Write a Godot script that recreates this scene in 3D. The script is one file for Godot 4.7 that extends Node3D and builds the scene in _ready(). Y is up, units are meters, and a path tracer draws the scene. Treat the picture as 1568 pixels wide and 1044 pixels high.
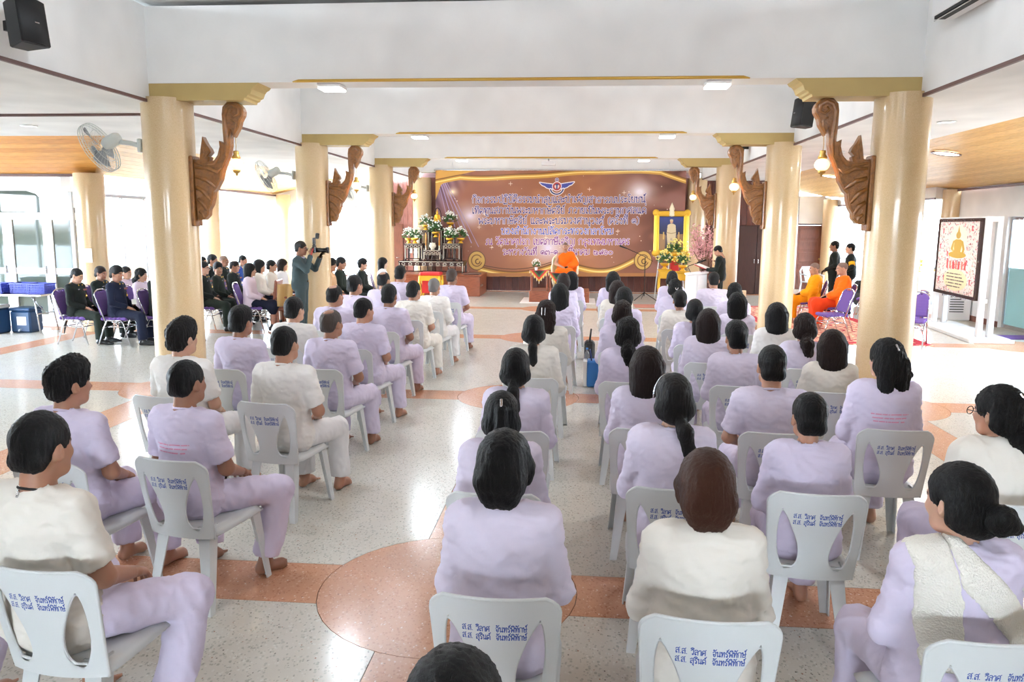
extends Node3D
# A Buddhist ceremony in a temple hall: rows of people in white and lavender on plastic chairs, seen from behind.


func _ready() -> void:
	# --- camera
	var cam := Camera3D.new()
	cam.name = "camera"
	add_child(cam)
	cam.transform = Transform3D(Basis(Vector3(0.99626, 0.00712, -0.08615), Vector3(-0.01967, 0.98913, -0.14572), Vector3(0.08417, 0.14687, 0.98557)).orthonormalized(), Vector3(0.699, 2.025, 9.084))
	cam.fov = 47.33
	cam.near = 0.05
	cam.far = 300.0
	# --- sky: bright overcast day
	var env := Environment.new()
	env.tonemap_mode = Environment.TONE_MAPPER_LINEAR
	env.tonemap_exposure = 0.82
	env.background_mode = Environment.BG_SKY
	env.sdfgi_enabled = true
	env.ssao_enabled = true
	env.ssil_enabled = true
	var sm := ProceduralSkyMaterial.new()
	sm.sky_top_color = Color(0.82, 0.905, 1.0)
	sm.sky_horizon_color = Color(0.925, 0.965, 1.0)
	sm.ground_bottom_color = Color(0.6, 0.6, 0.58)
	sm.ground_horizon_color = Color(0.8, 0.8, 0.8)
	sm.sky_energy_multiplier = 7.0
	sm.ground_energy_multiplier = 2.5
	var sky := Sky.new()
	sky.sky_material = sm
	env.sky = sky
	var we := WorldEnvironment.new()
	we.name = "world"
	we.environment = env
	add_child(we)
	# --- the place
	thai_set()
	pose_set()
	palette()
	build_floor()
	build_hall()
	build_left_side()
	build_right_side()
	build_front()
	build_fittings()
	seat_audience()
	seat_guests()
	stand_people()
	build_props()
var M := {}        # materials by key
var K := {}        # shared meshes by key
var taken := {}    # how often a top-level name was used


func numbered(called: String) -> String:
	if not taken.has(called):
		taken[called] = 0
		return called
	taken[called] += 1
	return "%s_%03d" % [called, taken[called]]


func tag(o: Node3D, label := "", category := "", group := "", kind := "") -> Node3D:
	if label: o.set_meta("label", label)
	if category: o.set_meta("category", category)
	if group: o.set_meta("group", group)
	if kind: o.set_meta("kind", kind)
	return o


func thing(called: String, label: String, category: String, at := Vector3.ZERO, turn := 0.0, group := "", kind := "") -> Node3D:
	var o := Node3D.new()
	o.name = numbered(called)
	add_child(o)
	o.position = at
	o.rotation.y = turn
	return tag(o, label, category, group, kind)


func part(called: String, m: Mesh, material: Material, parent: Node3D, xf := Transform3D.IDENTITY) -> MeshInstance3D:
	var o := MeshInstance3D.new()
	o.name = called
	o.mesh = m
	o.material_override = material
	parent.add_child(o, true)
	o.transform = xf
	return o


func solo(called: String, m: Mesh, material: Material, label: String, category: String, xf := Transform3D.IDENTITY, group := "", kind := "") -> MeshInstance3D:
	var o := part(numbered(called), m, material, self, xf)
	tag(o, label, category, group, kind)
	return o


func copy_of(src: Node3D, at: Vector3, turn: float, label: String, group := "") -> Node3D:
	var base: String = src.get_meta("base") if src.has_meta("base") else String(src.name)
	var o: Node3D = src.duplicate()
	o.name = numbered(base)
	add_child(o)
	o.position = at
	o.rotation.y = turn
	o.set_meta("label", label)
	if group: o.set_meta("group", group)
	return o


func T(at: Vector3, turn := 0.0, tilt := 0.0, roll := 0.0) -> Transform3D:
	return Transform3D(Basis.from_euler(Vector3(tilt, turn, roll)), at)


func V(x: float, y: float, z: float) -> Vector3:
	return Vector3(x, y, z)


# Collects shapes into one mesh.
class B:
	var st := SurfaceTool.new()
	func _init() -> void:
		st.begin(Mesh.PRIMITIVE_TRIANGLES)
		st.set_smooth_group(-1)
	func smooth(on := true) -> B:
		st.set_smooth_group(0 if on else -1)
		return self
	func tri(a: Vector3, b: Vector3, c: Vector3) -> void:
		st.add_vertex(a); st.add_vertex(b); st.add_vertex(c)
	func quad(a: Vector3, b: Vector3, c: Vector3, d: Vector3) -> void:
		tri(a, b, c); tri(a, c, d)
	func quad_uv(a: Vector3, b: Vector3, c: Vector3, d: Vector3, ua: Vector2, ub: Vector2, uc: Vector2, ud: Vector2) -> void:
		var p := [a, b, c, a, c, d]
		var u := [ua, ub, uc, ua, uc, ud]
		for i in 6:
			st.set_uv(u[i]); st.add_vertex(p[i])
	func box(c: Vector3, s: Vector3, xf := Transform3D.IDENTITY, bev := 0.0) -> B:
		# an upright box; with bev its edges are chamfered
		var h := s / 2.0
		if bev <= 0.0:
			var q: Array[Vector3] = []
			for i in 8:
				q.append(xf * (c + Vector3(h.x if i & 1 else -h.x, h.y if i & 2 else -h.y, h.z if i & 4 else -h.z)))
			quad(q[4], q[6], q[7], q[5]); quad(q[1], q[3], q[2], q[0])
			quad(q[5], q[7], q[3], q[1]); quad(q[0], q[2], q[6], q[4])
			quad(q[6], q[2], q[3], q[7]); quad(q[0], q[4], q[5], q[1])
			return self
		bev = minf(bev, minf(h.x, minf(h.y, h.z)) * 0.98)
		var i := h - Vector3(bev, bev, bev)
		for ax in 3:
			for sg in [-1.0, 1.0]:
				var n := Vector3.ZERO; n[ax] = sg
				var u := Vector3.ZERO; u[(ax + 1) % 3] = 1.0
				var v := n.cross(u)
				_face(xf, c + n * h[ax], u * i[(ax + 1) % 3], v * i[(ax + 2) % 3])
		for ax in 3:
			var b1 := (ax + 1) % 3
			var b2 := (ax + 2) % 3
			for s1 in [-1.0, 1.0]:
				for s2 in [-1.0, 1.0]:
					var e := Vector3.ZERO; e[ax] = i[ax]
					var p := Vector3.ZERO; p[b1] = s1 * h[b1]; p[b2] = s2 * i[b2]
					var q2 := Vector3.ZERO; q2[b1] = s1 * i[b1]; q2[b2] = s2 * h[b2]
					if s1 * s2 > 0:
						quad(xf * (c + p - e), xf * (c + p + e), xf * (c + q2 + e), xf * (c + q2 - e))
					else:
						quad(xf * (c + q2 - e), xf * (c + q2 + e), xf * (c + p + e), xf * (c + p - e))
		for k in 8:
			var g := Vector3(1 if k & 1 else -1, 1 if k & 2 else -1, 1 if k & 4 else -1)
			var px := xf * (c + Vector3(g.x * h.x, g.y * i.y, g.z * i.z))
			var py := xf * (c + Vector3(g.x * i.x, g.y * h.y, g.z * i.z))
			var pz := xf * (c + Vector3(g.x * i.x, g.y * i.y, g.z * h.z))
			if g.x * g.y * g.z > 0: tri(px, pz, py)
			else: tri(px, py, pz)
		return self
	func _face(xf: Transform3D, m: Vector3, u: Vector3, v: Vector3) -> void:
		quad(xf * (m - u - v), xf * (m - u + v), xf * (m + u + v), xf * (m + u - v))
	func lathe(prof: Array, n := 16, xf := Transform3D.IDENTITY, sx := 1.0, sz := 1.0) -> B:
		# prof: [radius, height] from bottom to top
		for k in prof.size() - 1:
			var a: Array = prof[k]
			var b: Array = prof[k + 1]
			for j in n:
				var t0 := TAU * j / n
				var t1 := TAU * (j + 1) / n
				var p := xf * Vector3(cos(t0) * a[0] * sx, a[1], sin(t0) * a[0] * sz)
				var q := xf * Vector3(cos(t1) * a[0] * sx, a[1], sin(t1) * a[0] * sz)
				var r := xf * Vector3(cos(t1) * b[0] * sx, b[1], sin(t1) * b[0] * sz)
				var s := xf * Vector3(cos(t0) * b[0] * sx, b[1], sin(t0) * b[0] * sz)
				if a[0] > 0.0: tri(p, q, r)
				if b[0] > 0.0: tri(p, r, s)
		return self
	func tube(pts: Array, r: Variant, n := 8, closed := false) -> B:
		var m := pts.size()
		var rings := []
		var up := Vector3.UP
		for i in m:
			var a: Vector3 = pts[(i - 1 + m) % m] if closed else pts[maxi(i - 1, 0)]
			var b: Vector3 = pts[(i + 1) % m] if closed else pts[mini(i + 1, m - 1)]
			var d := (b - a).normalized()
			if i == 0:
				up = Vector3.UP if absf(d.y) < 0.9 else Vector3.RIGHT
			var x := up.cross(d).normalized()
			up = d.cross(x).normalized()
			var ring := []
			var rr: float = r[i] if r is Array else r
			for j in n:
				var t := TAU * j / n
				ring.append(pts[i] + (x * cos(t) + up * sin(t)) * rr)
			rings.append(ring)
		for i in (m if closed else m - 1):
			var a2: Array = rings[i]
			var b2: Array = rings[(i + 1) % m]
			for j in n:
				var k := (j + 1) % n
				quad(a2[j], b2[j], b2[k], a2[k])
		if not closed:
			for j in range(1, n - 1):
				tri(rings[0][0], rings[0][j], rings[0][j + 1])
				tri(rings[m - 1][0], rings[m - 1][j + 1], rings[m - 1][j])
		return self
	func ext(poly: PackedVector2Array, depth: float, xf := Transform3D.IDENTITY, bev := 0.0) -> B:
		# an outline in x and y, extruded along z both ways by half the depth
		var p := poly.duplicate()
		if Geometry2D.is_polygon_clockwise(p): p.reverse()
		var ix := Geometry2D.triangulate_polygon(p)
		var h := depth / 2.0
		var inner := p
		if bev > 0.0:
			inner = PackedVector2Array()
			var c := p.size()
			for i in c:
				var e0 := (p[i] - p[(i - 1 + c) % c]).normalized()
				var e1 := (p[(i + 1) % c] - p[i]).normalized()
				var nn := (Vector2(-e0.y, e0.x) + Vector2(-e1.y, e1.x))
				inner.append(p[i] + (nn.normalized() * bev if nn.length() > 0.05 else Vector2.ZERO))
		for k in range(0, ix.size(), 3):
			var a := inner[ix[k]]; var b := inner[ix[k + 1]]; var d := inner[ix[k + 2]]
			tri(xf * Vector3(a.x, a.y, h), xf * Vector3(d.x, d.y, h), xf * Vector3(b.x, b.y, h))
			tri(xf * Vector3(a.x, a.y, -h), xf * Vector3(b.x, b.y, -h), xf * Vector3(d.x, d.y, -h))
		var hs := h - bev
		for i in p.size():
			var j := (i + 1) % p.size()
			quad(xf * Vector3(p[i].x, p[i].y, -hs), xf * Vector3(p[i].x, p[i].y, hs), xf * Vector3(p[j].x, p[j].y, hs), xf * Vector3(p[j].x, p[j].y, -hs))
			if bev > 0.0:
				quad(xf * Vector3(p[i].x, p[i].y, hs), xf * Vector3(inner[i].x, inner[i].y, h), xf * Vector3(inner[j].x, inner[j].y, h), xf * Vector3(p[j].x, p[j].y, hs))
				quad(xf * Vector3(p[j].x, p[j].y, -hs), xf * Vector3(inner[j].x, inner[j].y, -h), xf * Vector3(inner[i].x, inner[i].y, -h), xf * Vector3(p[i].x, p[i].y, -hs))
		return self
	func ball(c: Vector3, r: Vector3, n := 12) -> B:
		var prof := []
		var m := maxi(n / 2, 4)
		for i in m + 1:
			var t := -PI / 2 + PI * i / m
			prof.append([maxf(cos(t), 0.0) if i > 0 and i < m else 0.0, sin(t)])
		return lathe(prof, n, Transform3D(Basis.from_scale(r), c))
	func sheet(f: Callable, nu: int, nv: int, thick: float) -> B:
		# a curved sheet f(u, v), both 0..1, with thickness along its own normals
		var p := []
		for j in nv + 1:
			for i in nu + 1:
				p.append(f.call(float(i) / nu, float(j) / nv))
		var q := []
		for j in nv + 1:
			for i in nu + 1:
				var du: Vector3 = p[j * (nu + 1) + mini(i + 1, nu)] - p[j * (nu + 1) + maxi(i - 1, 0)]
				var dv: Vector3 = p[mini(j + 1, nv) * (nu + 1) + i] - p[maxi(j - 1, 0) * (nu + 1) + i]
				q.append(p[j * (nu + 1) + i] - du.cross(dv).normalized() * thick)
		var w := nu + 1
		for j in nv:
			for i in nu:
				var a := j * w + i
				quad(p[a], p[a + w], p[a + w + 1], p[a + 1])
				quad(q[a], q[a + 1], q[a + w + 1], q[a + w])
		for i in nu:
			quad(p[i], p[i + 1], q[i + 1], q[i])
			var b := nv * w + i
			quad(p[b + 1], p[b], q[b], q[b + 1])
		for j in nv:
			quad(p[(j + 1) * w], p[j * w], q[j * w], q[(j + 1) * w])
			quad(p[j * w + nu], p[(j + 1) * w + nu], q[(j + 1) * w + nu], q[j * w + nu])
		return self
	func done() -> ArrayMesh:
		st.generate_normals()
		return st.commit()


func box(s: Vector3, bev := 0.0) -> ArrayMesh:
	var key := "box%s%s" % [s, bev]
	if not K.has(key):
		K[key] = B.new().box(Vector3.ZERO, s, Transform3D.IDENTITY, bev).done()
	return K[key]


# ---- fields of distance, meshed as surface nets
class Field:
	var o: Vector3
	var h: float
	var nx: int
	var ny: int
	var nz: int
	var d := PackedFloat32Array()
	func _init(lo: Vector3, hi: Vector3, cell: float) -> void:
		o = lo; h = cell
		nx = int((hi.x - lo.x) / cell) + 2
		ny = int((hi.y - lo.y) / cell) + 2
		nz = int((hi.z - lo.z) / cell) + 2
		d.resize(nx * ny * nz)
		d.fill(1.0)
	func cap(a: Vector3, b: Vector3, ra: float, rb: float, k := 0.03, n := Vector3.ZERO, fl := 1.0, carve := false, blunt := false) -> void:
		# blunt: the end at b is cut flat
		var rr := maxf(ra, rb) + k + 3.0 * h
		var lo := (a.min(b) - Vector3(rr, rr, rr) - o) / h
		var hi := (a.max(b) + Vector3(rr, rr, rr) - o) / h
		var x0 := maxi(int(lo.x), 0); var x1 := mini(int(hi.x) + 1, nx)
		var y0 := maxi(int(lo.y), 0); var y1 := mini(int(hi.y) + 1, ny)
		var z0 := maxi(int(lo.z), 0); var z1 := mini(int(hi.z) + 1, nz)
		var ab := b - a
		var inv := 1.0 / maxf(ab.dot(ab), 1e-9)
		var dr := rb - ra
		var flat := fl != 1.0
		var ox := o.x - a.x
		for z in range(z0, z1):
			var pz := o.z + z * h - a.z
			for y in range(y0, y1):
				var py := o.y + y * h - a.y
				var row := (z * ny + y) * nx
				for x in range(x0, x1):
					var p := Vector3(ox + x * h, py, pz)
					var t1 := p.dot(ab) * inv
					var t := clampf(t1, 0.0, 1.0)
					var q := p - ab * t
					if flat: q += n * (q.dot(n) * (fl - 1.0))
					var e := q.length() - ra - dr * t
					if blunt and t1 > 1.0: e = maxf((p - ab * t1).length() - rb, (t1 - 1.0) / sqrt(inv))
					var c := d[row + x]
					if carve:
						if -e > c: d[row + x] = -e
					else:
						var g := k - absf(c - e)
						if g > 0.0: d[row + x] = minf(c, e) - g * g / (4.0 * k)
						elif e < c: d[row + x] = e
	func ball(c0: Vector3, r: Vector3, k := 0.02, rot := Basis.IDENTITY, carve := false) -> void:
		var rm := maxf(r.x, maxf(r.y, r.z))
		var rs := minf(r.x, minf(r.y, r.z))
		var rr := rm + k + 3.0 * h
		var lo := (c0 - Vector3(rr, rr, rr) - o) / h
		var hi := (c0 + Vector3(rr, rr, rr) - o) / h
		var x0 := maxi(int(lo.x), 0); var x1 := mini(int(hi.x) + 1, nx)
		var y0 := maxi(int(lo.y), 0); var y1 := mini(int(hi.y) + 1, ny)
		var z0 := maxi(int(lo.z), 0); var z1 := mini(int(hi.z) + 1, nz)
		var ib := Basis.from_scale(Vector3(1.0 / r.x, 1.0 / r.y, 1.0 / r.z)) * rot.inverse()
		for z in range(z0, z1):
			for y in range(y0, y1):
				var row := (z * ny + y) * nx
				for x in range(x0, x1):
					var q := ib * (Vector3(o.x + x * h, o.y + y * h, o.z + z * h) - c0)
					var l := q.length()
					var e := (l - 1.0) * rs
					var c := d[row + x]
					if carve:
						if k > 0.0:
							var g2 := k - absf(c + e)
							if g2 > 0.0: d[row + x] = maxf(c, -e) + g2 * g2 / (4.0 * k)
							elif -e > c: d[row + x] = -e
						elif -e > c: d[row + x] = -e
					else:
						var g := k - absf(c - e)
						if g > 0.0: d[row + x] = minf(c, e) - g * g / (4.0 * k)
						elif e < c: d[row + x] = e
	func keep(n: Vector3, w: float) -> void:
		# keeps the side where n . p < w
		var i := 0
		for z in nz:
			for y in ny:
				var base := n.y * (o.y + y * h) + n.z * (o.z + z * h) + n.x * o.x - w
				for x in nx:
					var e := base + n.x * x * h
					if e > d[i]: d[i] = e
					i += 1
	func band(n: Vector3, w: float, half: float, n2 := Vector3.ZERO, w2 := 0.0) -> Field:
		var f := Field.new(o, o, h)
		f.nx = nx; f.ny = ny; f.nz = nz
		f.d = d.duplicate()
		f.keep(n, w + half)
		f.keep(-n, half - w)
		if n2 != Vector3.ZERO: f.keep(n2, w2)
		return f
	func grow(by: float) -> Field:
		var f := Field.new(o, o, h)
		f.nx = nx; f.ny = ny; f.nz = nz
		f.d = d.duplicate()
		for i in f.d.size(): f.d[i] -= by
		return f
	func net() -> Array:
		var id := PackedInt32Array()
		id.resize(d.size())
		id.fill(-1)
		var vs := PackedVector3Array()
		var at := PackedInt32Array()
		var lim := 3.2 * h
		var sy := nx
		var sz := nx * ny
		var off := PackedInt32Array([0, 1, sy, sy + 1, sz, sz + 1, sz + sy, sz + sy + 1])
		var ea := PackedInt32Array([0, 2, 4, 6, 0, 1, 4, 5, 0, 1, 2, 3])
		var eb := PackedInt32Array([1, 3, 5, 7, 2, 3, 6, 7, 4, 5, 6, 7])
		var cn: Array[Vector3] = []
		for i in 8: cn.append(Vector3(i & 1, (i >> 1) & 1, (i >> 2) & 1))
		var v := PackedFloat32Array()
		v.resize(8)
		for z in nz - 1:
			for y in ny - 1:
				var i := (z * ny + y) * nx
				for x in nx - 1:
					var a0 := d[i]
					if a0 < lim and a0 > -lim:
						var inside := 0
						for c in 8:
							v[c] = d[i + off[c]]
							if v[c] < 0.0: inside += 1
						if inside > 0 and inside < 8:
							var s := Vector3.ZERO
							var m := 0
							for e in 12:
								var va := v[ea[e]]
								var vb := v[eb[e]]
								if (va < 0.0) != (vb < 0.0):
									s += cn[ea[e]].lerp(cn[eb[e]], va / (va - vb))
									m += 1
							id[i] = vs.size()
							vs.append(o + (Vector3(x, y, z) + s / m) * h)
							at.append(i)
					i += 1
		var tr := PackedInt32Array()
		var steps := PackedInt32Array([1, sy, sz])
		for n in at.size():
			var i := at[n]
			var neg := d[i] < 0.0
			for ax in 3:
				var j := i + steps[ax]
				if (d[j] < 0.0) == neg: continue
				var u := steps[(ax + 1) % 3]
				var w := steps[(ax + 2) % 3]
				if i - u - w < 0: continue
				var p := id[i]; var q := id[i - u]; var r := id[i - u - w]; var s2 := id[i - w]
				if q < 0 or r < 0 or s2 < 0: continue
				if neg:
					tr.append_array(PackedInt32Array([p, r, q, p, s2, r]))
				else:
					tr.append_array(PackedInt32Array([p, q, r, p, r, s2]))
		return [vs, tr]


# Keeps only the largest connected piece of a net
func largest(net: Array) -> Array:
	var vs: PackedVector3Array = net[0]
	var tr: PackedInt32Array = net[1]
	var up := PackedInt32Array()
	up.resize(vs.size())
	for i in vs.size(): up[i] = i
	for k in range(0, tr.size(), 3):
		for e in 2:
			var a := tr[k + e]
			var b := tr[k + e + 1]
			while up[a] != a:
				up[a] = up[up[a]]
				a = up[a]
			while up[b] != b:
				up[b] = up[up[b]]
				b = up[b]
			if a != b: up[maxi(a, b)] = mini(a, b)
	var count := {}
	for i in vs.size():
		var a := i
		while up[a] != a: a = up[a]
		up[i] = a
		count[a] = count.get(a, 0) + 1
	if count.size() < 2: return net
	var best := -1
	for c in count:
		if best < 0 or count[c] > count[best]: best = c
	var id := PackedInt32Array()
	id.resize(vs.size())
	var nv := PackedVector3Array()
	for i in vs.size():
		if up[i] == best:
			id[i] = nv.size()
			nv.append(vs[i])
	var nt := PackedInt32Array()
	for k in range(0, tr.size(), 3):
		if up[tr[k]] == best: nt.append_array(PackedInt32Array([id[tr[k]], id[tr[k + 1]], id[tr[k + 2]]]))
	return [nv, nt]


func normals_of(vs: PackedVector3Array, tr: PackedInt32Array) -> PackedVector3Array:
	var n := PackedVector3Array()
	n.resize(vs.size())
	for k in range(0, tr.size(), 3):
		var a := tr[k]; var b := tr[k + 1]; var c := tr[k + 2]
		var f := (vs[c] - vs[a]).cross(vs[b] - vs[a])
		n[a] += f; n[b] += f; n[c] += f
	for i in n.size(): n[i] = n[i].normalized()
	return n


# Turns a net into a mesh; wave(p, n) may push each vertex along its normal, print_box gives a print area on the back
func net_mesh(net: Array, wave: Variant = null, paint: Variant = null, print_box := [], soften := 0.8) -> ArrayMesh:
	var vs: PackedVector3Array = net[0]
	var tr: PackedInt32Array = net[1]
	var n := normals_of(vs, tr)
	# one pass of smoothing evens out the steps of the grid
	var sum := PackedVector3Array()
	var cnt := PackedFloat32Array()
	sum.resize(vs.size())
	cnt.resize(vs.size())
	for k in range(0, tr.size(), 3):
		var a := tr[k]; var b := tr[k + 1]; var c := tr[k + 2]
		var t := vs[a] + vs[b] + vs[c]
		sum[a] += t; sum[b] += t; sum[c] += t
		cnt[a] += 3.0; cnt[b] += 3.0; cnt[c] += 3.0
	for i in vs.size(): vs[i] = vs[i].lerp(sum[i] / maxf(cnt[i], 1.0), soften)
	n = normals_of(vs, tr)
	if wave != null:
		for i in vs.size(): vs[i] += n[i] * float(wave.call(vs[i], n[i]))
		n = normals_of(vs, tr)
	var arr := []
	arr.resize(Mesh.ARRAY_MAX)
	arr[Mesh.ARRAY_VERTEX] = vs
	arr[Mesh.ARRAY_NORMAL] = n
	arr[Mesh.ARRAY_INDEX] = tr
	if paint != null:
		var c := PackedColorArray()
		c.resize(vs.size())
		for i in vs.size(): c[i] = paint.call(vs[i])
		arr[Mesh.ARRAY_COLOR] = c
	if print_box:
		var u := PackedVector2Array()
		u.resize(vs.size())
		for i in vs.size():
			u[i] = Vector2((vs[i].x - print_box[0]) / print_box[2], (print_box[1] - vs[i].y) / print_box[3]) if n[i].z > 0.1 else Vector2.ZERO
		arr[Mesh.ARRAY_TEX_UV] = u
	var m := ArrayMesh.new()
	m.add_surface_from_arrays(Mesh.PRIMITIVE_TRIANGLES, arr)
	return m


# ---- materials
func mat(key: String, c: Color, rough := 0.6, metal := 0.0, spec := 0.5) -> StandardMaterial3D:
	if M.has(key): return M[key]
	var m := StandardMaterial3D.new()
	m.resource_name = key
	m.albedo_color = c
	m.roughness = rough
	m.metallic = metal
	m.metallic_specular = spec
	M[key] = m
	return m


func rgb(r: int, g: int, b: int) -> Color:
	return Color(r / 255.0, g / 255.0, b / 255.0)


func noise_tex(size: int, freq: float, sd: int, ramp: Array = [], octaves := 4, normal := false, bump := 4.0, kind := FastNoiseLite.TYPE_SIMPLEX_SMOOTH) -> NoiseTexture2D:
	var n := FastNoiseLite.new()
	n.noise_type = kind
	n.seed = sd
	n.frequency = freq
	n.fractal_octaves = octaves
	var t := NoiseTexture2D.new()
	t.width = size; t.height = size
	t.seamless = true
	t.generate_mipmaps = false
	t.noise = n
	if normal:
		t.as_normal_map = true
		t.bump_strength = bump
	elif ramp:
		var g := Gradient.new()
		g.offsets = PackedFloat32Array(ramp.map(func(e): return e[0]))
		g.colors = PackedColorArray(ramp.map(func(e): return e[1]))
		t.color_ramp = g
	return t


func tex(m: StandardMaterial3D, t: Texture2D, scale: Vector3, world := false) -> StandardMaterial3D:
	m.albedo_texture = t
	m.uv1_triplanar = true
	m.uv1_world_triplanar = world
	m.uv1_scale = scale
	return m


func relief(m: StandardMaterial3D, t: Texture2D, cm: float) -> StandardMaterial3D:
	m.heightmap_enabled = true
	m.heightmap_texture = t
	m.heightmap_scale = cm
	return m


# Specks scattered on a ground colour, as in terrazzo and cast marble
func speckle(size: int, ground: Color, dots: Array, sd: int) -> ImageTexture:
	var im := Image.create(size, size, false, Image.FORMAT_RGB8)
	im.fill(ground)
	var r := RandomNumberGenerator.new()
	r.seed = sd
	for e in dots:                # [count, colour, smallest, largest]
		for i in e[0]:
			var w := r.randi_range(e[2], e[3])
			var hh := maxi(1, w + r.randi_range(-1, 1))
			var c: Color = e[1]
			c = c.lerp(ground, r.randf() * 0.55)
			var x := r.randi_range(0, size - 1)
			var y := r.randi_range(0, size - 1)
			im.fill_rect(Rect2i(x, y, w, hh), c)
			if w > 2: im.fill_rect(Rect2i(x + 1, y - 1, w - 2, hh + 2), c)
	return ImageTexture.create_from_image(im)


# ---------------------------------------------------------------- people
# Every figure faces -z and stands or sits on y = 0.

func skin_paint(p: Vector3) -> Color:
	# lips and brows have a colour of their own (head space)
	if p.z < -0.07 and absf(p.x) < 0.026 and p.y > 0.022 and p.y < 0.039: return Color(0.78, 0.5, 0.5)
	if p.z < -0.06 and absf(p.x) > 0.013 and absf(p.x) < 0.05 and p.y > 0.107 - absf(absf(p.x) - 0.03) * 0.2 and p.y < 0.117 - absf(absf(p.x) - 0.03) * 0.25: return Color(0.12, 0.1, 0.1)
	return Color.WHITE


func head_mesh(key: String, jaw: float, neck: float) -> ArrayMesh:
	if K.has(key): return K[key]
	var f := Field.new(V(-0.12, -0.13, -0.14), V(0.12, 0.26, 0.15), 0.0052)
	f.ball(V(0, 0.125, 0.014), V(0.076, 0.09, 0.097), 0.01)
	f.ball(V(0, 0.07, -0.028), V(0.062, 0.082, 0.064), 0.035)
	f.cap(V(-0.032 * jaw, 0.012, -0.045), V(0.032 * jaw, 0.012, -0.045), 0.028, 0.028, 0.035)
	f.ball(V(0, -0.002, -0.072), V(0.021, 0.018, 0.018), 0.02)
	f.cap(V(-0.028, 0.108, -0.082), V(0.028, 0.108, -0.082), 0.011, 0.011, 0.02)
	f.ball(V(0.037, 0.068, -0.066), V(0.024, 0.022, 0.022), 0.02)
	f.ball(V(-0.037, 0.068, -0.066), V(0.024, 0.022, 0.022), 0.02)
	f.ball(V(0.032, 0.092, -0.101), V(0.017, 0.011, 0.016), 0.012, Basis.IDENTITY, true)
	f.ball(V(-0.032, 0.092, -0.101), V(0.017, 0.011, 0.016), 0.012, Basis.IDENTITY, true)
	f.cap(V(0, 0.1, -0.086), V(0, 0.064, -0.107), 0.007, 0.012, 0.012)
	f.cap(V(-0.013, 0.06, -0.094), V(0.013, 0.06, -0.094), 0.009, 0.009, 0.008)
	f.cap(V(-0.017, 0.035, -0.088), V(0.017, 0.035, -0.088), 0.006, 0.006, 0.006)
	f.cap(V(-0.014, 0.026, -0.087), V(0.014, 0.026, -0.087), 0.007, 0.007, 0.006)
	for s in [-1.0, 1.0]:
		f.ball(V(0.079 * s, 0.082, 0.008), V(0.011, 0.033, 0.02), 0.008, Basis.from_euler(V(0.15, -0.35 * s, 0)))
		f.ball(V(0.09 * s, 0.086, 0.0), V(0.007, 0.018, 0.01), 0.004, Basis.IDENTITY, true)
	f.cap(V(0, 0.06, 0.02), V(0, -0.12, 0.035), neck, neck * 1.1, 0.03)
	var m := net_mesh(f.net(), null, func(p): return skin_paint(p))
	K[key] = m
	return m


func eye_mesh() -> ArrayMesh:
	# an eyeball with its iris, both in one small mesh
	if K.has("eye"): return K.eye
	var f := Field.new(V(-0.02, -0.02, -0.02), V(0.02, 0.02, 0.02), 0.0026)
	f.ball(V(0, 0, 0), V(0.013, 0.0085, 0.013), 0.001)
	K.eye = net_mesh(f.net(), null, func(p): return Color(0.03, 0.02, 0.015) if p.z < -0.004 and Vector2(p.x, p.y).length() < 0.0085 else Color(0.8, 0.76, 0.72))
	return K.eye


func hand_mesh() -> ArrayMesh:
	# a right hand, wrist at the origin, fingers along -z, palm down, thumb towards -x
	if K.has("hand"): return K.hand
	var f := Field.new(V(-0.09, -0.1, -0.22), V(0.07, 0.05, 0.05), 0.0045)
	f.cap(V(0, 0, 0.03), V(0, 0, -0.02), 0.026, 0.025, 0.02, V(0, 1, 0), 1.3)
	f.cap(V(-0.02, 0, -0.03), V(-0.024, 0, -0.085), 0.018, 0.016, 0.015)
	f.cap(V(0.015, 0, -0.03), V(0.02, -0.002, -0.08), 0.018, 0.015, 0.015)
	f.cap(V(0, 0.002, -0.03), V(0, 0.002, -0.085), 0.02, 0.017, 0.015)
	var root := [V(-0.031, 0, -0.092), V(-0.01, 0.003, -0.097), V(0.011, 0.001, -0.093), V(0.03, -0.003, -0.083)]
	var size := [0.072, 0.08, 0.074, 0.058]
	for i in 4:
		var a: Vector3 = root[i]
		var l: float = size[i]
		var b := a + V((i - 1.5) * 0.003, -0.012 - 0.004 * i, -l * 0.46)
		var c := b + V(0, -0.022, -l * 0.24)
		var e := c + V(0, -0.018, -l * 0.06)
		f.cap(a, b, 0.0095, 0.0088, 0.004)
		f.cap(b, c, 0.0088, 0.0078, 0.003)
		f.cap(c, e, 0.0078, 0.0066, 0.003)
	f.cap(V(-0.022, -0.005, -0.025), V(-0.047, -0.014, -0.055), 0.014, 0.0105, 0.01)
	f.cap(V(-0.047, -0.014, -0.055), V(-0.052, -0.024, -0.085), 0.0105, 0.008, 0.004)
	K.hand = net_mesh(f.net(), null, func(_p): return Color.WHITE)
	return K.hand


var fold := FastNoiseLite.new()


func cloth_wave(amp: float, sx: float, sy: float, sz: float) -> Variant:
	return func(p: Vector3, _n: Vector3):
		var a := fold.get_noise_3d(p.x * sx, p.y * sy, p.z * sz)
		var b := 1.0 - absf(fold.get_noise_3d(p.x * sx * 0.9 + p.y * sy * 0.5 + 40.0, p.y * sy * 0.8 - p.x * sx * 0.3, p.z * sz)) * 2.2
		return amp * (0.7 * a + 0.75 * maxf(b, 0.0) * maxf(b, 0.0) - 0.2)


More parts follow.
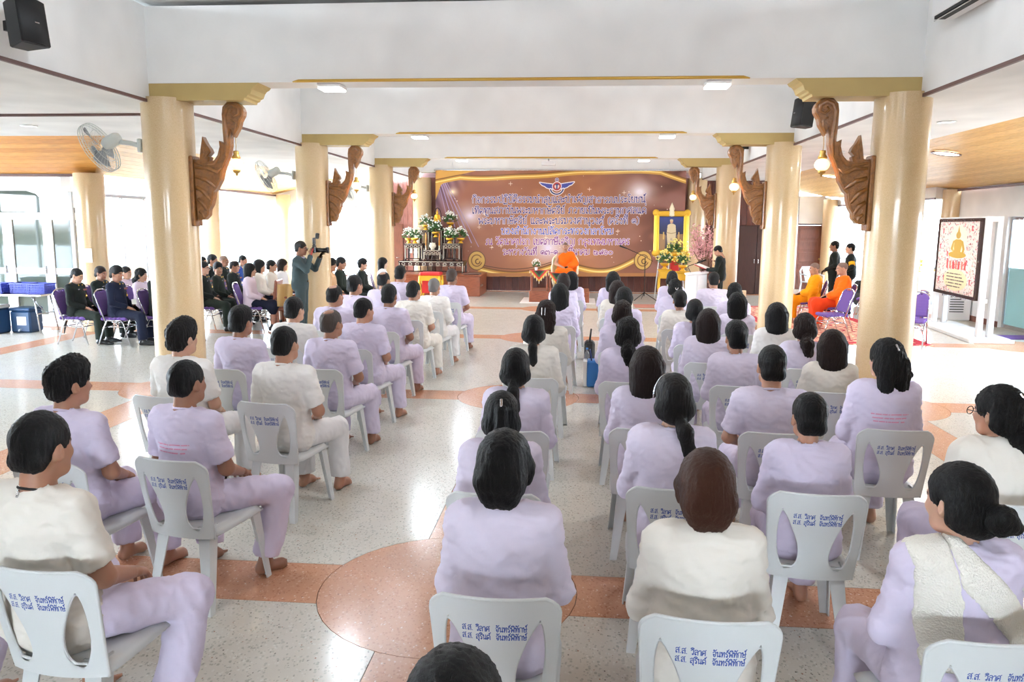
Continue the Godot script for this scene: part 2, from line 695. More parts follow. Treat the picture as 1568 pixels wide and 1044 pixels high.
# Lays out a seated or standing figure from its joints and builds skin, shirt and trousers.
# J: hip, chest, neck (Vector3), sh (half shoulder breadth), elbow/wrist/knee/ankle pairs [left, right]; o: options
func figure(key: String, J: Dictionary, o := {}) -> Dictionary:
	if K.has(key): return K[key]
	var w: float = o.get("wide", 1.0)
	var long: bool = o.get("long", false)
	var hip: Vector3 = J.hip
	var chest: Vector3 = J.chest
	var neck: Vector3 = J.neck
	var sh: float = J.sh
	var lo := V(9, 0, 9)
	var hi := V(-9, 0, -9)
	for q in [hip, chest, neck] + J.elbow + J.wrist + J.knee + J.ankle:
		lo = lo.min(q)
		hi = hi.max(q)
	lo -= V(0.2, 0.0, 0.3)
	lo.y = -0.02
	hi += V(0.2, 0.12, 0.24)
	var F := V(0, 0, 1)
	var mid := hip.lerp(chest, 0.45)
	var st := [chest + V(-sh, 0.075, 0.0), chest + V(sh, 0.075, 0.0)]
	# skin: the whole body under the clothes, hands and feet included
	var f := Field.new(lo, hi, 0.013)
	f.cap(hip + V(-0.06, 0.02, -0.005), hip + V(0.06, 0.02, -0.005), 0.088 * w, 0.088 * w, 0.04)
	f.cap(mid, chest + V(0, -0.05, 0), 0.12 * w, 0.125 * w, 0.05, F, 1.35)
	f.cap(chest + V(-0.1, 0.05, 0), chest + V(0.1, 0.05, 0), 0.075, 0.075, 0.05)
	f.cap(chest + V(0, 0.08, 0), neck, 0.06, 0.05, 0.04)
	for i in 2:
		f.cap(st[i], J.elbow[i], 0.05, 0.041, 0.03)
		f.cap(J.elbow[i], J.wrist[i], 0.042, 0.027, 0.02)
		f.cap(hip + V(-0.085 + 0.17 * i, -0.01, -0.03), J.knee[i], 0.068, 0.052, 0.03)
		f.cap(J.knee[i], J.ankle[i], 0.057, 0.036, 0.02)
		if not o.get("shoes", false):
			foot(f, J.ankle[i], (J.ankle[i] - J.knee[i]) * V(1, 0, 1), o.get("toe", 0.0) * (1.0 if i else -1.0), 1.0 if i else -1.0)
	var skin := net_mesh(f.net(), null, func(_p): return Color.WHITE)
	# shirt or jacket
	var s := Field.new(lo, hi, 0.0105)
	var hem: float = o.get("hem", -0.03)
	s.cap(hip + V(-0.06, hem + 0.03, 0), hip + V(0.06, hem + 0.03, 0), 0.135 * w, 0.135 * w, 0.05)
	s.cap(hip + V(0, 0.08, 0), mid, 0.162 * w, 0.155 * w, 0.05, F, 1.2)
	s.cap(mid, chest + V(0, -0.03, 0), 0.152 * w, 0.162 * w, 0.06, F, 1.32)
	s.cap(chest + V(-sh * 0.62, 0.04, 0), chest + V(sh * 0.62, 0.04, 0), 0.09, 0.09, 0.06)
	for i in 2:
		s.cap(st[i], chest + V(0, 0.115, 0), 0.062, 0.05, 0.04)
		var e: Vector3 = J.elbow[i]
		if long:
			s.cap(st[i], e, 0.064, 0.05, 0.04)
			s.cap(e, e.lerp(J.wrist[i], 0.96), 0.05, 0.043, 0.02, Vector3.ZERO, 1.0, false, true)
		else:
			s.cap(st[i], st[i].lerp(e, 0.82), 0.066, 0.066, 0.03, Vector3.ZERO, 1.0, false, true)
	s.cap(neck + V(0, -0.02, -0.005), neck + V(0, 0.1, -0.01), 0.062, 0.075, 0.0, Vector3.ZERO, 1.0, true)
	s.keep(V(0, -1, 0), -(hip.y + hem - 0.11))
	var shirt := net_mesh(largest(s.net()), cloth_wave(o.get("crease", 0.009), 200.0, 330.0, 200.0), null, [-0.19, chest.y + 0.1, 0.38, 0.38])
	var out := {"skin": skin, "shirt": shirt, "neck": neck, "J": J}
	if o.get("scarf", false):
		var g := s.grow(0.009)
		g.keep(V(0, 0, -1), -(chest.z - 0.02))
		out.scarf_a = net_mesh(g.band(V(1, 0.12, 0), -0.105 + 0.12 * chest.y, 0.062, V(0, -1, 0), -(hip.y + 0.1)).net(), cloth_wave(0.003, 400.0, 400.0, 400.0))
		out.scarf_b = net_mesh(g.grow(0.003).band(V(0.72, 0.69, 0), 0.69 * chest.y + 0.045, 0.055, V(-1, -0.1, 0), 0.045 - 0.1 * chest.y).net(), cloth_wave(0.003, 400.0, 400.0, 400.0))
	if o.get("shawl", false):
		var g2 := s.grow(0.012)
		g2.keep(V(0, -1, 0), -(mid.y + 0.02))
		out.shawl = net_mesh(g2.net(), cloth_wave(0.012, 160.0, 60.0, 160.0))
	# trousers or skirt
	var t := Field.new(lo, hi, 0.0115)
	t.cap(hip + V(-0.07, 0.0, -0.01), hip + V(0.07, 0.0, -0.01), 0.108 * w, 0.108 * w, 0.04)
	var loose: float = o.get("loose", 1.0)
	for i in 2:
		var kn: Vector3 = J.knee[i]
		var an: Vector3 = J.ankle[i]
		t.cap(hip + V(-0.085 + 0.17 * i, -0.01, -0.03), kn, 0.096, 0.08 * loose, 0.035)
		if o.get("skirt", false):
			t.cap(kn, kn.lerp(an, 0.25), 0.085, 0.08, 0.08)
		else:
			t.cap(kn, kn.lerp(an, o.get("cuff", 0.93)), 0.079 * loose, 0.078 * loose, 0.02, Vector3.ZERO, 1.0, false, true)
	if o.get("skirt", false):
		t.cap(J.knee[0], J.knee[1], 0.085, 0.085, 0.08)
		t.cap(hip, (J.knee[0] + J.knee[1]) / 2.0, 0.11, 0.085, 0.05)
	t.keep(V(0, 1, 0), hip.y + 0.16)
	out.pants = net_mesh(largest(t.net()), cloth_wave(o.get("crease", 0.009) * 1.3, 170.0, 110.0, 170.0))
	if o.get("shoes", false):
		out.shoes = []
		for i in 2:
			var b := Field.new(J.ankle[i] - V(0.12, J.ankle[i].y + 0.02, 0.28), J.ankle[i] + V(0.12, 0.08, 0.14), 0.009)
			shoe(b, J.ankle[i], o.get("toe", 0.0) * (1.0 if i else -1.0))
			out.shoes.append(net_mesh(b.net()))
	K[key] = out
	return out


func foot(f: Field, a: Vector3, _lean: Vector3, turn: float, side: float) -> void:
	var r := Basis(Vector3.UP, -turn)
	var g := V(a.x, 0, a.z)
	f.cap(a, g + r * V(0, 0.035, 0.035), 0.036, 0.032, 0.02)
	f.cap(g + r * V(0, 0.04, 0.02), g + r * V(0.005 * side, 0.03, -0.11), 0.034, 0.03, 0.025)
	f.cap(g + r * V(-0.02, 0.026, -0.1), g + r * V(0.026, 0.026, -0.09), 0.025, 0.022, 0.02)
	for i in 5:
		var x := (-0.034 + 0.017 * i) * side
		f.cap(g + r * V(x, 0.02, -0.125 + 0.006 * i), g + r * V(x * 1.1, 0.014, -0.165 + 0.012 * i), 0.0125 if i == 0 else 0.01, 0.011 if i == 0 else 0.009, 0.006)


func shoe(f: Field, a: Vector3, turn: float) -> void:
	var r := Basis(Vector3.UP, -turn)
	var g := V(a.x, 0, a.z)
	f.cap(a + V(0, 0.03, 0), g + r * V(0, 0.045, 0.03), 0.044, 0.04, 0.02)
	f.cap(g + r * V(0, 0.045, 0.03), g + r * V(0, 0.035, -0.13), 0.042, 0.038, 0.03)
	f.cap(g + r * V(0, 0.03, -0.1), g + r * V(0, 0.026, -0.2), 0.042, 0.03, 0.02)
	f.keep(V(0, -1, 0), -0.004)


# Hair, in head space. kind: what to build
func hair_mesh(kind: String) -> ArrayMesh:
	var key := "hair_" + kind
	if K.has(key): return K[key]
	var f := Field.new(V(-0.17, -0.36, -0.15), V(0.17, 0.28, 0.24), 0.0068)
	var slope := 0.5
	var front := 0.052   # height of the hair's lower edge at the ears
	var rough := 0.006
	match kind:
		"short", "spiky", "flat":
			f.ball(V(0, 0.132, 0.016), V(0.082, 0.097, 0.104), 0.01)
			if kind == "flat": f.ball(V(0, 0.165, -0.01), V(0.08, 0.075, 0.09), 0.03)
			if kind == "spiky": f.ball(V(0.0, 0.185, -0.03), V(0.07, 0.06, 0.07), 0.03)
			f.cap(V(-0.035, 0.055, 0.068), V(0.035, 0.055, 0.068), 0.036, 0.036, 0.03)
			rough = 0.009 if kind == "spiky" else 0.004
			slope = 0.45
		"crop", "grey", "thin":
			f.ball(V(0, 0.128, 0.015), V(0.0795, 0.0935, 0.1005), 0.01)
			f.cap(V(-0.03, 0.06, 0.066), V(0.03, 0.06, 0.066), 0.034, 0.034, 0.03)
			rough = 0.004
			slope = 0.42
			front = 0.06
			if kind == "thin": f.ball(V(0, 0.215, 0.045), V(0.042, 0.04, 0.045), 0.03, Basis.IDENTITY, true)
		"shaved":
			f.ball(V(0, 0.127, 0.014), V(0.0785, 0.0915, 0.0985), 0.008)
			rough = 0.0
			slope = 0.5
			front = 0.075
		"pixie":
			f.ball(V(0, 0.132, 0.016), V(0.094, 0.108, 0.115), 0.01)
			f.cap(V(-0.04, 0.06, 0.07), V(0.04, 0.06, 0.07), 0.055, 0.055, 0.04)
			f.cap(V(-0.03, 0.0, 0.07), V(0.03, 0.0, 0.07), 0.035, 0.035, 0.04)
			f.cap(V(-0.085, 0.1, -0.02), V(-0.08, 0.04, -0.02), 0.022, 0.012, 0.03)
			f.cap(V(0.085, 0.1, -0.02), V(0.08, 0.04, -0.02), 0.022, 0.012, 0.03)
			slope = 0.6
			front = 0.02
			rough = 0.004
		"bob", "long":
			f.ball(V(0, 0.135, 0.016), V(0.097, 0.105, 0.115), 0.01)
			var drop := -0.05 if kind == "bob" else -0.16
			f.cap(V(-0.05, 0.1, 0.05), V(-0.055, drop, 0.06), 0.062, 0.052, 0.04)
			f.cap(V(0.05, 0.1, 0.05), V(0.055, drop, 0.06), 0.062, 0.052, 0.04)
			f.cap(V(0, 0.1, 0.06), V(0, drop, 0.075), 0.062, 0.05, 0.04)
			f.cap(V(-0.082, 0.1, -0.01), V(-0.085, drop * 0.8, 0.0), 0.024, 0.022, 0.03)
			f.cap(V(0.082, 0.1, -0.01), V(0.085, drop * 0.8, 0.0), 0.024, 0.022, 0.03)
			f.keep(V(0, -1, 0), 0.085 if kind == "bob" else 0.2)
			rough = 0.005
			slope = 0.0
		_:
			# pulled back: ponytail, bun, pinned, half
			f.ball(V(0, 0.132, 0.016), V(0.086, 0.099, 0.108), 0.01)
			f.cap(V(-0.05, 0.06, 0.05), V(0.05, 0.06, 0.05), 0.05, 0.05, 0.04)
			f.cap(V(-0.02, 0.03, 0.085), V(0.02, 0.03, 0.085), 0.036, 0.036, 0.04)
			slope = 0.6
			front = 0.05
			rough = 0.004
	if slope > 0.0: f.keep(V(0, -1, -slope).normalized(), -front / sqrt(1.0 + slope * slope))
	match kind:
		"ponytail":
			f.cap(V(0, 0.02, 0.115), V(0, -0.03, 0.145), 0.026, 0.032, 0.015)
			f.cap(V(0, -0.03, 0.145), V(0.005, -0.14, 0.135), 0.034, 0.03, 0.02)
			f.cap(V(0.005, -0.14, 0.135), V(0.012, -0.27, 0.125), 0.03, 0.008, 0.02)
		"side_tail":
			f.cap(V(0.01, 0.02, 0.115), V(0.03, -0.03, 0.145), 0.026, 0.032, 0.015)
			f.cap(V(0.03, -0.03, 0.145), V(0.055, -0.13, 0.13), 0.034, 0.03, 0.02)
			f.cap(V(0.055, -0.13, 0.13), V(0.03, -0.25, 0.12), 0.03, 0.008, 0.02)
		"bushy_tail":
			f.cap(V(0, 0.03, 0.11), V(0, -0.03, 0.135), 0.028, 0.045, 0.015)
			f.cap(V(0, -0.03, 0.135), V(0.02, -0.12, 0.125), 0.05, 0.04, 0.03)
			rough = 0.01
		"bun":
			f.ball(V(0, 0.07, 0.15), V(0.052, 0.05, 0.046), 0.015)
			f.cap(V(-0.02, 0.09, 0.18), V(0.03, 0.05, 0.18), 0.02, 0.02, 0.01)
		"low_bun":
			f.ball(V(0, 0.0, 0.125), V(0.058, 0.045, 0.05), 0.015)
			f.cap(V(0.0, 0.0, 0.14), V(0.03, -0.05, 0.13), 0.04, 0.03, 0.02)
			rough = 0.008
		"pinned":
			f.cap(V(0, 0.15, 0.115), V(0, 0.04, 0.125), 0.024, 0.03, 0.02)
			f.cap(V(0, 0.04, 0.12), V(0, -0.02, 0.1), 0.03, 0.022, 0.02)
		"half":
			f.cap(V(-0.04, 0.08, 0.08), V(-0.045, -0.06, 0.09), 0.05, 0.04, 0.03)
			f.cap(V(0.04, 0.08, 0.08), V(0.05, -0.06, 0.09), 0.05, 0.045, 0.03)
			f.cap(V(0.06, 0.0, 0.1), V(0.1, 0.02, 0.1), 0.03, 0.012, 0.02)
			rough = 0.008
	# free the face and the ears
	if kind in ["bob", "long", "pixie"]:
		f.cap(V(0, 0.075, -0.14), V(0, -0.2, -0.13), 0.078, 0.085, 0.0, Vector3.ZERO, 1.0, true)
	elif kind != "shaved":
		f.ball(V(0, 0.04, -0.125), V(0.09, 0.11, 0.085), 0.01, Basis.IDENTITY, true)
		for s in [-1.0, 1.0]: f.ball(V(0.088 * s, 0.072, 0.0), V(0.03, 0.04, 0.024), 0.008, Basis.IDENTITY, true)
	var a := rough
	var w: Variant = func(p: Vector3, _n: Vector3): return a * 0.8 + a * fold.get_noise_3d(p.x * 2200.0, p.y * 300.0, p.z * 2200.0) + a * 0.8 * fold.get_noise_3d(p.x * 500.0, p.y * 250.0, p.z * 500.0)
	K[key] = net_mesh(f.net(), w)
	return K[key]


var poses := {}


func pose_set() -> void:
	fold.seed = 7
	fold.frequency = 0.03
	fold.fractal_octaves = 3
	var hipm := V(0, 0.535, 0.045)
	var man := {"hip": hipm, "chest": V(0, 0.9, 0.065), "neck": V(0, 1.055, 0.05), "sh": 0.165,
		"elbow": [V(-0.235, 0.72, 0.03), V(0.235, 0.72, 0.03)], "wrist": [V(-0.11, 0.63, -0.17), V(0.11, 0.63, -0.17)],
		"knee": [V(-0.15, 0.49, -0.4), V(0.15, 0.49, -0.4)], "ankle": [V(-0.14, 0.085, -0.4), V(0.15, 0.085, -0.42)]}
	poses.man = func(): return figure("man", man)
	var wide := man.duplicate(true)
	wide.knee = [V(-0.22, 0.49, -0.36), V(0.3, 0.5, -0.33)]
	wide.ankle = [V(-0.14, 0.1, -0.22), V(0.25, 0.085, -0.24)]
	wide.wrist = [V(-0.14, 0.62, -0.2), V(0.13, 0.62, -0.2)]
	poses.man_wide = func(): return figure("man_wide", wide, {"toe": 0.35, "wide": 1.03})
	poses.man_shirt = func(): return figure("man_shirt", man, {"long": true})
	var stout := man.duplicate(true)
	stout.sh = 0.175
	poses.man_stout = func(): return figure("man_stout", stout, {"wide": 1.14})
	var lady := man.duplicate(true)
	lady.sh = 0.134
	lady.chest = V(0, 0.885, 0.063)
	lady.neck = V(0, 1.03, 0.05)
	lady.elbow = [V(-0.2, 0.7, 0.02), V(0.2, 0.7, 0.02)]
	lady.knee = [V(-0.1, 0.49, -0.38), V(0.1, 0.49, -0.38)]
	lady.ankle = [V(-0.1, 0.085, -0.36), V(0.1, 0.085, -0.36)]
	poses.lady = func(): return figure("lady", lady, {"long": true, "hem": -0.05})
	poses.lady_tee = func(): return figure("lady_tee", lady, {"hem": -0.05})
	poses.lady_full = func(): return figure("lady_full", lady, {"long": true, "wide": 1.03, "hem": -0.05})
	poses.lady_scarf = func(): return figure("lady_scarf", lady, {"long": true, "wide": 1.02, "scarf": true, "hem": -0.05})
	poses.lady_shawl = func(): return figure("lady_shawl", lady, {"long": true, "wide": 1.02, "shawl": true, "hem": -0.05})
	poses.officer = func(): return figure("officer", man, {"long": true, "shoes": true, "wide": 1.06, "crease": 0.004, "loose": 0.98, "cuff": 0.97})
	poses.officer_lady = func(): return figure("officer_lady", lady, {"long": true, "shoes": true, "skirt": true, "crease": 0.004})
	var stand := {"hip": V(0, 0.93, 0.02), "chest": V(0, 1.29, 0.02), "neck": V(0, 1.445, 0.0), "sh": 0.165,
		"elbow": [V(-0.27, 1.13, 0.05), V(0.27, 1.13, 0.05)], "wrist": [V(-0.08, 1.0, -0.17), V(0.08, 1.0, -0.17)],
		"knee": [V(-0.1, 0.5, 0.0), V(0.1, 0.5, 0.0)], "ankle": [V(-0.11, 0.085, 0.03), V(0.11, 0.085, 0.03)]}
	var so := {"long": true, "shoes": true, "hem": -0.02, "crease": 0.004, "loose": 0.95, "cuff": 0.97}
	poses.guard = func(): return figure("guard", stand, so)
	var shoot := stand.duplicate(true)
	shoot.elbow = [V(-0.26, 1.2, -0.19), V(0.25, 1.2, -0.16)]
	shoot.wrist = [V(-0.05, 1.42, -0.33), V(0.085, 1.46, -0.2)]
	poses.shooter = func(): return figure("shooter", shoot, so)
	var read := stand.duplicate(true)
	read.elbow = [V(-0.25, 1.1, -0.03), V(0.25, 1.1, -0.03)]
	read.wrist = [V(-0.14, 1.11, -0.27), V(0.14, 1.11, -0.27)]
	poses.reader = func(): return figure("reader", read, so)


func skin_mat(tone: int) -> StandardMaterial3D:
	var c: Color = [rgb(196, 152, 128), rgb(170, 124, 100), rgb(146, 102, 80), rgb(210, 172, 150)][tone]
	var m := mat("skin_%d" % tone, c, 0.5, 0.0, 0.45)
	m.vertex_color_use_as_albedo = true
	m.subsurf_scatter_enabled = true
	m.subsurf_scatter_strength = 0.12
	return m


func body_mesh(fig: Dictionary, head: ArrayMesh, head_at: Transform3D, hands: Array) -> ArrayMesh:
	var st := SurfaceTool.new()
	st.begin(Mesh.PRIMITIVE_TRIANGLES)
	st.append_from(fig.skin, 0, Transform3D.IDENTITY)
	st.append_from(head, 0, head_at)
	for x in hands: st.append_from(hand_mesh(), 0, x)
	return st.commit()


# One figure. d: pose, hair, hair_mat, tone, shirt, pants, hy/hp/hr head turn in degrees, eyes
func person(label: String, at: Vector3, turn: float, d: Dictionary, group := "", size := 1.0) -> Node3D:
	var make: Variant = poses[d.pose]
	var fig: Dictionary = make.call()
	var J: Dictionary = fig.J
	var o := thing("person", label, "person", at, turn, group)
	o.scale = Vector3.ONE * size
	var lady: bool = String(d.pose).contains("lady")
	var hb := Basis.from_euler(Vector3(deg_to_rad(d.get("hp", 0.0)), deg_to_rad(-d.get("hy", 0.0)), deg_to_rad(d.get("hr", 0.0))))
	var hs := 0.96 if lady else 1.0
	var hx := Transform3D(hb.scaled(Vector3.ONE * hs), fig.neck + V(0, 0.03, -0.01))
	var hands := []
	for i in 2:
		var dir: Vector3 = (J.wrist[i] - J.elbow[i]).normalized()
		var flat: Vector3 = d.get("palm", [V(0, 1, 0), V(0, 1, 0)])[i]
		var zx := -dir
		var xx := flat.cross(zx).normalized()
		var b := Basis(xx, zx.cross(xx), zx)
		if i == 0: b = b * Basis.from_scale(V(-1, 1, 1))
		hands.append(Transform3D(b, J.wrist[i]))
	var head := head_mesh("head_lady", 0.85, 0.045) if lady else head_mesh("head_man", 1.05, 0.055)
	part("body", body_mesh(fig, head, hx, hands), skin_mat(d.get("tone", 1)), o)
	part("jacket" if d.get("uniform", false) else "shirt", fig.shirt, d.shirt, o)
	part("skirt" if d.pose == "officer_lady" else "trousers", fig.pants, d.pants, o)
	if not d.get("uniform", false):
		if not K.has("neckband"):
			var ring := []
			for i in 28:
				var t := TAU * i / 28
				ring.append(V(0.066 * cos(t), -0.024 + 0.024 * sin(t), 0.002 + 0.07 * sin(t)))
			K.neckband = B.new().smooth().tube(ring, 0.0085, 6, true).done()
		part("neckband", K.neckband, d.shirt if d.shirt != M.lavender_print else M.lavender, o, T(fig.neck))
	if fig.has("shoes"):
		for sm in fig.shoes: part("shoe", sm, M.shoe, o)
	if d.get("hair", "") != "":
		part("hair", hair_mesh(d.hair), d.hair_mat, o, hx)
	if fig.has("scarf_a"):
		part("crochet_scarf", fig.scarf_a, M.crochet, o)
		part("crochet_scarf", fig.scarf_b, M.crochet, o)
	if fig.has("shawl"): part("shawl", fig.shawl, M.shawl, o)
	if d.get("eyes", false):
		for s in [-1.0, 1.0]: part("eye", eye_mesh(), M.eye, o, hx * T(V(0.031 * s, 0.091, -0.079)))
	for e in d.get("extra", []):
		dress(o, e, fig, hx)
	return o


func dress(o: Node3D, what: String, fig: Dictionary, hx: Transform3D) -> void:
	var c: Vector3 = fig.J.chest
	match what:
		"necklace":
			var b := B.new().smooth()
			var pts := []
			for i in 24:
				var t := TAU * i / 24
				pts.append(fig.neck + V(0.068 * cos(t), -0.018 + 0.022 * sin(t) - 0.004, 0.005 + 0.072 * sin(t)))
			b.tube(pts, 0.0055, 6, true)
			var n := part("necklace", b.done(), M.cord, o)
			part("pendant", B.new().smooth().tube([fig.neck + V(-0.012, -0.005, 0.083), fig.neck + V(-0.012, -0.03, 0.092)], 0.005, 6).done(), M.silver, n)
		"cord":
			var b := B.new().smooth()
			var pts := []
			for i in 20:
				var t := TAU * i / 20
				pts.append(fig.neck + V(0.066 * cos(t), -0.022 + 0.02 * sin(t), 0.005 + 0.07 * sin(t)))
			part("necklace", b.tube(pts, 0.003, 5, true).done(), M.cord, o)
		"glasses", "glasses_red":
			var b := B.new().smooth()
			for s in [-1.0, 1.0]:
				var ring := []
				for i in 14:
					var t := TAU * i / 14
					ring.append(V(0.034 * s + 0.026 * cos(t), 0.09 + 0.019 * sin(t), -0.112))
				b.tube(ring, 0.0022, 5, true)
				b.tube([V(0.06 * s, 0.095, -0.112), V(0.082 * s, 0.1, -0.06), V(0.084 * s, 0.1, 0.01)], 0.0022, 5)
			b.tube([V(-0.01, 0.094, -0.114), V(0.01, 0.094, -0.114)], 0.002, 5)
			part("glasses", b.done(), M.black_gloss, o, hx)
		"clip":
			part("hair_clip", B.new().box(Vector3.ZERO, V(0.014, 0.05, 0.012), Transform3D.IDENTITY, 0.004).done(), M.silver, o, hx * T(V(0, 0.19, 0.108), 0, -0.75))
		"bars":
			for s in [-1.0, 1.0]: part("hair_clip", B.new().box(Vector3.ZERO, V(0.008, 0.075, 0.01), Transform3D.IDENTITY, 0.003).done(), M.silver, o, hx * T(V(0.016 * s, 0.13, 0.142), 0, -0.2))
		"vee":
			for s in [-1.0, 1.0]: part("hair_clip", B.new().box(Vector3.ZERO, V(0.01, 0.04, 0.01), Transform3D.IDENTITY, 0.003).done(), M.silver, o, hx * T(V(0.012 * s, 0.1, 0.15), 0, -0.1, -0.5 * s))
		"tie":
			part("hair_tie", B.new().smooth().tube([V(-0.02, 0.02, 0.12), V(-0.004, -0.01, 0.138), V(0.02, 0.02, 0.128)], 0.012, 6).done(), M.cord, o, hx)
		"band":
			var b := B.new().smooth()
			var pts := []
			for i in 15:
				var t := PI * i / 14
				pts.append(V(0.092 * cos(t), 0.1 + 0.125 * sin(t), -0.03 - 0.02 * sin(t)))
			part("hair_band", b.tube(pts, 0.004, 5).done(), M.silver, o, hx)
		"ranks":
			for s in [-1.0, 1.0]:
				var e := part("epaulette", B.new().box(Vector3.ZERO, V(0.1, 0.012, 0.045), Transform3D.IDENTITY, 0.004).done(), M.braid, o, T(c + V(0.125 * s, 0.148, 0.0), 0, 0, -0.33 * s))
				part("star", B.new().lathe([[0.0, -0.004], [0.012, -0.002], [0.012, 0.003], [0.0, 0.006]], 5).done(), M.gold, e, T(V(0.018 * s, 0.008, 0)))
				part("collar_badge", B.new().box(Vector3.ZERO, V(0.022, 0.022, 0.008), T(Vector3.ZERO, 0, 0, PI / 4), 0.003).done(), M.gold, o, T(c + V(0.05 * s, 0.115, -0.104)))
			part("medal_ribbons", B.new().box(Vector3.ZERO, V(0.085, 0.032, 0.008), Transform3D.IDENTITY, 0.003).done(), M.ribbon, o, T(c + V(-0.085, 0.03, -0.125), -0.25, -0.1))
			var md := part("medal", B.new().smooth().lathe([[0.0, -0.004], [0.02, -0.003], [0.022, 0.0], [0.02, 0.004], [0.0, 0.006]], 10, T(Vector3.ZERO, 0, -PI / 2)).done(), M.gold, o, T(c + V(-0.075, -0.08, -0.148)))
			part("medal_ribbon", B.new().box(Vector3.ZERO, V(0.014, 0.035, 0.004)).done(), M.ribbon, md, T(V(0, 0.035, 0.002)))
			part("name_tag", B.new().box(Vector3.ZERO, V(0.07, 0.016, 0.006), Transform3D.IDENTITY, 0.002).done(), M.silver, o, T(c + V(0.085, 0.045, -0.125), 0.25, -0.1))
			collar(o, c, M.braid_dark)
		"epaulettes":
			for s in [-1.0, 1.0]: part("epaulette", B.new().box(Vector3.ZERO, V(0.085, 0.01, 0.038), Transform3D.IDENTITY, 0.003).done(), M.braid_dark, o, T(c + V(0.105 * s, 0.142, 0.0), 0, 0, -0.33 * s))
			collar(o, c, M.lavender)
		"collar":
			collar(o, c, M.white_cloth)
		"armband":
			part("armband", B.new().smooth().tube([V(0, 0.04, 0), V(0, -0.04, 0)], 0.07, 14).done(), M.armband, o, Transform3D(Basis(Quaternion(Vector3.UP, (fig.J.chest + V(-0.165, 0.075, 0) - fig.J.elbow[0]).normalized())), (fig.J.chest + V(-0.165, 0.075, 0)).lerp(fig.J.elbow[0], 0.62)))
		"badge":
			part("badge", B.new().box(Vector3.ZERO, V(0.055, 0.085, 0.004), Transform3D.IDENTITY, 0.001).done(), M.paper, o, T(c + V(-0.05, -0.1, -0.142)))
		"aiguillette":
			part("aiguillette", B.new().smooth().tube([c + V(0.15, 0.14, -0.05), c + V(0.17, 0.05, -0.1), c + V(0.1, -0.02, -0.145), c + V(0.03, 0.06, -0.13)], 0.01, 6).done(), M.gold, o)


func collar(o: Node3D, c: Vector3, m: Material) -> void:
	var b := B.new().smooth()
	var pts := []
	for i in 13:
		var t := -PI / 2 + 0.35 + (TAU - 0.7) * i / 12
		pts.append(c + V(0.064 * cos(t), 0.135 + 0.018 * sin(t), -0.015 + 0.07 * sin(t)))
	part("collar", b.tube(pts, 0.014, 6).done(), m, o)


# ---------------------------------------------------------------- chairs
func plastic_chair() -> Node3D:
	# an armless moulded chair, facing -z; its back has two drop-shaped openings
	var o := thing("plastic_chair", "", "chair", Vector3.ZERO, 0.0, "white plastic chairs of the audience")
	o.set_meta("base", "plastic_chair")
	var top := 0.835
	var low := 0.4
	var surf: Variant = func(x: float, y: float) -> Vector3:
		var v := (y - low) / (top - low)
		return Vector3(x, y, 0.2 + 0.085 * v + 0.045 * (1.0 - pow(x / 0.22, 2.0)))
	var halfw: Variant = func(y: float) -> float:
		var v := (y - low) / (top - low)
		var w := 0.19 + 0.028 * v
		if v > 0.86: w -= 0.05 * pow((v - 0.86) / 0.14, 2.2)
		return w
	var rows := 30
	var gap_low := 0.45
	var gap_top := 0.752
	var b := B.new().smooth()
	var th := 0.007
	# columns of the sheet at each height: outer edge, opening's outer edge, opening's inner edge, centre
	var lay := []
	for j in rows + 1:
		var y := lerpf(low, top, float(j) / rows)
		var w: float = halfw.call(y)
		var t := clampf((y - gap_low) / (gap_top - gap_low), 0.0, 1.0)
		var open: float = pow(sin(PI * pow(t, 0.75)), 0.55) if t > 0.0 and t < 1.0 else 0.0
		var c := lerpf(0.12, 0.152, t)
		lay.append([y, w, c + 0.034 * open, c - (0.076 - 0.03 * t) * open])
	for j in rows:
		for s in [-1.0, 1.0]:
			strip(b, surf, lay[j], lay[j + 1], 1, 2, s, 3, th)
			strip(b, surf, lay[j], lay[j + 1], 3, -1, s, 5, th)
	# a rounded lip round the outline and round both openings
	var rim := []
	for j in rows + 1: rim.append(surf.call(lay[j][1], lay[j][0]))
	for i in range(1, 14): rim.append(surf.call(lerpf(lay[rows][1], -lay[rows][1], i / 14.0), top))
	for j in range(rows, -1, -1): rim.append(surf.call(-lay[j][1], lay[j][0]))
	b.tube(rim, 0.0075, 6)
	for s in [-1.0, 1.0]:
		var hole := []
		for j in rows + 1:
			if lay[j][2] - lay[j][3] > 0.001: hole.append(surf.call(s * lay[j][2], lay[j][0]))
		for j in range(rows, -1, -1):
			if lay[j][2] - lay[j][3] > 0.001: hole.append(surf.call(s * lay[j][3], lay[j][0]))
		b.tube(hole, 0.006, 6, true)
	part("backrest", b.done(), M.chair_print, o)
	# seat: a dished plate with a turned-down edge
	var q := B.new().smooth()
	var n := 12
	var sp: Variant = func(u: float, v: float) -> Vector3:
		var x := (u - 0.5) * 2.0
		var z := (v - 0.5) * 2.0
		var e := maxf(absf(x), absf(z))
		var k := 1.0 - 0.035 * pow(absf(x * z), 3.0)
		return Vector3(x * 0.205 * k, 0.437 - 0.012 * (1.0 - x * x) * (1.0 - z * z) - (0.028 if e > 0.99 else 0.0), -0.005 + z * 0.215 * k)
	q.sheet(sp, n, n, 0.008)
	part("seat", q.done(), M.chair_plain, o)
	for s in [-1.0, 1.0]:
		part("leg", chair_leg(V(0.155 * s, 0.45, 0.205), V(0.195 * s, 0.0, 0.285), s, 1.0), M.chair_plain, o)
		part("leg", chair_leg(V(0.18 * s, 0.43, -0.2), V(0.215 * s, 0.0, -0.245), s, -1.0), M.chair_plain, o)
	return o


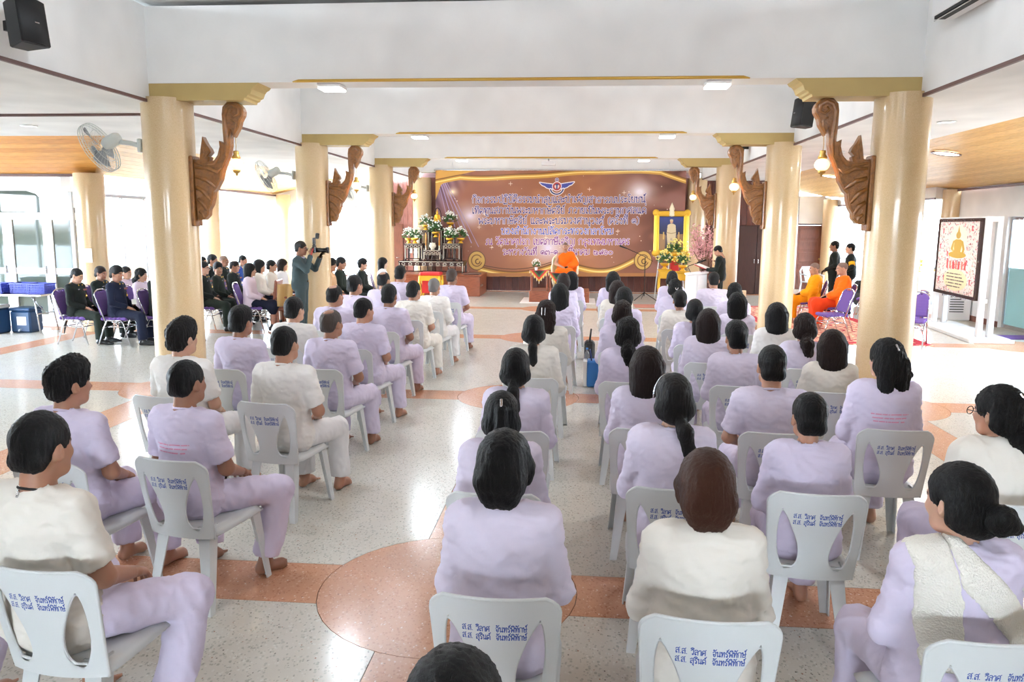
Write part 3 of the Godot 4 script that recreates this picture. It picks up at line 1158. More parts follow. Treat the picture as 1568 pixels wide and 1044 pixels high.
func strip(b: B, surf: Variant, lo: Array, hi: Array, ia: int, ib: int, s: float, n: int, th: float) -> void:
	for i in n:
		var xa0: float = lerpf(lo[ia], lo[ib] if ib >= 0 else 0.0, float(i) / n) * s
		var xb0: float = lerpf(lo[ia], lo[ib] if ib >= 0 else 0.0, float(i + 1) / n) * s
		var xa1: float = lerpf(hi[ia], hi[ib] if ib >= 0 else 0.0, float(i) / n) * s
		var xb1: float = lerpf(hi[ia], hi[ib] if ib >= 0 else 0.0, float(i + 1) / n) * s
		var back := V(0, 0, th)
		var p: Vector3 = surf.call(xa0, lo[0])
		var q: Vector3 = surf.call(xb0, lo[0])
		var r: Vector3 = surf.call(xb1, hi[0])
		var t: Vector3 = surf.call(xa1, hi[0])
		var u := func(v: Vector3): return Vector2((v.x + 0.22) / 0.44, (0.84 - v.y) / 0.44)
		var z := Vector2(0.02, 0.02)
		if s > 0:
			b.quad_uv(p + back, q + back, r + back, t + back, u.call(p), u.call(q), u.call(r), u.call(t))
			b.quad_uv(p, t, r, q, z, z, z, z)
		else:
			b.quad_uv(p + back, t + back, r + back, q + back, u.call(p), u.call(t), u.call(r), u.call(q))
			b.quad_uv(p, q, r, t, z, z, z, z)


func chair_leg(a: Vector3, e: Vector3, s: float, back: float) -> ArrayMesh:
	# an angle-shaped tapering leg: one web across, one along
	var b := B.new()
	var f: Variant = func(t: float, w: float, inx: float, inz: float) -> Vector3:
		return a.lerp(e, t) + V(-s * inx * w, 0, -back * inz * w)
	for k in 6:
		var t0 := k / 6.0
		var t1 := (k + 1) / 6.0
		var w0 := lerpf(0.072, 0.042, t0)
		var w1 := lerpf(0.072, 0.042, t1)
		var o0: Vector3 = f.call(t0, w0, 0, 0)
		var o1: Vector3 = f.call(t1, w1, 0, 0)
		var x0: Vector3 = f.call(t0, w0, 1, 0)
		var x1: Vector3 = f.call(t1, w1, 1, 0)
		var z0: Vector3 = f.call(t0, w0, 0, 1)
		var z1: Vector3 = f.call(t1, w1, 0, 1)
		var dx := V(-s * 0.008, 0, 0)
		var dz := V(0, 0, -back * 0.008)
		b.quad(o0, x0, x1, o1); b.quad(o0 + dz, o1 + dz, x1 + dz, x0 + dz)
		b.quad(o0, o1, z1, z0); b.quad(o0 + dx, z0 + dx, z1 + dx, o1 + dx)
		b.quad(x0, x0 + dz, x1 + dz, x1); b.quad(z0, z1, z1 + dx, z0 + dx)
	var eo: Vector3 = e
	b.quad(eo, eo + V(-s * 0.042, 0, 0), eo + V(-s * 0.042, 0, -back * 0.042), eo + V(0, 0, -back * 0.042))
	return b.done()


func banquet_chair() -> Node3D:
	# purple cushions on a folding chrome frame, facing -z
	var o := thing("banquet_chair", "", "chair", Vector3.ZERO, 0.0, "purple cushioned chairs with chrome frames")
	o.set_meta("base", "banquet_chair")
	var st := Field.new(V(-0.28, 0.38, -0.3), V(0.28, 0.5, 0.25), 0.013)
	st.cap(V(-0.18, 0.445, -0.2), V(0.18, 0.445, -0.2), 0.03, 0.03, 0.01)
	for i in 6: st.cap(V(-0.175, 0.445, -0.16 + i * 0.07), V(0.175, 0.445, -0.16 + i * 0.07), 0.032, 0.032, 0.03)
	part("seat", net_mesh(st.net()), M.purple, o)
	var bk := Field.new(V(-0.28, 0.46, 0.1), V(0.28, 0.98, 0.42), 0.013)
	for i in 8:
		var y := 0.52 + i * 0.05
		var w := 0.17 if i < 7 else 0.13
		bk.cap(V(-w, y, 0.2 + i * 0.014), V(w, y, 0.2 + i * 0.014), 0.03, 0.03, 0.03, V(0, 0, 1), 1.3)
	bk.cap(V(-0.06, 0.885, 0.2), V(-0.06, 0.885, 0.4), 0.018, 0.018, 0.0, Vector3.ZERO, 1.0, true)
	bk.cap(V(0, 0.885, 0.2), V(0, 0.885, 0.4), 0.018, 0.018, 0.0, Vector3.ZERO, 1.0, true)
	bk.cap(V(0.06, 0.885, 0.2), V(0.06, 0.885, 0.4), 0.018, 0.018, 0.0, Vector3.ZERO, 1.0, true)
	part("backrest", net_mesh(bk.net()), M.purple, o)
	for s in [-1.0, 1.0]:
		part("leg", B.new().smooth().tube([V(0.205 * s, 0.0, 0.27), V(0.205 * s, 0.3, 0.16), V(0.205 * s, 0.42, 0.1), V(0.2 * s, 0.42, -0.05)], 0.0125, 8).done(), M.chrome, o)
		part("leg", B.new().smooth().tube([V(0.205 * s, 0.0, -0.26), V(0.205 * s, 0.36, -0.17), V(0.205 * s, 0.415, -0.13), V(0.2 * s, 0.42, -0.02)], 0.0125, 8).done(), M.chrome, o)
	var pts := []
	for i in 15:
		var t := PI * i / 14
		pts.append(V(-0.2 * cos(t), 0.83 + 0.09 * sin(t), 0.285 + 0.02 * sin(t)))
	part("back_frame", B.new().smooth().tube([V(-0.205, 0.4, 0.13)] + pts + [V(0.205, 0.4, 0.13)], 0.012, 8).done(), M.chrome, o)
	part("stretcher", B.new().smooth().tube([V(-0.2, 0.3, -0.19), V(0.2, 0.3, -0.19)], 0.009, 6).tube([V(-0.2, 0.3, 0.155), V(0.2, 0.3, 0.155)], 0.009, 6).tube([V(-0.2, 0.31, -0.185), V(-0.2, 0.31, 0.155)], 0.008, 6).tube([V(0.2, 0.31, -0.185), V(0.2, 0.31, 0.155)], 0.008, 6).done(), M.chrome, o)
	part("underframe", B.new().smooth().tube([V(-0.1, 0.41, -0.18), V(-0.1, 0.36, 0.0), V(-0.1, 0.41, 0.16)], 0.007, 6).tube([V(0.1, 0.41, -0.18), V(0.1, 0.36, 0.0), V(0.1, 0.41, 0.16)], 0.007, 6).tube([V(-0.19, 0.4, -0.02), V(0.19, 0.4, -0.02)], 0.007, 6).done(), M.chrome, o)
	return o


# ---------------------------------------------------------------- fittings
func carved_bracket(at: Vector3, side: float, label: String) -> void:
	# gilded-brown carved wing on a column; its tip curls over towards the nave (local -x)
	var o := thing("carved_bracket", label, "bracket", at, 0.0 if side > 0 else PI, "carved wooden wing brackets on the columns")
	if not K.has("carved"):
		var raw := [490, 915, 440, 910, 410, 880, 405, 840, 385, 810, 370, 760, 365, 720, 345, 700, 310, 640, 295, 580, 270, 520, 245, 470, 232, 410, 228, 340, 222, 305, 206, 355, 185, 320, 165, 290, 155, 250, 132, 212, 128, 185, 137, 160, 165, 130, 205, 115, 245, 125, 275, 155, 283, 200, 282, 300, 278, 390, 292, 392, 311, 378, 308, 430, 325, 480, 355, 510, 388, 516, 380, 488, 395, 480, 371, 455, 380, 430, 400, 405, 428, 350, 440, 410, 446, 440, 455, 500, 480, 505, 497, 500]
		var poly := PackedVector2Array()
		for i in range(0, raw.size(), 2): poly.append(Vector2(-(520 - raw[i]) * 0.00172, (950 - raw[i + 1]) * 0.00172))
		K.carved = B.new().ext(poly, 0.12, Transform3D.IDENTITY, 0.014).done()
		K.carved_plate = B.new().box(V(-0.02, 0.4, 0), V(0.05, 0.82, 0.2), Transform3D.IDENTITY, 0.012).done()
		var g := B.new().smooth()
		for zs in [-1.0, 1.0]:
			var z: float = 0.06 * zs
			var q: Variant = func(x: float, y: float) -> Vector3: return V(-(520 - x) * 0.00172, (950 - y) * 0.00172, z)
			# scrolls and ribs of the carving, half sunk in its faces
			g.tube([q.call(480, 560), q.call(400, 560), q.call(330, 590), q.call(300, 560)], [0.018, 0.028, 0.024, 0.01], 6)
			g.tube([q.call(480, 620), q.call(410, 640), q.call(350, 690)], [0.024, 0.03, 0.014], 6)
			g.tube([q.call(480, 690), q.call(430, 720), q.call(390, 780)], [0.024, 0.03, 0.014], 6)
			g.tube([q.call(480, 770), q.call(440, 800), q.call(415, 850)], [0.022, 0.028, 0.012], 6)
			g.tube([q.call(470, 850), q.call(445, 870), q.call(440, 895)], [0.018, 0.024, 0.01], 6)
			g.tube([q.call(262, 480), q.call(252, 400), q.call(255, 300), q.call(262, 210), q.call(240, 160), q.call(200, 145), q.call(165, 170), q.call(165, 205), q.call(195, 220), q.call(220, 195), q.call(205, 175)], [0.014, 0.022, 0.026, 0.028, 0.028, 0.028, 0.026, 0.022, 0.02, 0.016, 0.01], 6)
			g.tube([q.call(215, 240), q.call(185, 260), q.call(190, 300), q.call(205, 330)], [0.012, 0.016, 0.012, 0.006], 6)
			g.tube([q.call(425, 500), q.call(410, 455), q.call(425, 400)], [0.012, 0.014, 0.006], 6)
			g.tube([q.call(300, 420), q.call(310, 480), q.call(350, 535), q.call(420, 540), q.call(480, 525)], [0.008, 0.02, 0.024, 0.02, 0.014], 6)
		K.carved_relief = g.done()
	part("wing", K.carved, M.carved_wood, o)
	part("scrollwork", K.carved_relief, M.carved_wood, o)
	part("backing_plate", K.carved_plate, M.carved_wood, o)


func lantern(at: Vector3, label: String) -> void:
	# a small glass globe lantern on a wire, hanging from a bracket's tip; at: the wire's top
	var o := thing("hanging_lantern", label, "lantern", at, 0.0, "globe lanterns hanging from the carved brackets")
	part("wire", B.new().smooth().tube([V(0, 0.03, 0), V(0.004, -0.07, 0), V(0, -0.13, 0)], 0.004, 5).done(), M.brass, o)
	part("cap", B.new().smooth().lathe([[0.0, -0.13], [0.03, -0.13], [0.034, -0.15], [0.03, -0.17], [0.05, -0.2], [0.052, -0.215], [0.04, -0.22]].map(func(e): return [e[0], -e[1] - 0.35]), 14, Transform3D(Basis.from_scale(V(1, -1, 1)), V(0, -0.35, 0))).done(), M.brass, o)
	part("globe_light", B.new().smooth().ball(V(0, -0.285, 0), V(0.082, 0.07, 0.082), 16).done(), M.globe, o)
	part("foot", B.new().smooth().lathe([[0.0, -0.42], [0.012, -0.41], [0.012, -0.39], [0.04, -0.375], [0.042, -0.35], [0.0, -0.345]], 12).done(), M.brass, o)
	var l := OmniLight3D.new()
	l.name = "lantern_lamp"
	o.add_child(l, true)
	l.position = V(0, -0.285, 0)
	l.light_color = Color(1.0, 0.8, 0.5)
	l.light_energy = 0.25
	l.light_size = 0.07
	l.omni_range = 30.0
	l.omni_attenuation = 2.0
	l.shadow_enabled = true


func led_panel(at: Vector3, label: String) -> void:
	var o := thing("ceiling_light", label, "light", at, 0.0, "square lights under the cross beams")
	part("housing", B.new().box(V(0, -0.02, 0), V(0.27, 0.04, 0.27), Transform3D.IDENTITY, 0.006).done(), M.white_gloss, o)
	part("diffuser_light", B.new().box(V(0, -0.05, 0), V(0.255, 0.02, 0.255), Transform3D.IDENTITY, 0.004).done(), M.led, o)
	var l := AreaLight3D.new()
	l.name = "panel_lamp"
	o.add_child(l, true)
	l.position = V(0, -0.068, 0)
	l.rotation.x = -PI / 2
	l.area_size = Vector2(0.25, 0.25)
	l.light_color = Color(0.92, 0.96, 1.0)
	l.light_energy = 5.0
	l.area_range = 40.0
	l.area_attenuation = 2.0
	l.shadow_enabled = true


func globe_lamp(at: Vector3, label: String, power: float) -> void:
	var o := thing("globe_lamp", label, "lamp", at, 0.0, "white globe lamps of the nave")
	part("stem", B.new().smooth().tube([V(0, 0, 0), V(0, -0.06, 0)], 0.015, 8).done(), M.brass, o)
	part("globe_light", B.new().smooth().ball(V(0, -0.17, 0), V(0.13, 0.12, 0.13), 18).done(), M.led, o)
	var l := OmniLight3D.new()
	l.name = "globe_bulb"
	o.add_child(l, true)
	l.position = V(0, -0.17, 0)
	l.light_color = Color(0.9, 0.95, 1.0)
	l.light_energy = power
	l.light_size = 0.12
	l.omni_range = 40.0
	l.omni_attenuation = 2.0
	l.shadow_enabled = true


func round_light(at: Vector3, tilt: float, r: float, label: String, power: float) -> void:
	var o := thing("recessed_light", label, "light", at, 0.0, "round recessed ceiling lights")
	o.rotation.z = tilt
	part("rim", B.new().smooth().lathe([[r, -0.012], [r + 0.035, -0.016], [r + 0.04, 0.0], [r, 0.004], [r, -0.012]], 24).done(), M.rim_dark if r > 0.1 else M.white_gloss, o)
	part("lens_light", B.new().lathe([[0.0, -0.006], [r, -0.006], [r, 0.002], [0.0, 0.002]], 24).done(), M.led, o)
	var l := AreaLight3D.new()
	l.name = "round_lamp"
	o.add_child(l, true)
	l.position = V(0, -0.02, 0)
	l.rotation.x = -PI / 2
	l.area_size = Vector2(r * 1.7, r * 1.7)
	l.light_energy = power
	l.area_range = 40.0
	l.area_attenuation = 2.0
	l.shadow_enabled = true


func wall_fan(at: Vector3, turn: float, label: String) -> void:
	# motor head towards the column, cage facing local -z and a little down
	var o := thing("wall_fan", label, "fan", at, turn)
	part("arm", B.new().smooth().tube([V(0, -0.05, 0.42), V(0, -0.02, 0.3), V(0, 0.0, 0.12)], 0.028, 8).box(V(0, -0.05, 0.43), V(0.12, 0.16, 0.05), Transform3D.IDENTITY, 0.01).done(), M.fan_grey, o)
	var tilt := T(V(0, 0, 0.05), 0, -0.45)
	part("motor", B.new().smooth().lathe([[0.0, -0.12], [0.06, -0.11], [0.075, -0.06], [0.075, 0.06], [0.055, 0.1], [0.0, 0.11]], 16, tilt * T(V(0, 0, 0.02), 0, PI / 2)).done(), M.fan_grey, o)
	var b := B.new().smooth()
	for r in [[0.3, -0.13], [0.302, -0.16], [0.3, -0.19], [0.2, -0.215], [0.1, -0.225], [0.2, -0.105], [0.1, -0.1]]:
		var ring := []
		for i in 32: ring.append(tilt * V(r[0] * cos(TAU * i / 32), r[0] * sin(TAU * i / 32), r[1]))
		b.tube(ring, 0.005 if r[0] > 0.25 else 0.003, 5, true)
	for i in 36:
		var c := cos(TAU * i / 36)
		var s := sin(TAU * i / 36)
		b.tube([tilt * V(0.05 * c, 0.05 * s, -0.228), tilt * V(0.2 * c, 0.2 * s, -0.215), tilt * V(0.3 * c, 0.3 * s, -0.18), tilt * V(0.3 * c, 0.3 * s, -0.14), tilt * V(0.2 * c, 0.2 * s, -0.105), tilt * V(0.07 * c, 0.07 * s, -0.1)], 0.0018, 4)
	part("cage", b.done(), M.fan_grey, o)
	part("hub_cap", B.new().smooth().lathe([[0.0, 0.01], [0.06, 0.0], [0.06, -0.012], [0.0, -0.014]].map(func(e): return [e[0], -e[1]]), 16, tilt * T(V(0, 0, -0.228), 0, -PI / 2)).done(), M.fan_dark, o)
	for i in 3:
		var bl := B.new().smooth()
		var f: Variant = func(u: float, v: float) -> Vector3:
			var a := TAU * i / 3.0 + (u - 0.5) * (1.1 - 0.3 * v)
			var r := 0.05 + 0.22 * v
			return tilt * V(r * cos(a), r * sin(a), -0.16 + (u - 0.5) * 0.06)
		bl.sheet(f, 6, 5, 0.003)
		part("blade", bl.done(), M.fan_dark, o)


func loudspeaker(at: Vector3, turn: float, tilt: float, label: String, s := 1.0) -> void:
	var o := thing("loudspeaker", label, "speaker", at, turn)
	o.scale = Vector3.ONE * s
	var x := T(Vector3.ZERO, 0, tilt)
	var poly := PackedVector2Array()
	for p in [[-0.17, 0.12], [0.17, 0.12], [0.1, -0.13], [-0.1, -0.13]]: poly.append(Vector2(p[0], p[1]))
	part("cabinet", B.new().ext(poly, 0.46, x * T(Vector3.ZERO, 0, -PI / 2), 0.015).done(), M.speaker, o)
	var g := B.new().smooth()
	g.sheet(func(u, v): return x * V((u - 0.5) * 0.33, (v - 0.5) * 0.44, -0.125 - 0.045 * sin(PI * u)), 10, 2, -0.012)
	part("grille", g.done(), M.speaker_grille, o)
	part("badge", B.new().box(V(0, -0.02, -0.176), V(0.05, 0.012, 0.006), x).done(), M.silver, o)
	part("bracket", B.new().box(V(0, 0, 0.19), V(0.05, 0.1, 0.16)).done(), M.speaker, o)


# ---------------------------------------------------------------- flowers
var sprig := RandomNumberGenerator.new()


func bouquet(at: Vector3, label: String, petals: Material, size := 1.0, pot := "gold") -> void:
	# a footed bowl with a dome of leaves and small blossoms
	var o := thing("flower_vase", label, "flower arrangement", at, 0.0, "flower arrangements")
	o.scale = Vector3.ONE * size
	if pot == "gold":
		part("bowl", B.new().smooth().lathe([[0.0, 0.0], [0.07, 0.0], [0.075, 0.015], [0.04, 0.05], [0.035, 0.07], [0.1, 0.1], [0.12, 0.15], [0.105, 0.155], [0.0, 0.14]], 18).done(), M.gold, o)
	else:
		part("bowl", B.new().smooth().lathe([[0.0, 0.0], [0.05, 0.0], [0.065, 0.05], [0.07, 0.12], [0.06, 0.125], [0.0, 0.12]], 16).done(), M.white_gloss, o)
	sprig.seed = int(at.x * 977 + at.y * 311 + at.z * 131)
	var lf := B.new()
	for i in 130:
		var a := sprig.randf() * TAU
		var e := sprig.randf_range(-0.2, 1.35)
		var d := V(cos(a) * cos(e), sin(e), sin(a) * cos(e))
		var c := V(0, 0.2, 0) + d * sprig.randf_range(0.08, 0.2)
		var side := d.cross(V(sprig.randf() - 0.5, sprig.randf() - 0.5, sprig.randf() - 0.5)).normalized() * 0.018
		lf.quad(c - d * 0.03, c - side, c + d * 0.06, c + side)
	part("leaves", lf.done(), M.leaf, o)
	var fl := B.new().smooth()
	for i in 46:
		var a := sprig.randf() * TAU
		var e := sprig.randf_range(0.0, 1.5)
		var d := V(cos(a) * cos(e), sin(e) * 1.15, sin(a) * cos(e))
		var c := V(0, 0.22, 0) + d * sprig.randf_range(0.17, 0.25)
		fl.ball(c, V(0.022, 0.018, 0.022), 6)
	var bl := part("blossoms", fl.done(), petals, o)
	tag(bl, "", "", "", "stuff")


# ---------------------------------------------------------------- altar furniture
func altar_table(at: Vector3, s: Vector3, label: String, frets: int) -> void:
	# dark table with pale inlay: top, pierced apron, legs
	var o := thing("altar_table", label, "table", at, 0.0, "inlaid altar tables")
	part("top", B.new().box(V(0, s.y - 0.02, 0), V(s.x, 0.04, s.z), Transform3D.IDENTITY, 0.008).done(), M.lacquer, o)
	part("apron", B.new().box(V(0, s.y - 0.09, s.z / 2 - 0.03), V(s.x - 0.04, 0.1, 0.02)).box(V(s.x / 2 - 0.03, s.y - 0.09, 0), V(0.02, 0.1, s.z - 0.06)).box(V(-s.x / 2 + 0.03, s.y - 0.09, 0), V(0.02, 0.1, s.z - 0.06)).done(), M.lacquer, o)
	for x in [-1.0, 1.0]:
		for z in [-1.0, 1.0]:
			part("leg", B.new().box(V(x * (s.x / 2 - 0.035), s.y / 2 - 0.02, z * (s.z / 2 - 0.035)), V(0.05, s.y - 0.04, 0.05), Transform3D.IDENTITY, 0.006).done(), M.lacquer, o)
	part("rail", B.new().box(V(0, 0.06, s.z / 2 - 0.035), V(s.x - 0.06, 0.035, 0.025)).done(), M.lacquer, o)
	var g := B.new().smooth()
	var w := s.x - 0.1
	for i in frets:
		var cx := -w / 2 + w * (i + 0.5) / frets
		var r := minf(w / frets * 0.36, 0.05)
		var ring := []
		for k in 12: ring.append(V(cx + r * cos(TAU * k / 12), s.y - 0.085 + 0.032 * sin(TAU * k / 12), s.z / 2 - 0.016))
		g.tube(ring, 0.006, 5, true)
		g.tube([V(cx - r * 1.2, s.y - 0.13, s.z / 2 - 0.016), V(cx, s.y - 0.15, s.z / 2 - 0.016), V(cx + r * 1.2, s.y - 0.13, s.z / 2 - 0.016)], 0.005, 5)
	g.box(V(0, s.y - 0.02, s.z / 2 + 0.001), V(s.x - 0.06, 0.012, 0.004))
	part("inlay", g.done(), M.pearl, o)
	if s.y > 0.3:
		for i in frets + 1:
			var cx := -w / 2 + w * i / frets
			part("spindle", B.new().smooth().lathe([[0.008, 0.07], [0.014, s.y * 0.35], [0.008, s.y * 0.5], [0.014, s.y - 0.2], [0.008, s.y - 0.14]], 6, T(V(cx, 0, s.z / 2 - 0.035))).done(), M.lacquer, o)
		part("inlay", B.new().box(V(-s.x / 2 + 0.035, s.y / 2, s.z / 2 - 0.008), V(0.016, s.y - 0.12, 0.004)).box(V(s.x / 2 - 0.035, s.y / 2, s.z / 2 - 0.008), V(0.016, s.y - 0.12, 0.004)).done(), M.pearl, o)


# ---------------------------------------------------------------- colours
func palette() -> void:
	var grain := noise_tex(256, 0.02, 5, [[0.0, Color(0.72, 0.72, 0.72)], [0.5, Color(0.92, 0.92, 0.92)], [1.0, Color.WHITE]], 4)
	var patch := noise_tex(256, 0.01, 9, [[0.0, Color(0.93, 0.93, 0.93)], [1.0, Color.WHITE]], 3)
	var weave := noise_tex(256, 0.05, 12, [], 5)
	var soft := noise_tex(256, 0.012, 15, [], 3)
	tex(mat("plaster", rgb(244, 243, 240), 0.85, 0.0, 0.3), patch, V(0.3, 0.3, 0.3), true)
	mat("white_gloss", rgb(240, 240, 240), 0.3)
	mat("white_paint", rgb(240, 241, 241), 0.45)
	mat("window_frame", rgb(196, 194, 194), 0.5)
	tex(mat("olive", rgb(192, 166, 106), 0.6), patch, V(0.6, 0.6, 0.6), true)
	mat("gilt_trim", rgb(200, 160, 70), 0.35, 0.35)
	mat("dark_trim", rgb(96, 66, 60), 0.5)
	mat("rim_dark", rgb(110, 72, 50), 0.4)
	# columns of cast marble, terrazzo floor
	var cm := mat("column_stone", Color.WHITE, 0.34)
	tex(cm, speckle(512, rgb(204, 176, 134), [[7000, rgb(192, 162, 118), 2, 5], [3600, rgb(214, 190, 154), 2, 4], [500, rgb(178, 146, 104), 1, 3]], 4), V(2.2, 2.2, 2.2), true)
	cm.clearcoat_enabled = true
	cm.clearcoat = 0.35
	cm.clearcoat_roughness = 0.06
	var fg := mat("terrazzo_grey", Color.WHITE, 0.2)
	tex(fg, speckle(1024, rgb(212, 208, 197), [[5200, rgb(176, 176, 164), 2, 7], [3600, rgb(222, 221, 212), 2, 6], [800, rgb(116, 112, 104), 2, 4], [420, rgb(152, 112, 92), 2, 4]], 6), V(0.55, 0.55, 0.55), true)
	var fo := mat("terrazzo_orange", Color.WHITE, 0.22)
	tex(fo, speckle(1024, rgb(203, 150, 118), [[5200, rgb(184, 126, 96), 2, 7], [2600, rgb(222, 178, 150), 2, 6], [700, rgb(236, 214, 196), 2, 5], [400, rgb(140, 96, 76), 2, 4]], 7), V(0.55, 0.55, 0.55), true)
	for m in [fg, fo]:
		m.roughness_texture = noise_tex(256, 0.02, 31, [[0.0, Color(0.75, 0.75, 0.75)], [1.0, Color.WHITE]], 4)
	mat("joint", rgb(90, 82, 74), 0.7)
	# woods
	var wg := noise_tex(256, 0.03, 18, [[0.0, Color(0.78, 0.74, 0.7)], [0.55, Color(0.95, 0.94, 0.92)], [1.0, Color.WHITE]], 5)
	for i in 3: tex(mat("ceiling_wood_%d" % i, [rgb(222, 176, 104), rgb(214, 166, 94), rgb(228, 184, 114)][i], 0.42), wg, V(6.0, 6.0, 0.4), true)
	for i in 3: tex(mat("lobby_wood_%d" % i, [rgb(212, 148, 70), rgb(204, 138, 60), rgb(218, 156, 80)][i], 0.42), wg, V(0.4, 6.0, 6.0), true)
	tex(mat("coffer_wood", rgb(198, 160, 122), 0.5), wg, V(0.4, 6.0, 6.0), true)
	var cw := tex(mat("carved_wood", rgb(150, 96, 42), 0.3), grain, V(3, 3, 3), true)
	relief(cw, weave, 0.35)
	cw.clearcoat_enabled = true
	cw.clearcoat = 0.6
	cw.clearcoat_roughness = 0.15
	for i in 3: tex(mat("panel_wood_%d" % i, [rgb(104, 56, 46), rgb(94, 50, 42), rgb(112, 62, 50)][i], 0.4), wg, V(5.0, 0.4, 5.0), true)
	for i in 2: tex(mat("rose_wood_%d" % i, [rgb(170, 116, 108), rgb(160, 106, 98)][i], 0.45), wg, V(5.0, 0.4, 5.0), true)
	tex(mat("dark_door", rgb(62, 32, 26), 0.4), wg, V(5.0, 0.4, 5.0), true)
	tex(mat("brown_door", rgb(124, 72, 52), 0.4), wg, V(5.0, 0.4, 5.0), true)
	tex(mat("stage_wood", rgb(150, 82, 52), 0.35), wg, V(0.6, 4.0, 4.0), true)
	mat("lacquer", rgb(52, 28, 24), 0.25)
	mat("pearl", rgb(214, 206, 186), 0.3)
	mat("baseboard", rgb(112, 62, 48), 0.45)
	# metals and small stuff
	mat("chrome", rgb(216, 216, 220), 0.14, 1.0)
	mat("silver", rgb(210, 210, 214), 0.25, 0.9)
	mat("gold", rgb(226, 176, 62), 0.28, 0.85)
	mat("gilt_frame", rgb(222, 176, 58), 0.35, 0.6)
	mat("brass", rgb(186, 146, 76), 0.35, 0.7)
	mat("ivory", rgb(232, 222, 190), 0.4)
	mat("black_gloss", rgb(22, 22, 24), 0.25)
	mat("speaker", rgb(26, 26, 27), 0.55)
	mat("speaker_grille", rgb(16, 16, 17), 0.7)
	mat("fan_grey", rgb(206, 210, 206), 0.4)
	mat("fan_dark", rgb(150, 154, 158), 0.4)
	mat("paper", rgb(242, 240, 234), 0.8)
	mat("red", rgb(196, 38, 36), 0.6)
	mat("cord", rgb(28, 24, 24), 0.8)
	mat("candle", rgb(232, 150, 60), 0.4)
	mat("eye", Color.WHITE, 0.15).vertex_color_use_as_albedo = true
	mat("shoe", rgb(18, 18, 20), 0.28)
	# plastic of the chairs
	var cp := mat("chair_print", Color.WHITE, 0.42)
	cp.albedo_texture = chair_print()
	mat("chair_plain", rgb(214, 217, 217), 0.42)
	# cloths
	var cloth := {"lavender": rgb(213, 203, 224), "lilac": rgb(206, 196, 219), "pale_lavender": rgb(218, 209, 227), "white_cloth": rgb(230, 228, 228), "cream": rgb(228, 222, 212), "warm_white": rgb(233, 229, 224),
		"uniform": rgb(34, 38, 36), "uniform_green": rgb(40, 46, 40), "navy": rgb(32, 36, 54), "royal": rgb(48, 70, 130), "tan": rgb(196, 158, 122), "grey_uniform": rgb(62, 74, 76), "shirt_rose": rgb(224, 206, 220),
		"orange_robe": rgb(232, 102, 22), "deep_orange": rgb(206, 62, 24), "yellow_robe": rgb(230, 146, 18), "purple": rgb(106, 80, 142), "crochet": rgb(238, 234, 224), "shawl": rgb(234, 228, 218), "armband": rgb(242, 178, 44), "white_linen": rgb(240, 240, 244)}
	for k in cloth:
		var m := mat(k, cloth[k], 0.85, 0.0, 0.25)
		m.uv1_triplanar = true
		m.uv1_scale = V(5, 5, 5)
		m.rim_enabled = true
		m.rim = 0.25
		relief(m, soft, 0.12)
	relief(M.crochet, noise_tex(256, 0.12, 44, [], 2, false, 4.0, FastNoiseLite.TYPE_CELLULAR), 0.5)
	relief(M.purple, weave, 0.1)
	var pl := mat("lavender_print", Color.WHITE, 0.85, 0.0, 0.25)
	pl.albedo_texture = shirt_print(rgb(213, 203, 224))
	pl.texture_repeat = false
	mat("braid", rgb(60, 56, 40), 0.6)
	mat("braid_dark", rgb(30, 32, 32), 0.7)
	mat("ribbon", rgb(150, 96, 90), 0.7)
	# hair
	var strand := noise_tex(256, 0.06, 23, [], 3)
	var hs := {"hair_black": rgb(13, 12, 12), "hair_soft_black": rgb(22, 19, 18), "hair_dark_brown": rgb(36, 24, 21), "hair_brown": rgb(70, 40, 27), "hair_grey": rgb(128, 124, 122), "hair_greying": rgb(74, 62, 56), "stubble": rgb(116, 94, 84)}
	for k in hs:
		var m := mat(k, hs[k], 0.48, 0.0, 0.36)
		m.uv1_triplanar = true
		m.uv1_scale = V(34, 3, 34)
		relief(m, strand, 0.7 if k != "stubble" else 0.05)
	M.stubble.roughness = 0.7
	# lamps, glass, plants
	var led := mat("led", rgb(255, 255, 255), 0.4)
	led.emission_enabled = true
	led.emission = Color(1, 1, 0.98)
	led.emission_energy_multiplier = 6.0
	var globe := mat("globe", rgb(255, 246, 226), 0.3)
	globe.emission_enabled = true
	globe.emission = Color(1.0, 0.9, 0.66)
	globe.emission_energy_multiplier = 1.6
	var glass := mat("glass", Color(0.92, 0.97, 0.97, 0.12), 0.02)
	glass.transparency = BaseMaterial3D.TRANSPARENCY_ALPHA
	var tint := mat("tinted_glass", Color(0.3, 0.33, 0.29, 0.995), 0.03)
	tint.transparency = BaseMaterial3D.TRANSPARENCY_ALPHA
	var teal := mat("frosted_teal", Color(0.62, 0.82, 0.8, 0.82), 0.35)
	teal.transparency = BaseMaterial3D.TRANSPARENCY_ALPHA
	mat("mosaic", rgb(126, 96, 78), 0.4)
	mat("leaf", rgb(58, 100, 46), 0.55)
	mat("petal_white", rgb(240, 240, 232), 0.7)
	mat("petal_yellow", rgb(240, 224, 130), 0.7)
	mat("petal_pink", rgb(232, 178, 178), 0.7)
	mat("twig", rgb(120, 88, 70), 0.8)
	mat("blue_plastic", rgb(52, 66, 170), 0.4)
	mat("cooler_blue", rgb(34, 66, 104), 0.4)
	mat("bag_blue", rgb(48, 120, 190), 0.5)
	mat("bag_black", rgb(26, 26, 28), 0.6)
	tex(mat("marble_white", rgb(236, 234, 230), 0.25), patch, V(2, 2, 2), true)
	mat("outside_stone", rgb(176, 172, 164), 0.85)
	mat("outside_green", rgb(150, 166, 140), 0.9)


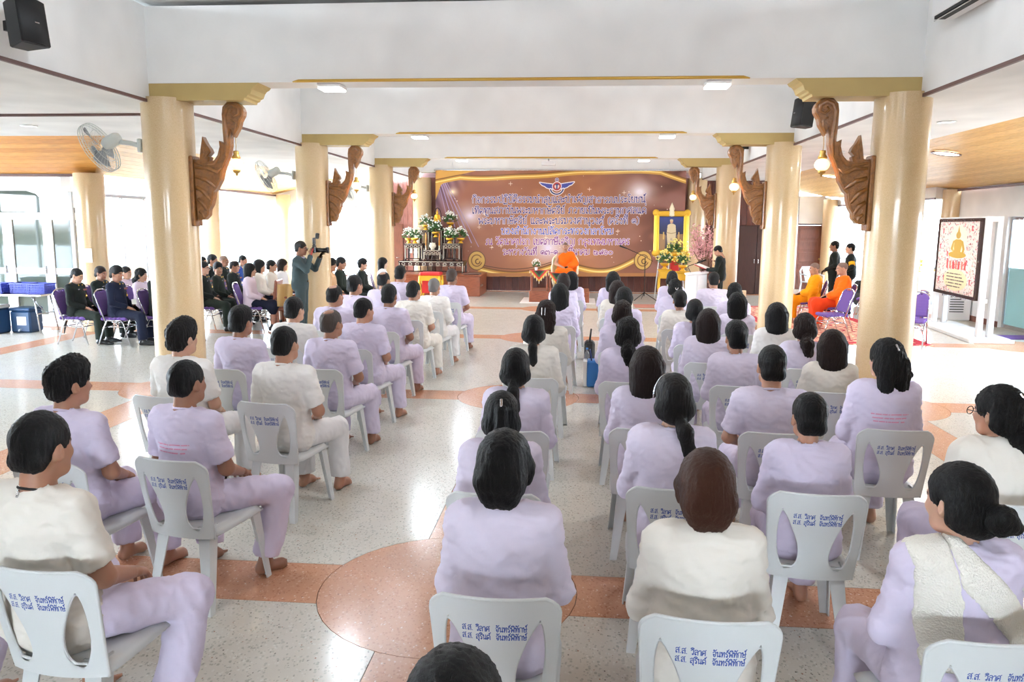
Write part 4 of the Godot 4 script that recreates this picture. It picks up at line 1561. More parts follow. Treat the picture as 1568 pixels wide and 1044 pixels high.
# ---------------------------------------------------------------- floor: terrazzo panels, bands and discs between thin joints
func build_floor() -> void:
	var o := thing("floor", "polished terrazzo floor with orange bands and discs", "floor", Vector3.ZERO, 0.0, "", "structure")
	part("slab", B.new().box(V(-0.8, -0.11, 4.7), V(27.0, 0.196, 50.8)).done(), M.joint, o)
	var xs := [-14.2, -8.4, -4.175, 0.0, 4.175, 8.4, 12.6]
	var zs := [30.1, 25.0, 20.0, 15.0, 10.0, 5.0, 0.0, -5.0, -10.0, -15.0, -20.5]
	var hw := 0.24
	var gap := 0.004
	var r := 0.72
	for j in zs.size() - 1:
		for i in xs.size() - 1:
			var x0: float = xs[i] + (hw + gap if i > 0 else 0.0)
			var x1: float = xs[i + 1] - (hw + gap if i < xs.size() - 2 else 0.0)
			var z1: float = zs[j] - (hw + gap if j > 0 else 0.0)
			var z0: float = zs[j + 1] + (hw + gap if j < zs.size() - 2 else 0.0)
			var pieces: Array[PackedVector2Array] = [PackedVector2Array([Vector2(x0, z0), Vector2(x1, z0), Vector2(x1, z1), Vector2(x0, z1)])]
			for a in 2:
				for b in 2:
					if (i + a) in [0, xs.size() - 1] or (j + b) in [0, zs.size() - 1]: continue
					pieces = cut(pieces, disc(Vector2(xs[i + a], zs[j + b]), r + gap))
			for p in pieces: part("terrazzo_panel", slab_of(p), M.terrazzo_grey, o)
	for j in range(1, zs.size() - 1):
		for i in range(1, xs.size() - 1):
			part("inlay_disc", slab_of(disc(Vector2(xs[i], zs[j]), r)), M.terrazzo_orange, o)
	for j in range(1, zs.size() - 1):
		for i in xs.size() - 1:
			var p: Array[PackedVector2Array] = [PackedVector2Array([Vector2(xs[i], zs[j] - hw), Vector2(xs[i + 1], zs[j] - hw), Vector2(xs[i + 1], zs[j] + hw), Vector2(xs[i], zs[j] + hw)])]
			for a in 2:
				if not (i + a) in [0, xs.size() - 1]: p = cut(p, disc(Vector2(xs[i + a], zs[j]), r + gap))
			for q in p: part("inlay_band", slab_of(q), M.terrazzo_orange, o)
	for i in range(1, xs.size() - 1):
		for j in zs.size() - 1:
			var p: Array[PackedVector2Array] = [PackedVector2Array([Vector2(xs[i] - hw, zs[j + 1]), Vector2(xs[i] + hw, zs[j + 1]), Vector2(xs[i] + hw, zs[j]), Vector2(xs[i] - hw, zs[j])])]
			for a in 2:
				if not (j + a) in [0, zs.size() - 1]: p = cut(p, disc(Vector2(xs[i], zs[j + a]), r + gap))
			for q in p: part("inlay_band", slab_of(q), M.terrazzo_orange, o)


func disc(c: Vector2, r: float) -> PackedVector2Array:
	var p := PackedVector2Array()
	for i in 40: p.append(c + Vector2(cos(TAU * i / 40), sin(TAU * i / 40)) * r)
	return p


func cut(from: Array[PackedVector2Array], by: PackedVector2Array) -> Array[PackedVector2Array]:
	var out: Array[PackedVector2Array] = []
	for p in from: out.append_array(Geometry2D.clip_polygons(p, by))
	return out


func slab_of(p: PackedVector2Array) -> ArrayMesh:
	# the outline lies in x and z; top at y = 0
	return B.new().ext(p, 0.012, Transform3D(Basis(V(1, 0, 0), V(0, 0, 1), V(0, -1, 0)), V(0, -0.006, 0))).done()


# ---------------------------------------------------------------- walls and beams
func shell(called: String, c: Vector3, s: Vector3, m: Material, label: String, category := "wall", bev := 0.0) -> MeshInstance3D:
	return solo(called, B.new().box(Vector3.ZERO, s, Transform3D.IDENTITY, bev).done(), m, label, category, T(c), "", "structure")


func column(x: float, z: float, top: float, r: float, label: String) -> Node3D:
	var o := thing("column", label, "column", V(x, 0, z), 0.0, "beige polished columns", "structure")
	var key := "shaft%s_%s" % [top, r]
	if not K.has(key): K[key] = B.new().smooth().lathe([[0.0, 0.0], [r, 0.0], [r, 0.002], [r, top - 0.002], [r, top], [0.0, top]], 40).done()
	part("shaft", K[key], M.column_stone, o)
	return o


func build_hall() -> void:
	var H := 3.42
	var rows := [10.0, 5.0, 0.0, -5.0, -10.0, -15.0]
	var which := ["unseen by the camera, behind it", "at the camera's side", "nearest in view", "second in the row", "third in the row", "beside the printed banner"]
	for k in 6:
		for s in [-1.0, 1.0]:
			column(4.175 * s, rows[k], H + 0.035, 0.29, "beige polished column, %s, on the %s" % [which[k], "window side" if s < 0 else "monks' side"])
	# cross beams with their olive haunches and gilt edge
	for k in range(2, 6):
		var z: float = rows[k]
		var nth: String = ["behind the camera", "above the camera", "nearest in view", "second from the camera", "third from the camera", "above the printed banner"][k]
		var o := thing("beam", "white cross beam %s" % nth, "beam", V(0, 0, z), 0.0, "", "structure")
		part("beam_body", box(V(8.56, 0.84, 0.4)), M.plaster, o, T(V(0, 4.03, 0)))
		if k > 4: continue
		for s in [-1.0, 1.0]:
			var poly := PackedVector2Array()
			for e in [[4.28, 3.61], [2.98, 3.61], [3.0, 3.585], [3.03, 3.57], [3.055, 3.54], [3.075, 3.49], [3.11, 3.475], [3.12, 3.455], [3.15, 3.445], [3.16, 3.42], [4.28, 3.42]]: poly.append(Vector2(e[0] * s, e[1]))
			part("haunch", B.new().ext(poly, 0.38).done(), M.olive, o)
		part("gilt_edge", B.new().smooth().tube([V(-2.57, 3.612, 0.2), V(-2.5, 3.622, 0.205), V(2.42, 3.622, 0.205), V(2.49, 3.612, 0.2)], [0.008, 0.018, 0.018, 0.008], 6).done(), M.gilt_trim, o)
	# beams along the nave over the columns, dark strip at their lower edge
	for s in [-1.0, 1.0]:
		var side := "window side" if s < 0 else "monks' side"
		shell("beam", V(4.43 * s, 3.93, 7.4), V(0.3, 1.06, 45.2), M.plaster, "long white beam over the columns on the %s" % side, "beam")
		shell("trim_1" if s < 0 else "trim_2", V(4.272 * s, 3.41, 7.4), V(0.03, 0.035, 45.2), M.dark_trim, "dark strip along the beam's lower edge on the %s" % side, "trim")
	# nave ceiling: wooden boards between the beams
	var c := thing("ceiling", "tan wooden board ceiling high over the nave", "ceiling", Vector3.ZERO, 0.0, "", "structure")
	part("slab", box(V(9.2, 0.12, 45.4)), M.plaster, c, T(V(0, 4.56, 7.5)))
	for k in 5:
		for i in 12:
			part("board", box(V(5.6, 0.016, 0.36), 0.004), M.coffer_wood, c, T(V(0.6, 4.488, rows[k] - 0.5 - i * 0.37)))
		part("white_panel", box(V(1.5, 0.016, 4.3)), M.plaster, c, T(V(-3.2, 4.488, rows[k] - 2.5)))
		part("panel_moulding", B.new().box(V(-3.2, 4.472, rows[k] - 0.42), V(1.3, 0.02, 0.05)).box(V(-3.2, 4.472, rows[k] - 4.55), V(1.3, 0.02, 0.05)).box(V(-3.85, 4.472, rows[k] - 2.5), V(0.05, 0.02, 4.1)).box(V(-2.55, 4.472, rows[k] - 2.5), V(0.05, 0.02, 4.1)).done(), M.dark_trim, c)
	# the hall runs on behind the camera to a rear wall of tall glazed doors
	shell("wall_rear", V(-2.4, 4.0, 30.1), V(23.8, 1.2, 0.2), M.plaster, "wall over the rear windows far behind the camera")
	shell("wall_rear", V(-2.4, 0.6, 30.1), V(23.8, 1.2, 0.2), M.plaster, "low wall under the rear windows far behind the camera")
	for s in [-1.0, 1.0]: shell("wall_rear", V(-2.4 + 9.1 * s, 2.3, 30.1), V(5.6, 2.2, 0.2), M.plaster, "solid rear wall far behind the camera, %s side" % ("lobby" if s < 0 else "monks'"))
	window_row("window_1", V(-8.7, 1.2, 30.1), V(1, 0, 0), 12.6, 2.2, 9, "long row of rear windows far behind the camera")


# A glazed row: posts, rails and a pane in each bay
func window_row(called: String, at: Vector3, dir: Vector3, length: float, tall: float, bays: int, label: String, transom := 0.78, glass := "glass") -> void:
	var o := thing(called, label, "window", at, atan2(-dir.z, dir.x), "", "structure")
	var w := length / bays
	part("rail", box(V(length, 0.06, 0.08), 0.006), M.window_frame, o, T(V(length / 2, 0.03, 0)))
	part("rail", box(V(length, 0.06, 0.08), 0.006), M.window_frame, o, T(V(length / 2, tall - 0.03, 0)))
	part("rail", box(V(length, 0.045, 0.07), 0.006), M.window_frame, o, T(V(length / 2, tall * transom, 0)))
	for i in bays + 1:
		part("mullion", box(V(0.06, tall - 0.12, 0.075), 0.006), M.window_frame, o, T(V(clampf(w * i, 0.03, length - 0.03), tall / 2, 0)))
	for i in bays:
		part("pane", box(V(w - 0.05, tall * transom - 0.08, 0.006)), M[glass], o, T(V(w * (i + 0.5), tall * transom / 2 + 0.02, 0)))
		part("pane", box(V(w - 0.05, tall * (1.0 - transom) - 0.08, 0.006)), M[glass], o, T(V(w * (i + 0.5), tall * (1.0 + transom) / 2 - 0.02, 0)))


# Boards of a sloping wooden ceiling between two edges a-b (high) and d-c (low)
func board_slope(called: String, a: Vector3, b: Vector3, c: Vector3, d: Vector3, n: int, label: String, wood := "ceiling_wood") -> void:
	var o := thing(called, label, "ceiling", Vector3.ZERO, 0.0, "", "structure")
	var nrm := (b - a).cross(d - a).normalized()
	if nrm.y < 0: nrm = -nrm
	for i in n:
		var t0 := (i + 0.015) / n
		var t1 := (i + 0.985) / n
		var q := [a.lerp(d, t0), b.lerp(c, t0), b.lerp(c, t1), a.lerp(d, t1)]
		var m := B.new()
		var up := nrm * 0.018
		m.quad(q[0], q[1], q[2], q[3]); m.quad(q[0] + up, q[3] + up, q[2] + up, q[1] + up)
		for k in 4: m.quad(q[k], q[k] + up, q[(k + 1) % 4] + up, q[(k + 1) % 4])
		part("board", m.done(), M["%s_%d" % [wood, (i * 7 + i / 3) % 3]], o)
	var e := B.new()
	var u0 := nrm * 0.012
	var u1 := nrm * 0.12
	e.quad(a + u0, b + u0, c + u0, d + u0); e.quad(a + u1, d + u1, c + u1, b + u1)
	for p in [[a, b], [b, c], [c, d], [d, a]]: e.quad(p[0] + u0, p[0] + u1, p[1] + u1, p[1] + u0)
	part("backing", e.done(), M.coffer_wood, o)


func build_left_side() -> void:
	# flat soffits
	shell("ceiling_soffit", V(-5.79, 3.46, -9.2), V(2.44, 0.1, 12.0), M.plaster, "flat white ceiling of the aisle beside the windows", "ceiling")
	shell("ceiling_soffit", V(-9.39, 3.46, 13.5), V(9.64, 0.1, 33.4), M.plaster, "flat white ceiling of the lobby by the glass doors", "ceiling")
	shell("trim_3", V(-9.4, 3.395, -0.75), V(9.6, 0.03, 0.06), M.dark_trim, "dark strip across the white lobby ceiling", "trim")
	board_slope("ceiling_boards", V(-14.2, 3.42, -3.2), V(-7.0, 3.42, -3.2), V(-8.4, 2.92, -5.1), V(-14.2, 2.92, -5.1), 10, "orange-brown board slope over the glass doors", "lobby_wood")
	board_slope("ceiling_boards", V(-7.0, 3.42, -3.2), V(-7.0, 3.42, -15.2), V(-9.0, 2.92, -15.2), V(-8.4, 2.92, -5.1), 10, "board slope over the row of bright windows")
	shell("trim_4", V(-11.3, 2.9, -5.08), V(5.8, 0.05, 0.05), M.dark_trim, "dark strip under the board slope over the glass doors", "trim")
	shell("trim_5", V(-8.8, 2.9, -10.1), V(0.05, 0.05, 10.0), M.dark_trim, "dark strip under the board slope along the windows", "trim")
	column(-8.4, -4.9, 2.92, 0.26, "beige column at the corner of the glass doors")
	column(-8.55, -10.0, 2.92, 0.22, "slim beige column between the bright windows, middle one")
	column(-8.55, -14.9, 2.92, 0.22, "slim beige column at the far end of the windows")
	# glazed wall beside the seated guests
	shell("wall_left", V(-9.0, 0.2, -10.2), V(0.2, 0.4, 10.2), M.plaster, "low wall under the bright aisle windows")
	shell("wall_left", V(-9.0, 3.05, -10.2), V(0.2, 0.9, 10.2), M.plaster, "wall band over the bright aisle windows")
	window_row("window_2", V(-9.0, 0.4, -5.2), V(0, 0, -1), 10.0, 2.2, 12, "row of bright windows beside the guests in uniform", 0.72)
	# far end of the aisle
	shell("wall_far_left", V(-7.3, 0.2, -15.3), V(3.6, 0.4, 0.2), M.plaster, "low wall under the far aisle window")
	shell("wall_far_left", V(-7.3, 3.05, -15.3), V(3.6, 0.9, 0.2), M.plaster, "wall band over the far aisle window")
	window_row("window_3", V(-9.0, 0.4, -15.3), V(1, 0, 0), 3.5, 2.2, 4, "bright window at the far end of the aisle")
	shell("wall_far_left", V(-5.0, 1.75, -15.45), V(1.3, 3.5, 0.2), M.dark_trim, "backing of the rosewood panels beside the altar")
	var w := thing("wall_panels", "reddish wooden board wall beside the altar", "wall", V(-5.6, 0, -15.3), 0.0, "", "structure")
	for i in 8: part("plank", box(V(0.145, 3.4, 0.03), 0.004), M["rose_wood_%d" % (i % 2)], w, T(V(0.08 + i * 0.15, 1.7, 0)))
	var d := thing("door_1", "dark red door with white switch plate beside the altar", "door", V(-5.05, 0, -15.22), 0.0, "", "structure")
	part("leaf", box(V(0.62, 2.05, 0.05), 0.006), M.brown_door, d, T(V(-0.1, 1.02, 0)))
	part("door_handle", B.new().smooth().tube([V(0.1, 1.0, 0.03), V(0.1, 1.0, 0.09), V(0.0, 1.0, 0.09)], 0.012, 6).done(), M.silver, d)
	part("switch_plate", box(V(0.14, 0.22, 0.02), 0.004), M.white_gloss, d, T(V(0.42, 1.25, -0.04)))
	# glass doors of the lobby
	shell("wall_lobby", V(-11.5, 3.4, -5.3), V(5.8, 1.0, 0.2), M.plaster, "white wall above the glass doors")
	var g := thing("door_2", "folding glass doors in white frames under a curved white header", "door", V(-14.2, 0, -5.3), 0.0, "", "structure")
	var hp := PackedVector2Array([Vector2(0, 2.9), Vector2(0, 2.42)])
	for e in [[1.9, 2.42], [2.05, 2.46], [2.25, 2.6], [3.1, 2.62], [4.3, 2.62], [4.5, 2.56], [4.6, 2.46], [4.8, 2.4], [5.05, 2.4], [5.15, 2.32], [5.25, 2.3], [5.8, 2.3], [5.8, 2.9]]: hp.append(Vector2(e[0], e[1]))
	part("header", B.new().ext(hp, 0.16).done(), M.white_paint, g)
	part("transom_pane", box(V(5.3, 0.45, 0.01)), M.tinted_glass, g, T(V(2.7, 2.42, -0.05)))
	part("rail", box(V(5.7, 0.09, 0.1), 0.008), M.white_paint, g, T(V(2.85, 2.16, 0)))
	part("sill", box(V(5.7, 0.06, 0.12), 0.008), M.white_paint, g, T(V(2.85, 0.03, 0)))
	for i in 7:
		var x := 5.42 - i * 0.82
		if x < 0.3: continue
		var leaf := part("door_leaf", B.new().box(V(0.04, 1.06, 0), V(0.08, 2.1, 0.06)).box(V(0.74, 1.06, 0), V(0.08, 2.1, 0.06)).box(V(0.39, 0.1, 0), V(0.62, 0.14, 0.06)).box(V(0.39, 2.06, 0), V(0.62, 0.1, 0.06)).done(), M.white_paint, g, T(V(x - 0.76, 0.06, 0.0)))
		part("pane", box(V(0.63, 1.9, 0.008)), M.tinted_glass, leaf, T(V(0.39, 1.1, 0)))
		part("frosted_band", box(V(0.63, 0.12, 0.004)), M.white_gloss, leaf, T(V(0.39, 1.02, 0.008)))
		part("handle", box(V(0.02, 0.16, 0.04), 0.004), M.silver, leaf, T(V(0.72, 1.05, 0.045)))
	part("post", box(V(0.16, 2.9, 0.16), 0.01), M.white_paint, g, T(V(5.62, 1.45, 0)))
	shell("wall_outer_left", V(-14.3, 0.2, 12.4), V(0.2, 0.4, 35.4), M.plaster, "low wall under the lobby windows")
	shell("wall_outer_left", V(-14.3, 3.3, 12.4), V(0.2, 1.0, 35.4), M.plaster, "wall over the lobby windows")
	shell("wall_outer_left", V(-14.3, 1.6, 16.2), V(0.2, 2.4, 27.6), M.plaster, "solid part of the lobby wall beside the camera")
	window_row("window_4", V(-14.3, 0.4, 2.4), V(0, 0, -1), 7.4, 2.4, 5, "long row of lobby windows out of the frame")
	# the terrace outside
	shell("terrace", V(-0.8, -0.3, -3.0), V(110.0, 0.2, 110.0), M.outside_stone, "pale paving outside the hall", "paving")
	for i in 4: column(-9.8 - i * 1.9, -8.6, 3.4, 0.22, "veranda column beyond the glass doors, number %s from the corner" % ["one", "two", "three", "four"][i])
	shell("veranda_roof", V(-14.0, 3.55, -8.4), V(9.6, 0.2, 5.6), M.plaster, "veranda ceiling outside the glass doors", "roof")
	shell("parapet", V(-17.0, 0.45, -18.0), V(14.0, 0.9, 0.25), M.outside_green, "low pale green wall beyond the veranda", "wall")


func build_right_side() -> void:
	shell("ceiling_soffit", V(5.37, 3.46, 6.2), V(1.6, 0.1, 47.8), M.plaster, "flat white ceiling of the aisle on the monks' side", "ceiling")
	board_slope("ceiling_boards", V(6.15, 3.42, 30.0), V(6.15, 3.42, -17.5), V(9.4, 2.92, -17.5), V(9.4, 2.92, 30.0), 18, "honey-coloured board slope with round lights over the monks")
	shell("trim_6", V(9.32, 2.9, 6.2), V(0.05, 0.05, 47.4), M.dark_trim, "dark strip under the board slope on the monks' side", "trim")
	column(9.28, -10.05, 2.92, 0.2, "slim beige column behind the painting on its stand")
	column(8.75, -17.2, 2.92, 0.22, "slim beige column beside the brown door")
	# near wall with the glass door
	shell("wall_right", V(9.5, 1.45, -8.95), V(0.2, 2.9, 2.3), M.plaster, "white wall behind the painting on its stand")
	shell("wall_right", V(9.5, 2.6, 11.1), V(0.2, 0.65, 37.8), M.plaster, "white wall over the teal glass door")
	shell("wall_right", V(9.5, 1.45, -3.1), V(0.2, 2.9, 0.6), M.plaster, "white wall on the camera's side of the teal glass door")
	shell("wall_right", V(9.5, 0.2, 13.6), V(0.2, 0.4, 32.8), M.plaster, "low wall under the windows on the monks' side")
	shell("wall_right", V(9.5, 1.4, 15.1), V(0.2, 2.0, 29.8), M.plaster, "solid wall on the monks' side beside the camera")
	window_row("window_8", V(9.5, 0.4, 0.2), V(0, 0, -1), 3.0, 2.0, 3, "row of windows on the monks' side out of the frame")
	shell("baseboard_right", V(9.39, 0.06, -8.95), V(0.025, 0.12, 2.28), M.baseboard, "brown baseboard behind the painting", "baseboard")
	var g := thing("door_3", "sliding glass door frosted teal in its lower half", "door", V(9.5, 0, -7.8), -PI / 2, "", "structure")
	for i in 3:
		var leaf := part("door_leaf", B.new().box(V(0.03, 1.14, 0), V(0.06, 2.28, 0.06)).box(V(1.37, 1.14, 0), V(0.06, 2.28, 0.06)).box(V(0.7, 0.04, 0), V(1.28, 0.08, 0.06)).box(V(0.7, 2.24, 0), V(1.28, 0.06, 0.06)).done(), M.silver, g, T(V(i * 1.4, 0, 0)))
		part("frosted_pane", box(V(1.26, 1.16, 0.008)), M.frosted_teal, leaf, T(V(0.7, 0.66, 0)))
		part("clear_pane", box(V(1.26, 0.96, 0.008)), M.glass, leaf, T(V(0.7, 1.73, 0)))
	shell("wall_washroom", V(10.9, 1.5, -5.4), V(0.15, 3.0, 5.2), M.white_gloss, "white tiled wall seen through the teal glass door")
	for y in [1.32, 1.95]: shell("mosaic_strip", V(10.81, y, -5.4), V(0.02, 0.08, 5.0), M.mosaic, "brown mosaic strip on the tiled wall, %s one" % ("lower" if y < 1.5 else "upper"), "tile strip")
	shell("wall_washroom", V(10.2, 1.5, -7.95), V(1.3, 3.0, 0.12), M.plaster, "end wall of the tiled room behind the glass door")
	shell("wall_washroom", V(10.2, 1.5, -2.9), V(1.3, 3.0, 0.12), M.plaster, "near end wall of the tiled room behind the glass door")
	shell("ceiling_washroom", V(9.85, 3.0, -5.4), V(0.7, 0.1, 5.2), M.plaster, "ceiling of the tiled room behind the glass door", "ceiling")
	# alcove with windows
	shell("beam", V(9.1, 2.86, -13.7), V(0.24, 0.3, 7.0), M.plaster, "white beam over the opening to the window alcove", "beam")
	shell("trim_7", V(8.97, 2.72, -13.7), V(0.03, 0.04, 7.0), M.dark_trim, "brown strip under the alcove beam", "trim")
	shell("ceiling_alcove", V(10.7, 3.05, -15.2), V(3.6, 0.1, 10.8), M.plaster, "white ceiling of the window alcove", "ceiling")
	shell("wall_alcove", V(12.5, 0.45, -15.2), V(0.2, 0.9, 10.8), M.plaster, "low wall under the alcove's side windows")
	shell("wall_alcove", V(12.5, 2.75, -15.2), V(0.2, 0.6, 10.8), M.plaster, "wall over the alcove's side windows")
	window_row("window_5", V(12.5, 0.9, -9.9), V(0, 0, -1), 10.5, 1.55, 8, "side windows of the alcove beyond the monks")
	shell("wall_alcove", V(10.6, 0.45, -20.5), V(3.8, 0.9, 0.2), M.plaster, "low wall under the alcove's end window")
	shell("wall_alcove", V(10.6, 2.75, -20.5), V(3.8, 0.6, 0.2), M.plaster, "wall over the alcove's end window")
	window_row("window_6", V(8.7, 0.9, -20.5), V(1, 0, 0), 3.8, 1.55, 4, "end windows of the alcove behind the two soldiers")
	shell("wall_alcove", V(11.0, 1.5, -9.9), V(3.0, 3.0, 0.15), M.plaster, "near end wall of the window alcove")
	# end wall of the aisle with its door
	shell("wall_end", V(7.3, 1.5, -17.6), V(1.1, 3.0, 0.2), M.plaster, "white end wall left of the brown door")
	shell("wall_end", V(8.25, 2.6, -17.6), V(0.85, 0.9, 0.2), M.plaster, "white end wall over the brown door")
	shell("wall_end", V(8.75, 1.5, -17.6), V(0.2, 3.0, 0.2), M.plaster, "white end wall right of the brown door")
	shell("wall_end", V(8.7, 1.5, -19.1), V(0.15, 3.0, 2.9), M.plaster, "white side wall leading back to the alcove window")
	var d := thing("door_4", "brown panelled wooden door with round knob in the white end wall", "door", V(8.25, 0, -17.56), 0.0, "", "structure")
	part("leaf", box(V(0.84, 2.1, 0.05), 0.008), M.brown_door, d, T(V(0, 1.05, 0)))
	for i in 5: part("panel", box(V(0.6, 0.3, 0.02), 0.006), M.brown_door, d, T(V(-0.03, 0.3 + i * 0.38, 0.03)))
	part("frame", B.new().box(V(-0.45, 1.07, 0.01), V(0.07, 2.16, 0.09)).box(V(0.45, 1.07, 0.01), V(0.07, 2.16, 0.09)).box(V(0, 2.14, 0.01), V(0.97, 0.07, 0.09)).done(), M.dark_door, d)
	part("knob", B.new().smooth().ball(V(0.33, 1.0, 0.07), V(0.035, 0.035, 0.035), 10).done(), M.brass, d)
	# dark panelled wall beside the banner
	shell("wall_far_right", V(5.6, 2.2, -15.45), V(2.5, 4.4, 0.2), M.dark_trim, "backing of the dark panelled wall beside the banner")
	shell("wall_far_right", V(6.82, 1.5, -16.4), V(0.1, 3.0, 2.2), M.dark_door, "dark return wall of the passage beside the banner")
	var w := thing("wall_panels", "dark brown board wall over the dark double door", "wall", V(4.35, 0, -15.3), 0.0, "", "structure")
	for i in 16: part("plank", box(V(0.145, 3.4, 0.03), 0.004), M["panel_wood_%d" % ((i * 5) % 3)], w, T(V(0.08 + i * 0.152, 1.7, 0)))
	var dd := thing("door_5", "dark double door beside the printed banner", "door", V(6.05, 0, -15.24), 0.0, "", "structure")
	for s in [-1.0, 1.0]:
		part("leaf", box(V(0.56, 2.08, 0.05), 0.008), M.dark_door, dd, T(V(0.285 * s, 1.04, 0)))
		part("handle", box(V(0.025, 0.14, 0.05), 0.005), M.silver, dd, T(V(0.06 * s, 1.0, 0.05)))


func build_front() -> void:
	shell("wall_back", V(0, 2.2, -15.5), V(8.6, 4.4, 0.2), M.dark_trim, "backing of the dark panelled wall behind the banner")
	var w := thing("wall_panels", "dark brown board wall showing under the printed banner", "wall", V(-4.2, 0, -15.36), 0.0, "", "structure")
	for i in 42: part("plank", box(V(0.192, 3.5, 0.03), 0.005), M["panel_wood_%d" % ((i * 5) % 3)], w, T(V(0.1 + i * 0.2, 1.75, 0)))
	# banner of printed vinyl, slightly slack
	var bm := mat("banner_vinyl", Color.WHITE, 0.45)
	bm.albedo_texture = banner_print()
	bm.texture_repeat = false
	var st := SurfaceTool.new()
	st.begin(Mesh.PRIMITIVE_TRIANGLES)
	st.set_smooth_group(0)
	var nu := 60
	var nv := 20
	var f: Variant = func(u: float, v: float) -> Vector3:
		var z := 0.012 * sin(u * 31.0 + v * 4.0) * (0.35 + v * 0.4) + 0.03 * exp(-u * 9.0) * sin(u * 90.0 + v * 9.0)
		return V(-3.7 + 7.5 * u, 3.66 - (3.22 - 0.1 * u) * v + 0.012 * sin(u * 25.0) * (1.0 - v), -14.74 + z)
	for j in nv:
		for i in nu:
			var q := [[i, j], [i + 1, j], [i + 1, j + 1], [i, j + 1]]
			for k in [0, 1, 2, 0, 2, 3]:
				var e := Vector2(float(q[k][0]) / nu, float(q[k][1]) / nv)
				st.set_uv(e); st.add_vertex(f.call(e.x, e.y))
			for k in [0, 2, 1, 0, 3, 2]:
				var e := Vector2(float(q[k][0]) / nu, float(q[k][1]) / nv)
				st.set_uv(Vector2(0.99, 0.99)); st.add_vertex(f.call(e.x, e.y) + V(0, 0, -0.006))
	st.generate_normals()
	var bn := thing("banner", "wide brown printed banner with winged emblem and six lines of Thai lettering", "banner")
	part("sheet", st.commit(), bm, bn)
	part("top_rail", B.new().smooth().tube([V(-3.75, 3.67, -14.74), V(3.85, 3.67, -14.74)], 0.018, 8).done(), M.silver, bn)
	for x in [-3.2, 3.3]: part("hanging_cord", B.new().smooth().tube([V(x, 3.67, -14.74), V(x, 3.9, -14.8)], 0.006, 5).done(), M.paper, bn)
	# low stage and altar
	var s := thing("altar_stage", "low reddish wooden stage under the altar tables", "stage", V(-3.5, 0, -13.82))
	part("stage_body", box(V(2.75, 0.57, 1.6), 0.01), M.stage_wood, s, T(V(0, 0.285, 0)))
	part("stage_top", box(V(2.8, 0.04, 1.65), 0.01), M.stage_wood, s, T(V(0, 0.59, 0)))
	var rug := B.new().smooth()
	rug.sheet(func(u, v): return V(-2.62 + 0.5 * u, 0.625 if u < 0.86 else 0.625 - (u - 0.86) * 2.6, -13.75 + v * 0.62) + (V(0.0, 0, 0) if u < 0.86 else V(0.03 - (u - 0.86) * 0.3, 0, 0.02 * sin(v * 12.0))), 28, 8, 0.012)
	solo("folded_carpet", rug.done(), mat("old_carpet", rgb(112, 84, 72), 0.95), "folded patterned carpet hanging over the stage edge", "carpet")
	altar_table(V(-3.65, 0.61, -13.95), V(1.95, 0.36, 0.75), "long low dark inlaid altar table at the bottom of the set", 9)
	altar_table(V(-4.2, 0.97, -14.0), V(0.56, 0.51, 0.5), "dark inlaid side altar table next to the pillar", 4)
	altar_table(V(-3.07, 0.97, -14.0), V(0.54, 0.52, 0.5), "dark inlaid side altar table next to the banner", 4)
	altar_table(V(-3.62, 0.97, -13.85), V(0.54, 0.33, 0.5), "low middle altar table holding the incense pot", 4)
	altar_table(V(-3.98, 0.97, -14.4), V(0.35, 0.9, 0.3), "tall dark altar stand on the pillar side at the back", 3)
	altar_table(V(-3.6, 0.97, -14.42), V(0.36, 1.0, 0.3), "tallest altar stand carrying the golden image", 3)
	altar_table(V(-3.22, 0.97, -14.4), V(0.35, 0.98, 0.3), "tall dark altar stand on the banner side at the back", 3)
	# golden seated image
	var bd := thing("golden_image", "small golden seated Buddha image on top of the altar", "statue", V(-3.6, 1.97, -14.42))
	part("pedestal", B.new().box(V(0, 0.05, 0), V(0.26, 0.1, 0.22), Transform3D.IDENTITY, 0.01).box(V(0, 0.12, 0), V(0.2, 0.06, 0.17), Transform3D.IDENTITY, 0.01).done(), M.lacquer, bd)
	var gf := Field.new(V(-0.16, 0.12, -0.12), V(0.16, 0.62, 0.14), 0.008)
	gf.cap(V(-0.085, 0.18, 0.03), V(0.085, 0.18, 0.03), 0.035, 0.035, 0.02)
	gf.cap(V(-0.07, 0.2, 0.05), V(0.06, 0.18, 0.07), 0.028, 0.026, 0.015)
	gf.cap(V(0, 0.2, 0.0), V(0, 0.33, 0.0), 0.045, 0.055, 0.02)
	for s2 in [-1.0, 1.0]:
		gf.cap(V(0.06 * s2, 0.34, 0), V(0.085 * s2, 0.25, 0.01), 0.022, 0.018, 0.015)
		gf.cap(V(0.085 * s2, 0.25, 0.01), V(0.03 * s2, 0.22, 0.06), 0.018, 0.014, 0.01)
	gf.ball(V(0, 0.42, 0), V(0.034, 0.042, 0.037), 0.02)
	gf.cap(V(0, 0.45, 0), V(0, 0.55, 0), 0.02, 0.004, 0.015)
	part("figure", net_mesh(gf.net()), M.gold, bd)
	part("halo", B.new().smooth().tube(range(17).map(func(i): return V(0.11 * cos(PI * i / 16.0), 0.3 + 0.26 * sin(PI * i / 16.0), -0.05)), 0.012, 6).done(), M.lacquer, bd)
	var v := [[-4.2, 1.48, -14.0, "front vase of white flowers on the pillar-side table", 1.0], [-3.95, 1.87, -14.4, "high vase of white flowers on the pillar side", 1.0], [-3.6, 1.3, -14.15, "middle vase of white flowers under the golden image", 1.05], [-3.2, 1.95, -14.4, "high vase of white flowers on the banner side", 1.0], [-2.84, 1.49, -14.12, "vase of white flowers at the banner-side corner", 1.0], [-3.14, 1.49, -13.92, "front vase of white flowers on the banner-side table", 1.0], [-4.42, 1.48, -14.15, "outermost vase of white flowers by the pillar", 0.95]]
